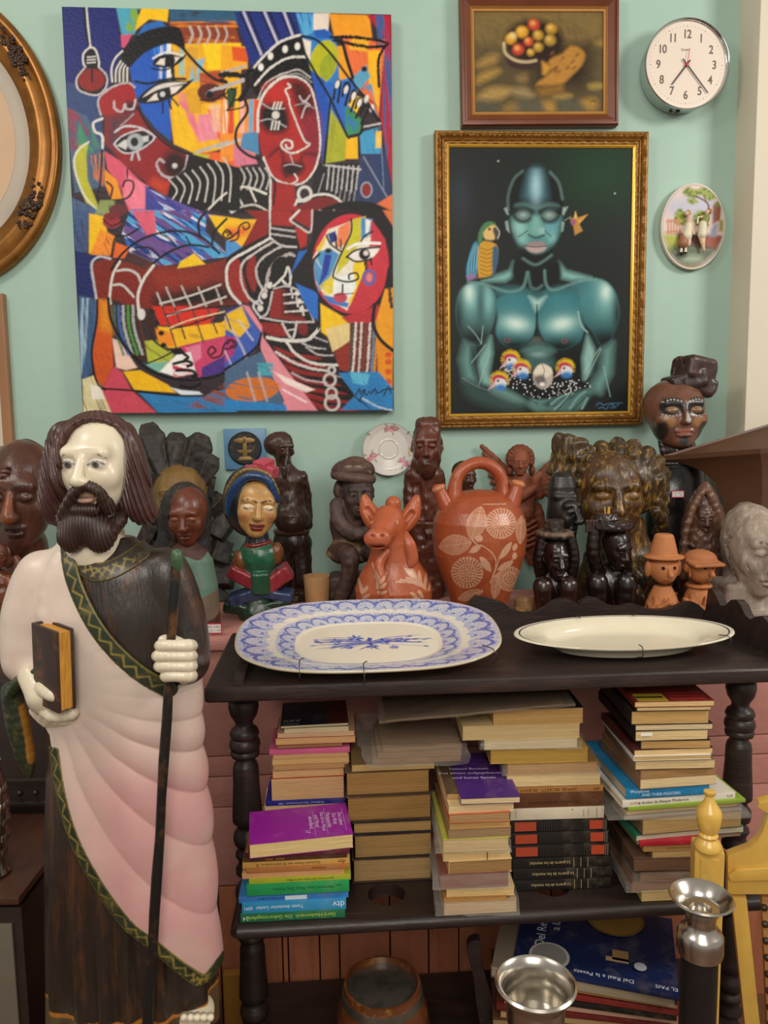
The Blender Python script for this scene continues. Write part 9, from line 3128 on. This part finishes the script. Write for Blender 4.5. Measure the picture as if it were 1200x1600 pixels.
# on the bottom shelf
c = Vector(PZ(597, 1534, .315))
t = thing('banded_jar', 'round brown jar with a dull metal band standing under the lower shelf', 'jar', (c.x, c.y, .1325))
rj = 60 * px_size(c)
m_jar = mat('brown_lacquered_jar', '6a3a20', rough=.18, var=.35, vscale=14, coat=.5, wear='b8883c', wear_amt=.6, wear_scale=40)
bm = nbm()
b0 = (c.x, c.y, .133)
hj = .315 - .133
add_lathe(bm, [(0, .0), (rj * .9, 0), (rj * 1.18, hj * .25), (rj * 1.26, hj * .5), (rj * 1.16, hj * .75), (rj * 1.02, hj * .9), (rj, hj), (rj * .93, hj), (rj * .95, hj * .8), (0, hj * .78)], b0, 48)
obj('jar_body', bm, m_jar, t, smooth=60)
bm = nbm()
add_lathe(bm, [(rj * 1.03, hj * .84), (rj * 1.07, hj * .85), (rj * 1.045, hj * .93), (rj * 1.01, hj * .93)], b0, 48)
obj('metal_band', bm, mat('tarnished_band', '8a8478', rough=.3, metal=.8, var=.4, vscale=30, wear='7a5a28', wear_amt=.6, wear_scale=30), t, smooth=60)
bm = nbm()
add_lathe(bm, [(0, hj * .80), (rj * .9, hj * .80), (rj * .9, hj * .84), (0, hj * .85)], b0, 40)
obj('wooden_lid', bm, mat('dark_lid_wood', '3a2118', rough=.5, var=.25), t, smooth=40)
t = thing('scroll_bracket', 'black curved scroll bracket left of the magazine stack', 'bracket', P(760, 1600, 1.31) * [1, 1, 0] + [0, 0, .134])
bm = nbm()
qb_ = [Vector(P(x, y, 1.31)) for x, y in catmull([np.array(q, float) - [12, 0] for q in ((742, 1480), (762, 1470), (764, 1496), (772, 1530), (784, 1570), (792, 1610), (772, 1640), (758, 1580), (752, 1530))], 4, closed=True)]
add_prism(bm, [(q.x, q.y, max(q.z, .15)) for q in qb_], (0, .02, 0), bevel=.0015)
z_ = .1335
add_box(bm, (qb_[20].x, 1.32, (z_ + .2) / 2), (.05, .04, .2 - z_), 0, bevel=.003)
obj('bracket', bm, m_dkw if 'm_dkw' in globals() else m_rack, t)
gm = 'magazines of the bottom stack'
_zoff[gm] = 0
mg = [('thick dark bound volume at the foot of the magazine stack under the lower shelf', '2a2420', 'a88c60', 775, 1075, .05), ('brown bound volume second from below in the magazine stack', '5a3a28', 'a08458', 770, 1070, .046),
 ('tan-edged magazine above the two thick volumes in the bottom stack', '8a6a40', 'b89a68', 782, 1062, .012), ('dark red magazine in the lower half of the bottom stack', '6a221e', 'a86a50', 776, 1070, .009), ('pale pink edged magazine on the dark red one', 'a86858', 'c8a088', 788, 1064, .010),
 ('black spined magazine in the middle of the bottom stack', '1e1a18', 'a08860', 780, 1058, .011), ('red-edged magazine low in the stack beneath the blue one', '8a2a24', 'b8785a', 786, 1066, .011),
 ('orange and black edged magazine two below the blue one', '28221e', 'c08a50', 792, 1060, .010), ('crumpled plastic wrapped magazine directly below the blue one', '8a7a68', 'a8987c', 768, 1055, .018)]
z = .1335
for i, (lb, cv, pg, xa, xb, h_) in enumerate(mg):
 book(lb, xa, xb, 1560, 1550, 1.27 + .003 * i, .19, cv, pg, 'spine' if i in (3, 5, 6) else 'edgeL', yaw=-.10 - .022 * i, group=gm, zfix=(z, z + h_))
 z += h_ + .001
root, fr2 = book('dark blue magazine with a gold coin and white title at the bottom right', 800, 1062, 1560, 1550, 1.285, .215, '13234e', 'c8c0b0', 'spine', yaw=-.30, group=gm, zfix=(z, z + .008),
    texts=[('Del Real', 'top', .15, .50, .115, 'e0e4ec', 90), ('a la', 'top', .24, .62, .105, 'e0e4ec', 90), ('Del Real a la Peseta', 'top', .56, .07, .06, 'd8dce8', 180), ('EL PAIS', 'top', .93, .07, .055, 'd8dce8', 180),
      ('@.26', 'top', .62, .86, 0, '8a6a2c'), ('@.235', 'top', .62, .86, 0, 'a8823c'), ('@.17', 'top', .22, .18, 0, 'b8b4ac'), ('@.145', 'top', .22, .18, 0, '8a8880'), ('#.10,.13', 'top', .66, .36, 0, 'b08a5a'), ('#.14,.05', 'top', .64, .30, 0, 'c8a878'), ('@.05', 'top', .78, .24, 0, 'b8bcc0'), ('#.30,.012', 'top', .62, .66, 0, '4a3a1c')])
wrap('plastic_wrap', fr2[0] + fr2[1] * -.04 + Vector((0, -.012, -.0185)), fr2[0] + fr2[1] * (fr2[4] * .95) + Vector((0, .06, -.0075)), -.15, [o for o in COL.objects if o.get('label', '').startswith('crumpled plastic')][0], .0015)
# silver candlesticks in front
m_sil = mat('worn_silver', 'c8c2b8', rough=.24, metal=1.0, var=.08, vscale=20, wear='a89878', wear_amt=.4, wear_scale=18)
m_shaft = mat('black_leather_shaft', '191513', rough=.45, var=.3, bump=.3, bscale=80)
def stick(lb, px, py, Y, rpx, cup, bodyr, black):
 c = Vector(P(px, py, Y))
 k = px_size(c)
 t = thing('candlestick', lb, 'candlestick', (c.x, c.y, 0), 'silver candlesticks')
 bm = nbm()
 add_lathe(bm, [(r * k, z_ * k) for r, z_ in cup], c, 56)
 obj('cup', bm, m_sil, t, smooth=60)
 z1 = cup[0][1] * k + c.z
 bm = nbm()
 add_lathe(bm, [(bodyr * k * 1.02, .10), (bodyr * k, z1 - .0005)], (c.x, c.y, 0), 40)
 obj('shaft', bm, m_shaft if black else m_sil, t, smooth=60)
 bm = nbm()
 add_lathe(bm, [(.056, .0005), (.056, .012), (.052, .03), (.045, .05), (bodyr * k * 1.1, .0995)], (c.x, c.y, 0), 40)
 obj('base', bm, m_sil, t, smooth=60)
stick('silver topped candlestick with black shaft in front of the yellow chair', 1096, 1402, .95, 48, [(34, -92), (35, -88), (35, -62), (31, -54), (24, -50), (22, -40), (23, -30), (31, -14), (44, -2), (48.5, 0), (47, 3), (42, 1), (33, -10), (28, -14), (27, -17), (16, -18), (15, -24), (0, -25)], 28, True)
stick('wide-mouthed plain silver candlestick at the bottom edge, in front of the magazines', 837, 1538, .80, 62, [(39, -120), (40, -90), (42, -50), (46, -26), (57, -8), (62, -2), (63.5, 3), (60, 6), (55, 3), (49, -10), (46, -26), (45, -60), (0, -66)], 39, False)
# yellow chair at the right
m_yel = mat('yellow_lacquered_wood', 'd6ac50', rough=.28, var=.16, vscale=8, stretch=(2, 2, 1), coat=.4, wear='a87830', wear_amt=.3, wear_scale=12)
m_lea = mat('tan_leather', 'a87840', rough=.5, var=.15, bump=.3)
m_stud = mat('iron_stud', '4a3c30', rough=.4, metal=.6, var=.1)
YCH = 1.03
ck = px_size(P(1120, 1350, YCH))
t = thing('yellow_chair', 'yellow lacquered chair with a turned finial and studded leather back', 'chair', (P(1160, 1400, YCH)[0], YCH + .02, 0))
fc = Vector(P(1106, 1325, YCH))
bm = nbm()
pr = [(20, 0), (21, 6), (17, 12), (13, 17), (15, 22), (12, 26), (16, 34), (18, 44), (19.5, 56), (18, 62), (17, 64), (13, 70), (8, 78), (6, 86), (9, 89), (9, 93), (0, 94)]
add_lathe(bm, [(r * ck, z_ * ck) for r, z_ in pr], fc, 32)
obj('finial', bm, m_yel, t, smooth=50)
ang = math.radians(-14)
def post(px, m_):
 b = nbm()
 w_ = 44 * ck
 p_ = Vector(P(px, 1325, YCH))
 add_box(b, (p_.x + w_ * .1, p_.y + w_ * .35, p_.z / 2 - .001), (w_, w_, p_.z - .004), ang, bevel=.003)
 add_box(b, Vector((p_.x + w_ * .1, p_.y + w_ * .35, p_.z - .06)) + Matrix.Rotation(ang, 3, 'Z') @ Vector((0, -w_ * .5, 0)), (w_ * .62, .005, .095), ang, bevel=.002)
 obj('post', b, m_yel, t)
 return p_
pp = post(1108, None)
ed = Vector((math.cos(ang), math.sin(ang), 0))
en_ = Vector((-math.sin(ang), math.cos(ang), 0))
def cp(px, py, back=.020):
 d = Vector(ray(px, py))
 o = pp + en_ * back
 t_ = (o - Vector(CAM)).dot(en_) / d.dot(en_)
 return Vector(CAM) + d * t_
crest = [(1137, 1398), (1137, 1338), (1150, 1333), (1170, 1326), (1182, 1316), (1192, 1300), (1200, 1272), (1184, 1262), (1186, 1254), (1204, 1250), (1240, 1250), (1300, 1254), (1300, 1398)]
bm = nbm()
add_prism(bm, [cp(*q) for q in crest], en_ * .018, bevel=.002)
add_prism(bm, [cp(*q, .014) for q in ((1138, 1368), (1150, 1360), (1300, 1352), (1300, 1372), (1142, 1378))], en_ * .006, bevel=.001)
obj('crest_rail', bm, m_yel, t, smooth=40)
bm = nbm()
add_prism(bm, [cp(*q, .022) for q in ((1143, 1402), (1167, 1404), (1192, 1640), (1168, 1640))], en_ * .018, bevel=.002)
obj('inner_stile', bm, m_yel, t, smooth=40)
bm = nbm()
add_prism(bm, [cp(*q, .028) for q in ((1190, 1402), (1310, 1402), (1310, 1640), (1200, 1640))], en_ * .012, bevel=.003)
lb_ = obj('leather_back', bm, m_lea, t, smooth=40)
for i in range(9):
 bm = nbm()
 q = cp(1194 + i * 1.5, 1418 + i * 26, .027)
 add_ball(bm, q, (.0052, .0052, .0052), 12)
 obj('stud', bm, m_stud, lb_, smooth=80)
bm = nbm()
add_prism(bm, [cp(*q, .02) for q in ((1140, 1640), (1300, 1640), (1300, 1690), (1140, 1690))], en_ * .02, bevel=.002)
obj('lower_rail', bm, m_yel, t)
# left foreground
m_dkw = mat('dark_cabinet_wood', '2a1d18', rough=.4, var=.25, vscale=6, stretch=(1, 1, 4), coat=.2)
m_gry = mat('greyed_panel', '6a6254', rough=.5, var=.12)
kz = P(34, 1400, 1.11)[2]
cr = Vector(P(32, 1405, 1.11))
t = thing('dark_cabinet', 'dark wooden cabinet with a greyish front panel at the lower left edge', 'cabinet', (cr.x - .2, 1.1, 0))
cx_ = cr.x - .2
bm = nbm()
add_box(bm, (cx_, 1.24, kz / 2 - .012), (.39, .24, kz - .026), 0, bevel=.002)
obj('carcass', bm, m_dkw, t)
bm = nbm()
add_box(bm, (cx_, 1.235, kz - .0055), (.40, .26, .013), 0, bevel=.003)
obj('cabinet_top', bm, mat('brown_cabinet_top', '4a2c1f', rough=.35, var=.2, coat=.2), t)
bm = nbm()
add_box(bm, (cx_ - .004, 1.117, kz / 2 - .02), (.37, .006, kz - .06), 0, bevel=.002)
obj('front_panel', bm, m_gry, t)
c = Vector(P(-14, 1365, 1.17))
t = thing('silver_vessel', 'embossed silver vessel half out of the photo at the left edge', 'vessel', (c.x, c.y, kz + .0015))
bm = nbm()
kk = px_size(c)
pr = [(22, 0), (30, 4), (26, 12), (24, 30), (30, 60), (33, 100), (30, 140), (24, 170), (26, 182), (20, 186), (0, 184)]
for i in range(26):
 for j in range(5):
  a = i * 2 * PI / 26
  zz_ = .04 + j * .025
  rr_ = np.interp(zz_ / kk, [p[1] for p in pr], [p[0] for p in pr]) * kk
  add_ball(bm, (c.x + (rr_ - .0025) * math.cos(a + j * .12), c.y + (rr_ - .0025) * math.sin(a + j * .12), kz + .0015 + zz_), (.0045, .0045, .009), 8)
add_lathe(bm, [(r * kk, z_ * kk) for r, z_ in pr], (c.x, c.y, kz + .0015), 40)
obj('vessel_body', bm, m_sil, t, smooth=60)
q0 = Vector(P(28, 1310, 1.36))
t = thing('carved_chest', 'dark carved wooden chest with studded mouldings, behind the statue\'s sleeve', 'chest', (q0.x - .05, 1.43, 0))
bm = nbm()
zt_ = P(50, 1068, 1.36)[2]  # added height: dark wood covers the black gap above the mouldings
add_box(bm, (q0.x - .06, 1.44, zt_ / 2), (.32, .12, zt_ - .002), 0, bevel=.004)
obj('chest_body', bm, m_dkw, t)
for y_ in (1226, 1262, 1290):
 bm = nbm()
 add_box(bm, (q0.x - .06, 1.378, P(50, y_, 1.36)[2]), (.33, .012, .010), 0, bevel=.003)
 obj('moulding_band', bm, m_dkw, t)
bm = nbm()
for i in range(8):
 add_ball(bm, (q0.x - .15 + i * .03, 1.379, P(50, 1246, 1.36)[2]), .006, 10)
obj('studs', bm, m_dkw, t, smooth=80)
c = Vector(P(366, 1600, 1.47))
t = thing('ochre_board', 'ochre yellow board leaning behind the rack\'s lower front leg', 'board', (c.x, c.y, 0))
bm = nbm()
add_box(bm, (c.x, 1.49, P(366, 1528, 1.47)[2] / 2), (.045, .02, P(366, 1528, 1.47)[2] - .002), RYAW, bevel=.003)
obj('board', bm, mat('ochre_wood', '9a6a28', rough=.5, var=.2), t)
L_, N_, R_c, B_c = Vector(P(1036, 712, 1.88)), Vector(P(1188, 701, 1.77)), Vector(P(1345, 690, 1.84)), Vector(P(1225, 655, 1.93))
cm = (L_ + N_ + R_c + B_c) / 4
t = thing('flared_hopper', 'dark brown flared square wooden hopper on a post above the pale head', 'hopper', (cm.x, cm.y, CUPT + .001))
bm = nbm()
lv = []
cols_ = [(1.0, 0.0), (.97, -.012), (.80, -.026), (.62, -.050), (.48, -.085), (.40, -.13), (.38, -.16)]
for f, dz in cols_:
 row = []
 for q in (L_, N_, R_c, B_c):
  p_ = cm + (q - cm) * f
  p_.z = (cm.z + (q.z - cm.z) * f) + dz
  row.append(bm.verts.new(p_))
 lv.append(row)
for a, b in zip(lv[:-1], lv[1:]):
 for i in range(4):
  bm.faces.new((a[i], b[i], b[(i + 1) % 4], a[(i + 1) % 4]))
lid = [bm.verts.new(cm + (q - cm) * .96 + Vector((0, 0, -.004))) for q in (L_, N_, R_c, B_c)]
for i in range(4):
 bm.faces.new((lv[0][i], lv[0][(i + 1) % 4], lid[(i + 1) % 4], lid[i]))
bm.faces.new(lid)
bm.faces.new(lv[-1][::-1])
bmesh.ops.recalc_face_normals(bm, faces=bm.faces[:])
obj('flared_body', bm, mat('dull_brown_hopper', '553622', rough=.42, var=.2, vscale=6, coat=.2), t, smooth=20)
bm = nbm()
zb_ = cm.z - .17
add_box(bm, (cm.x + .03, cm.y + .02, (zb_ + CUPT) / 2 + .002), (.07, .07, zb_ - CUPT - .004), .3, bevel=.004)
obj('post', bm, m_dkw, t)
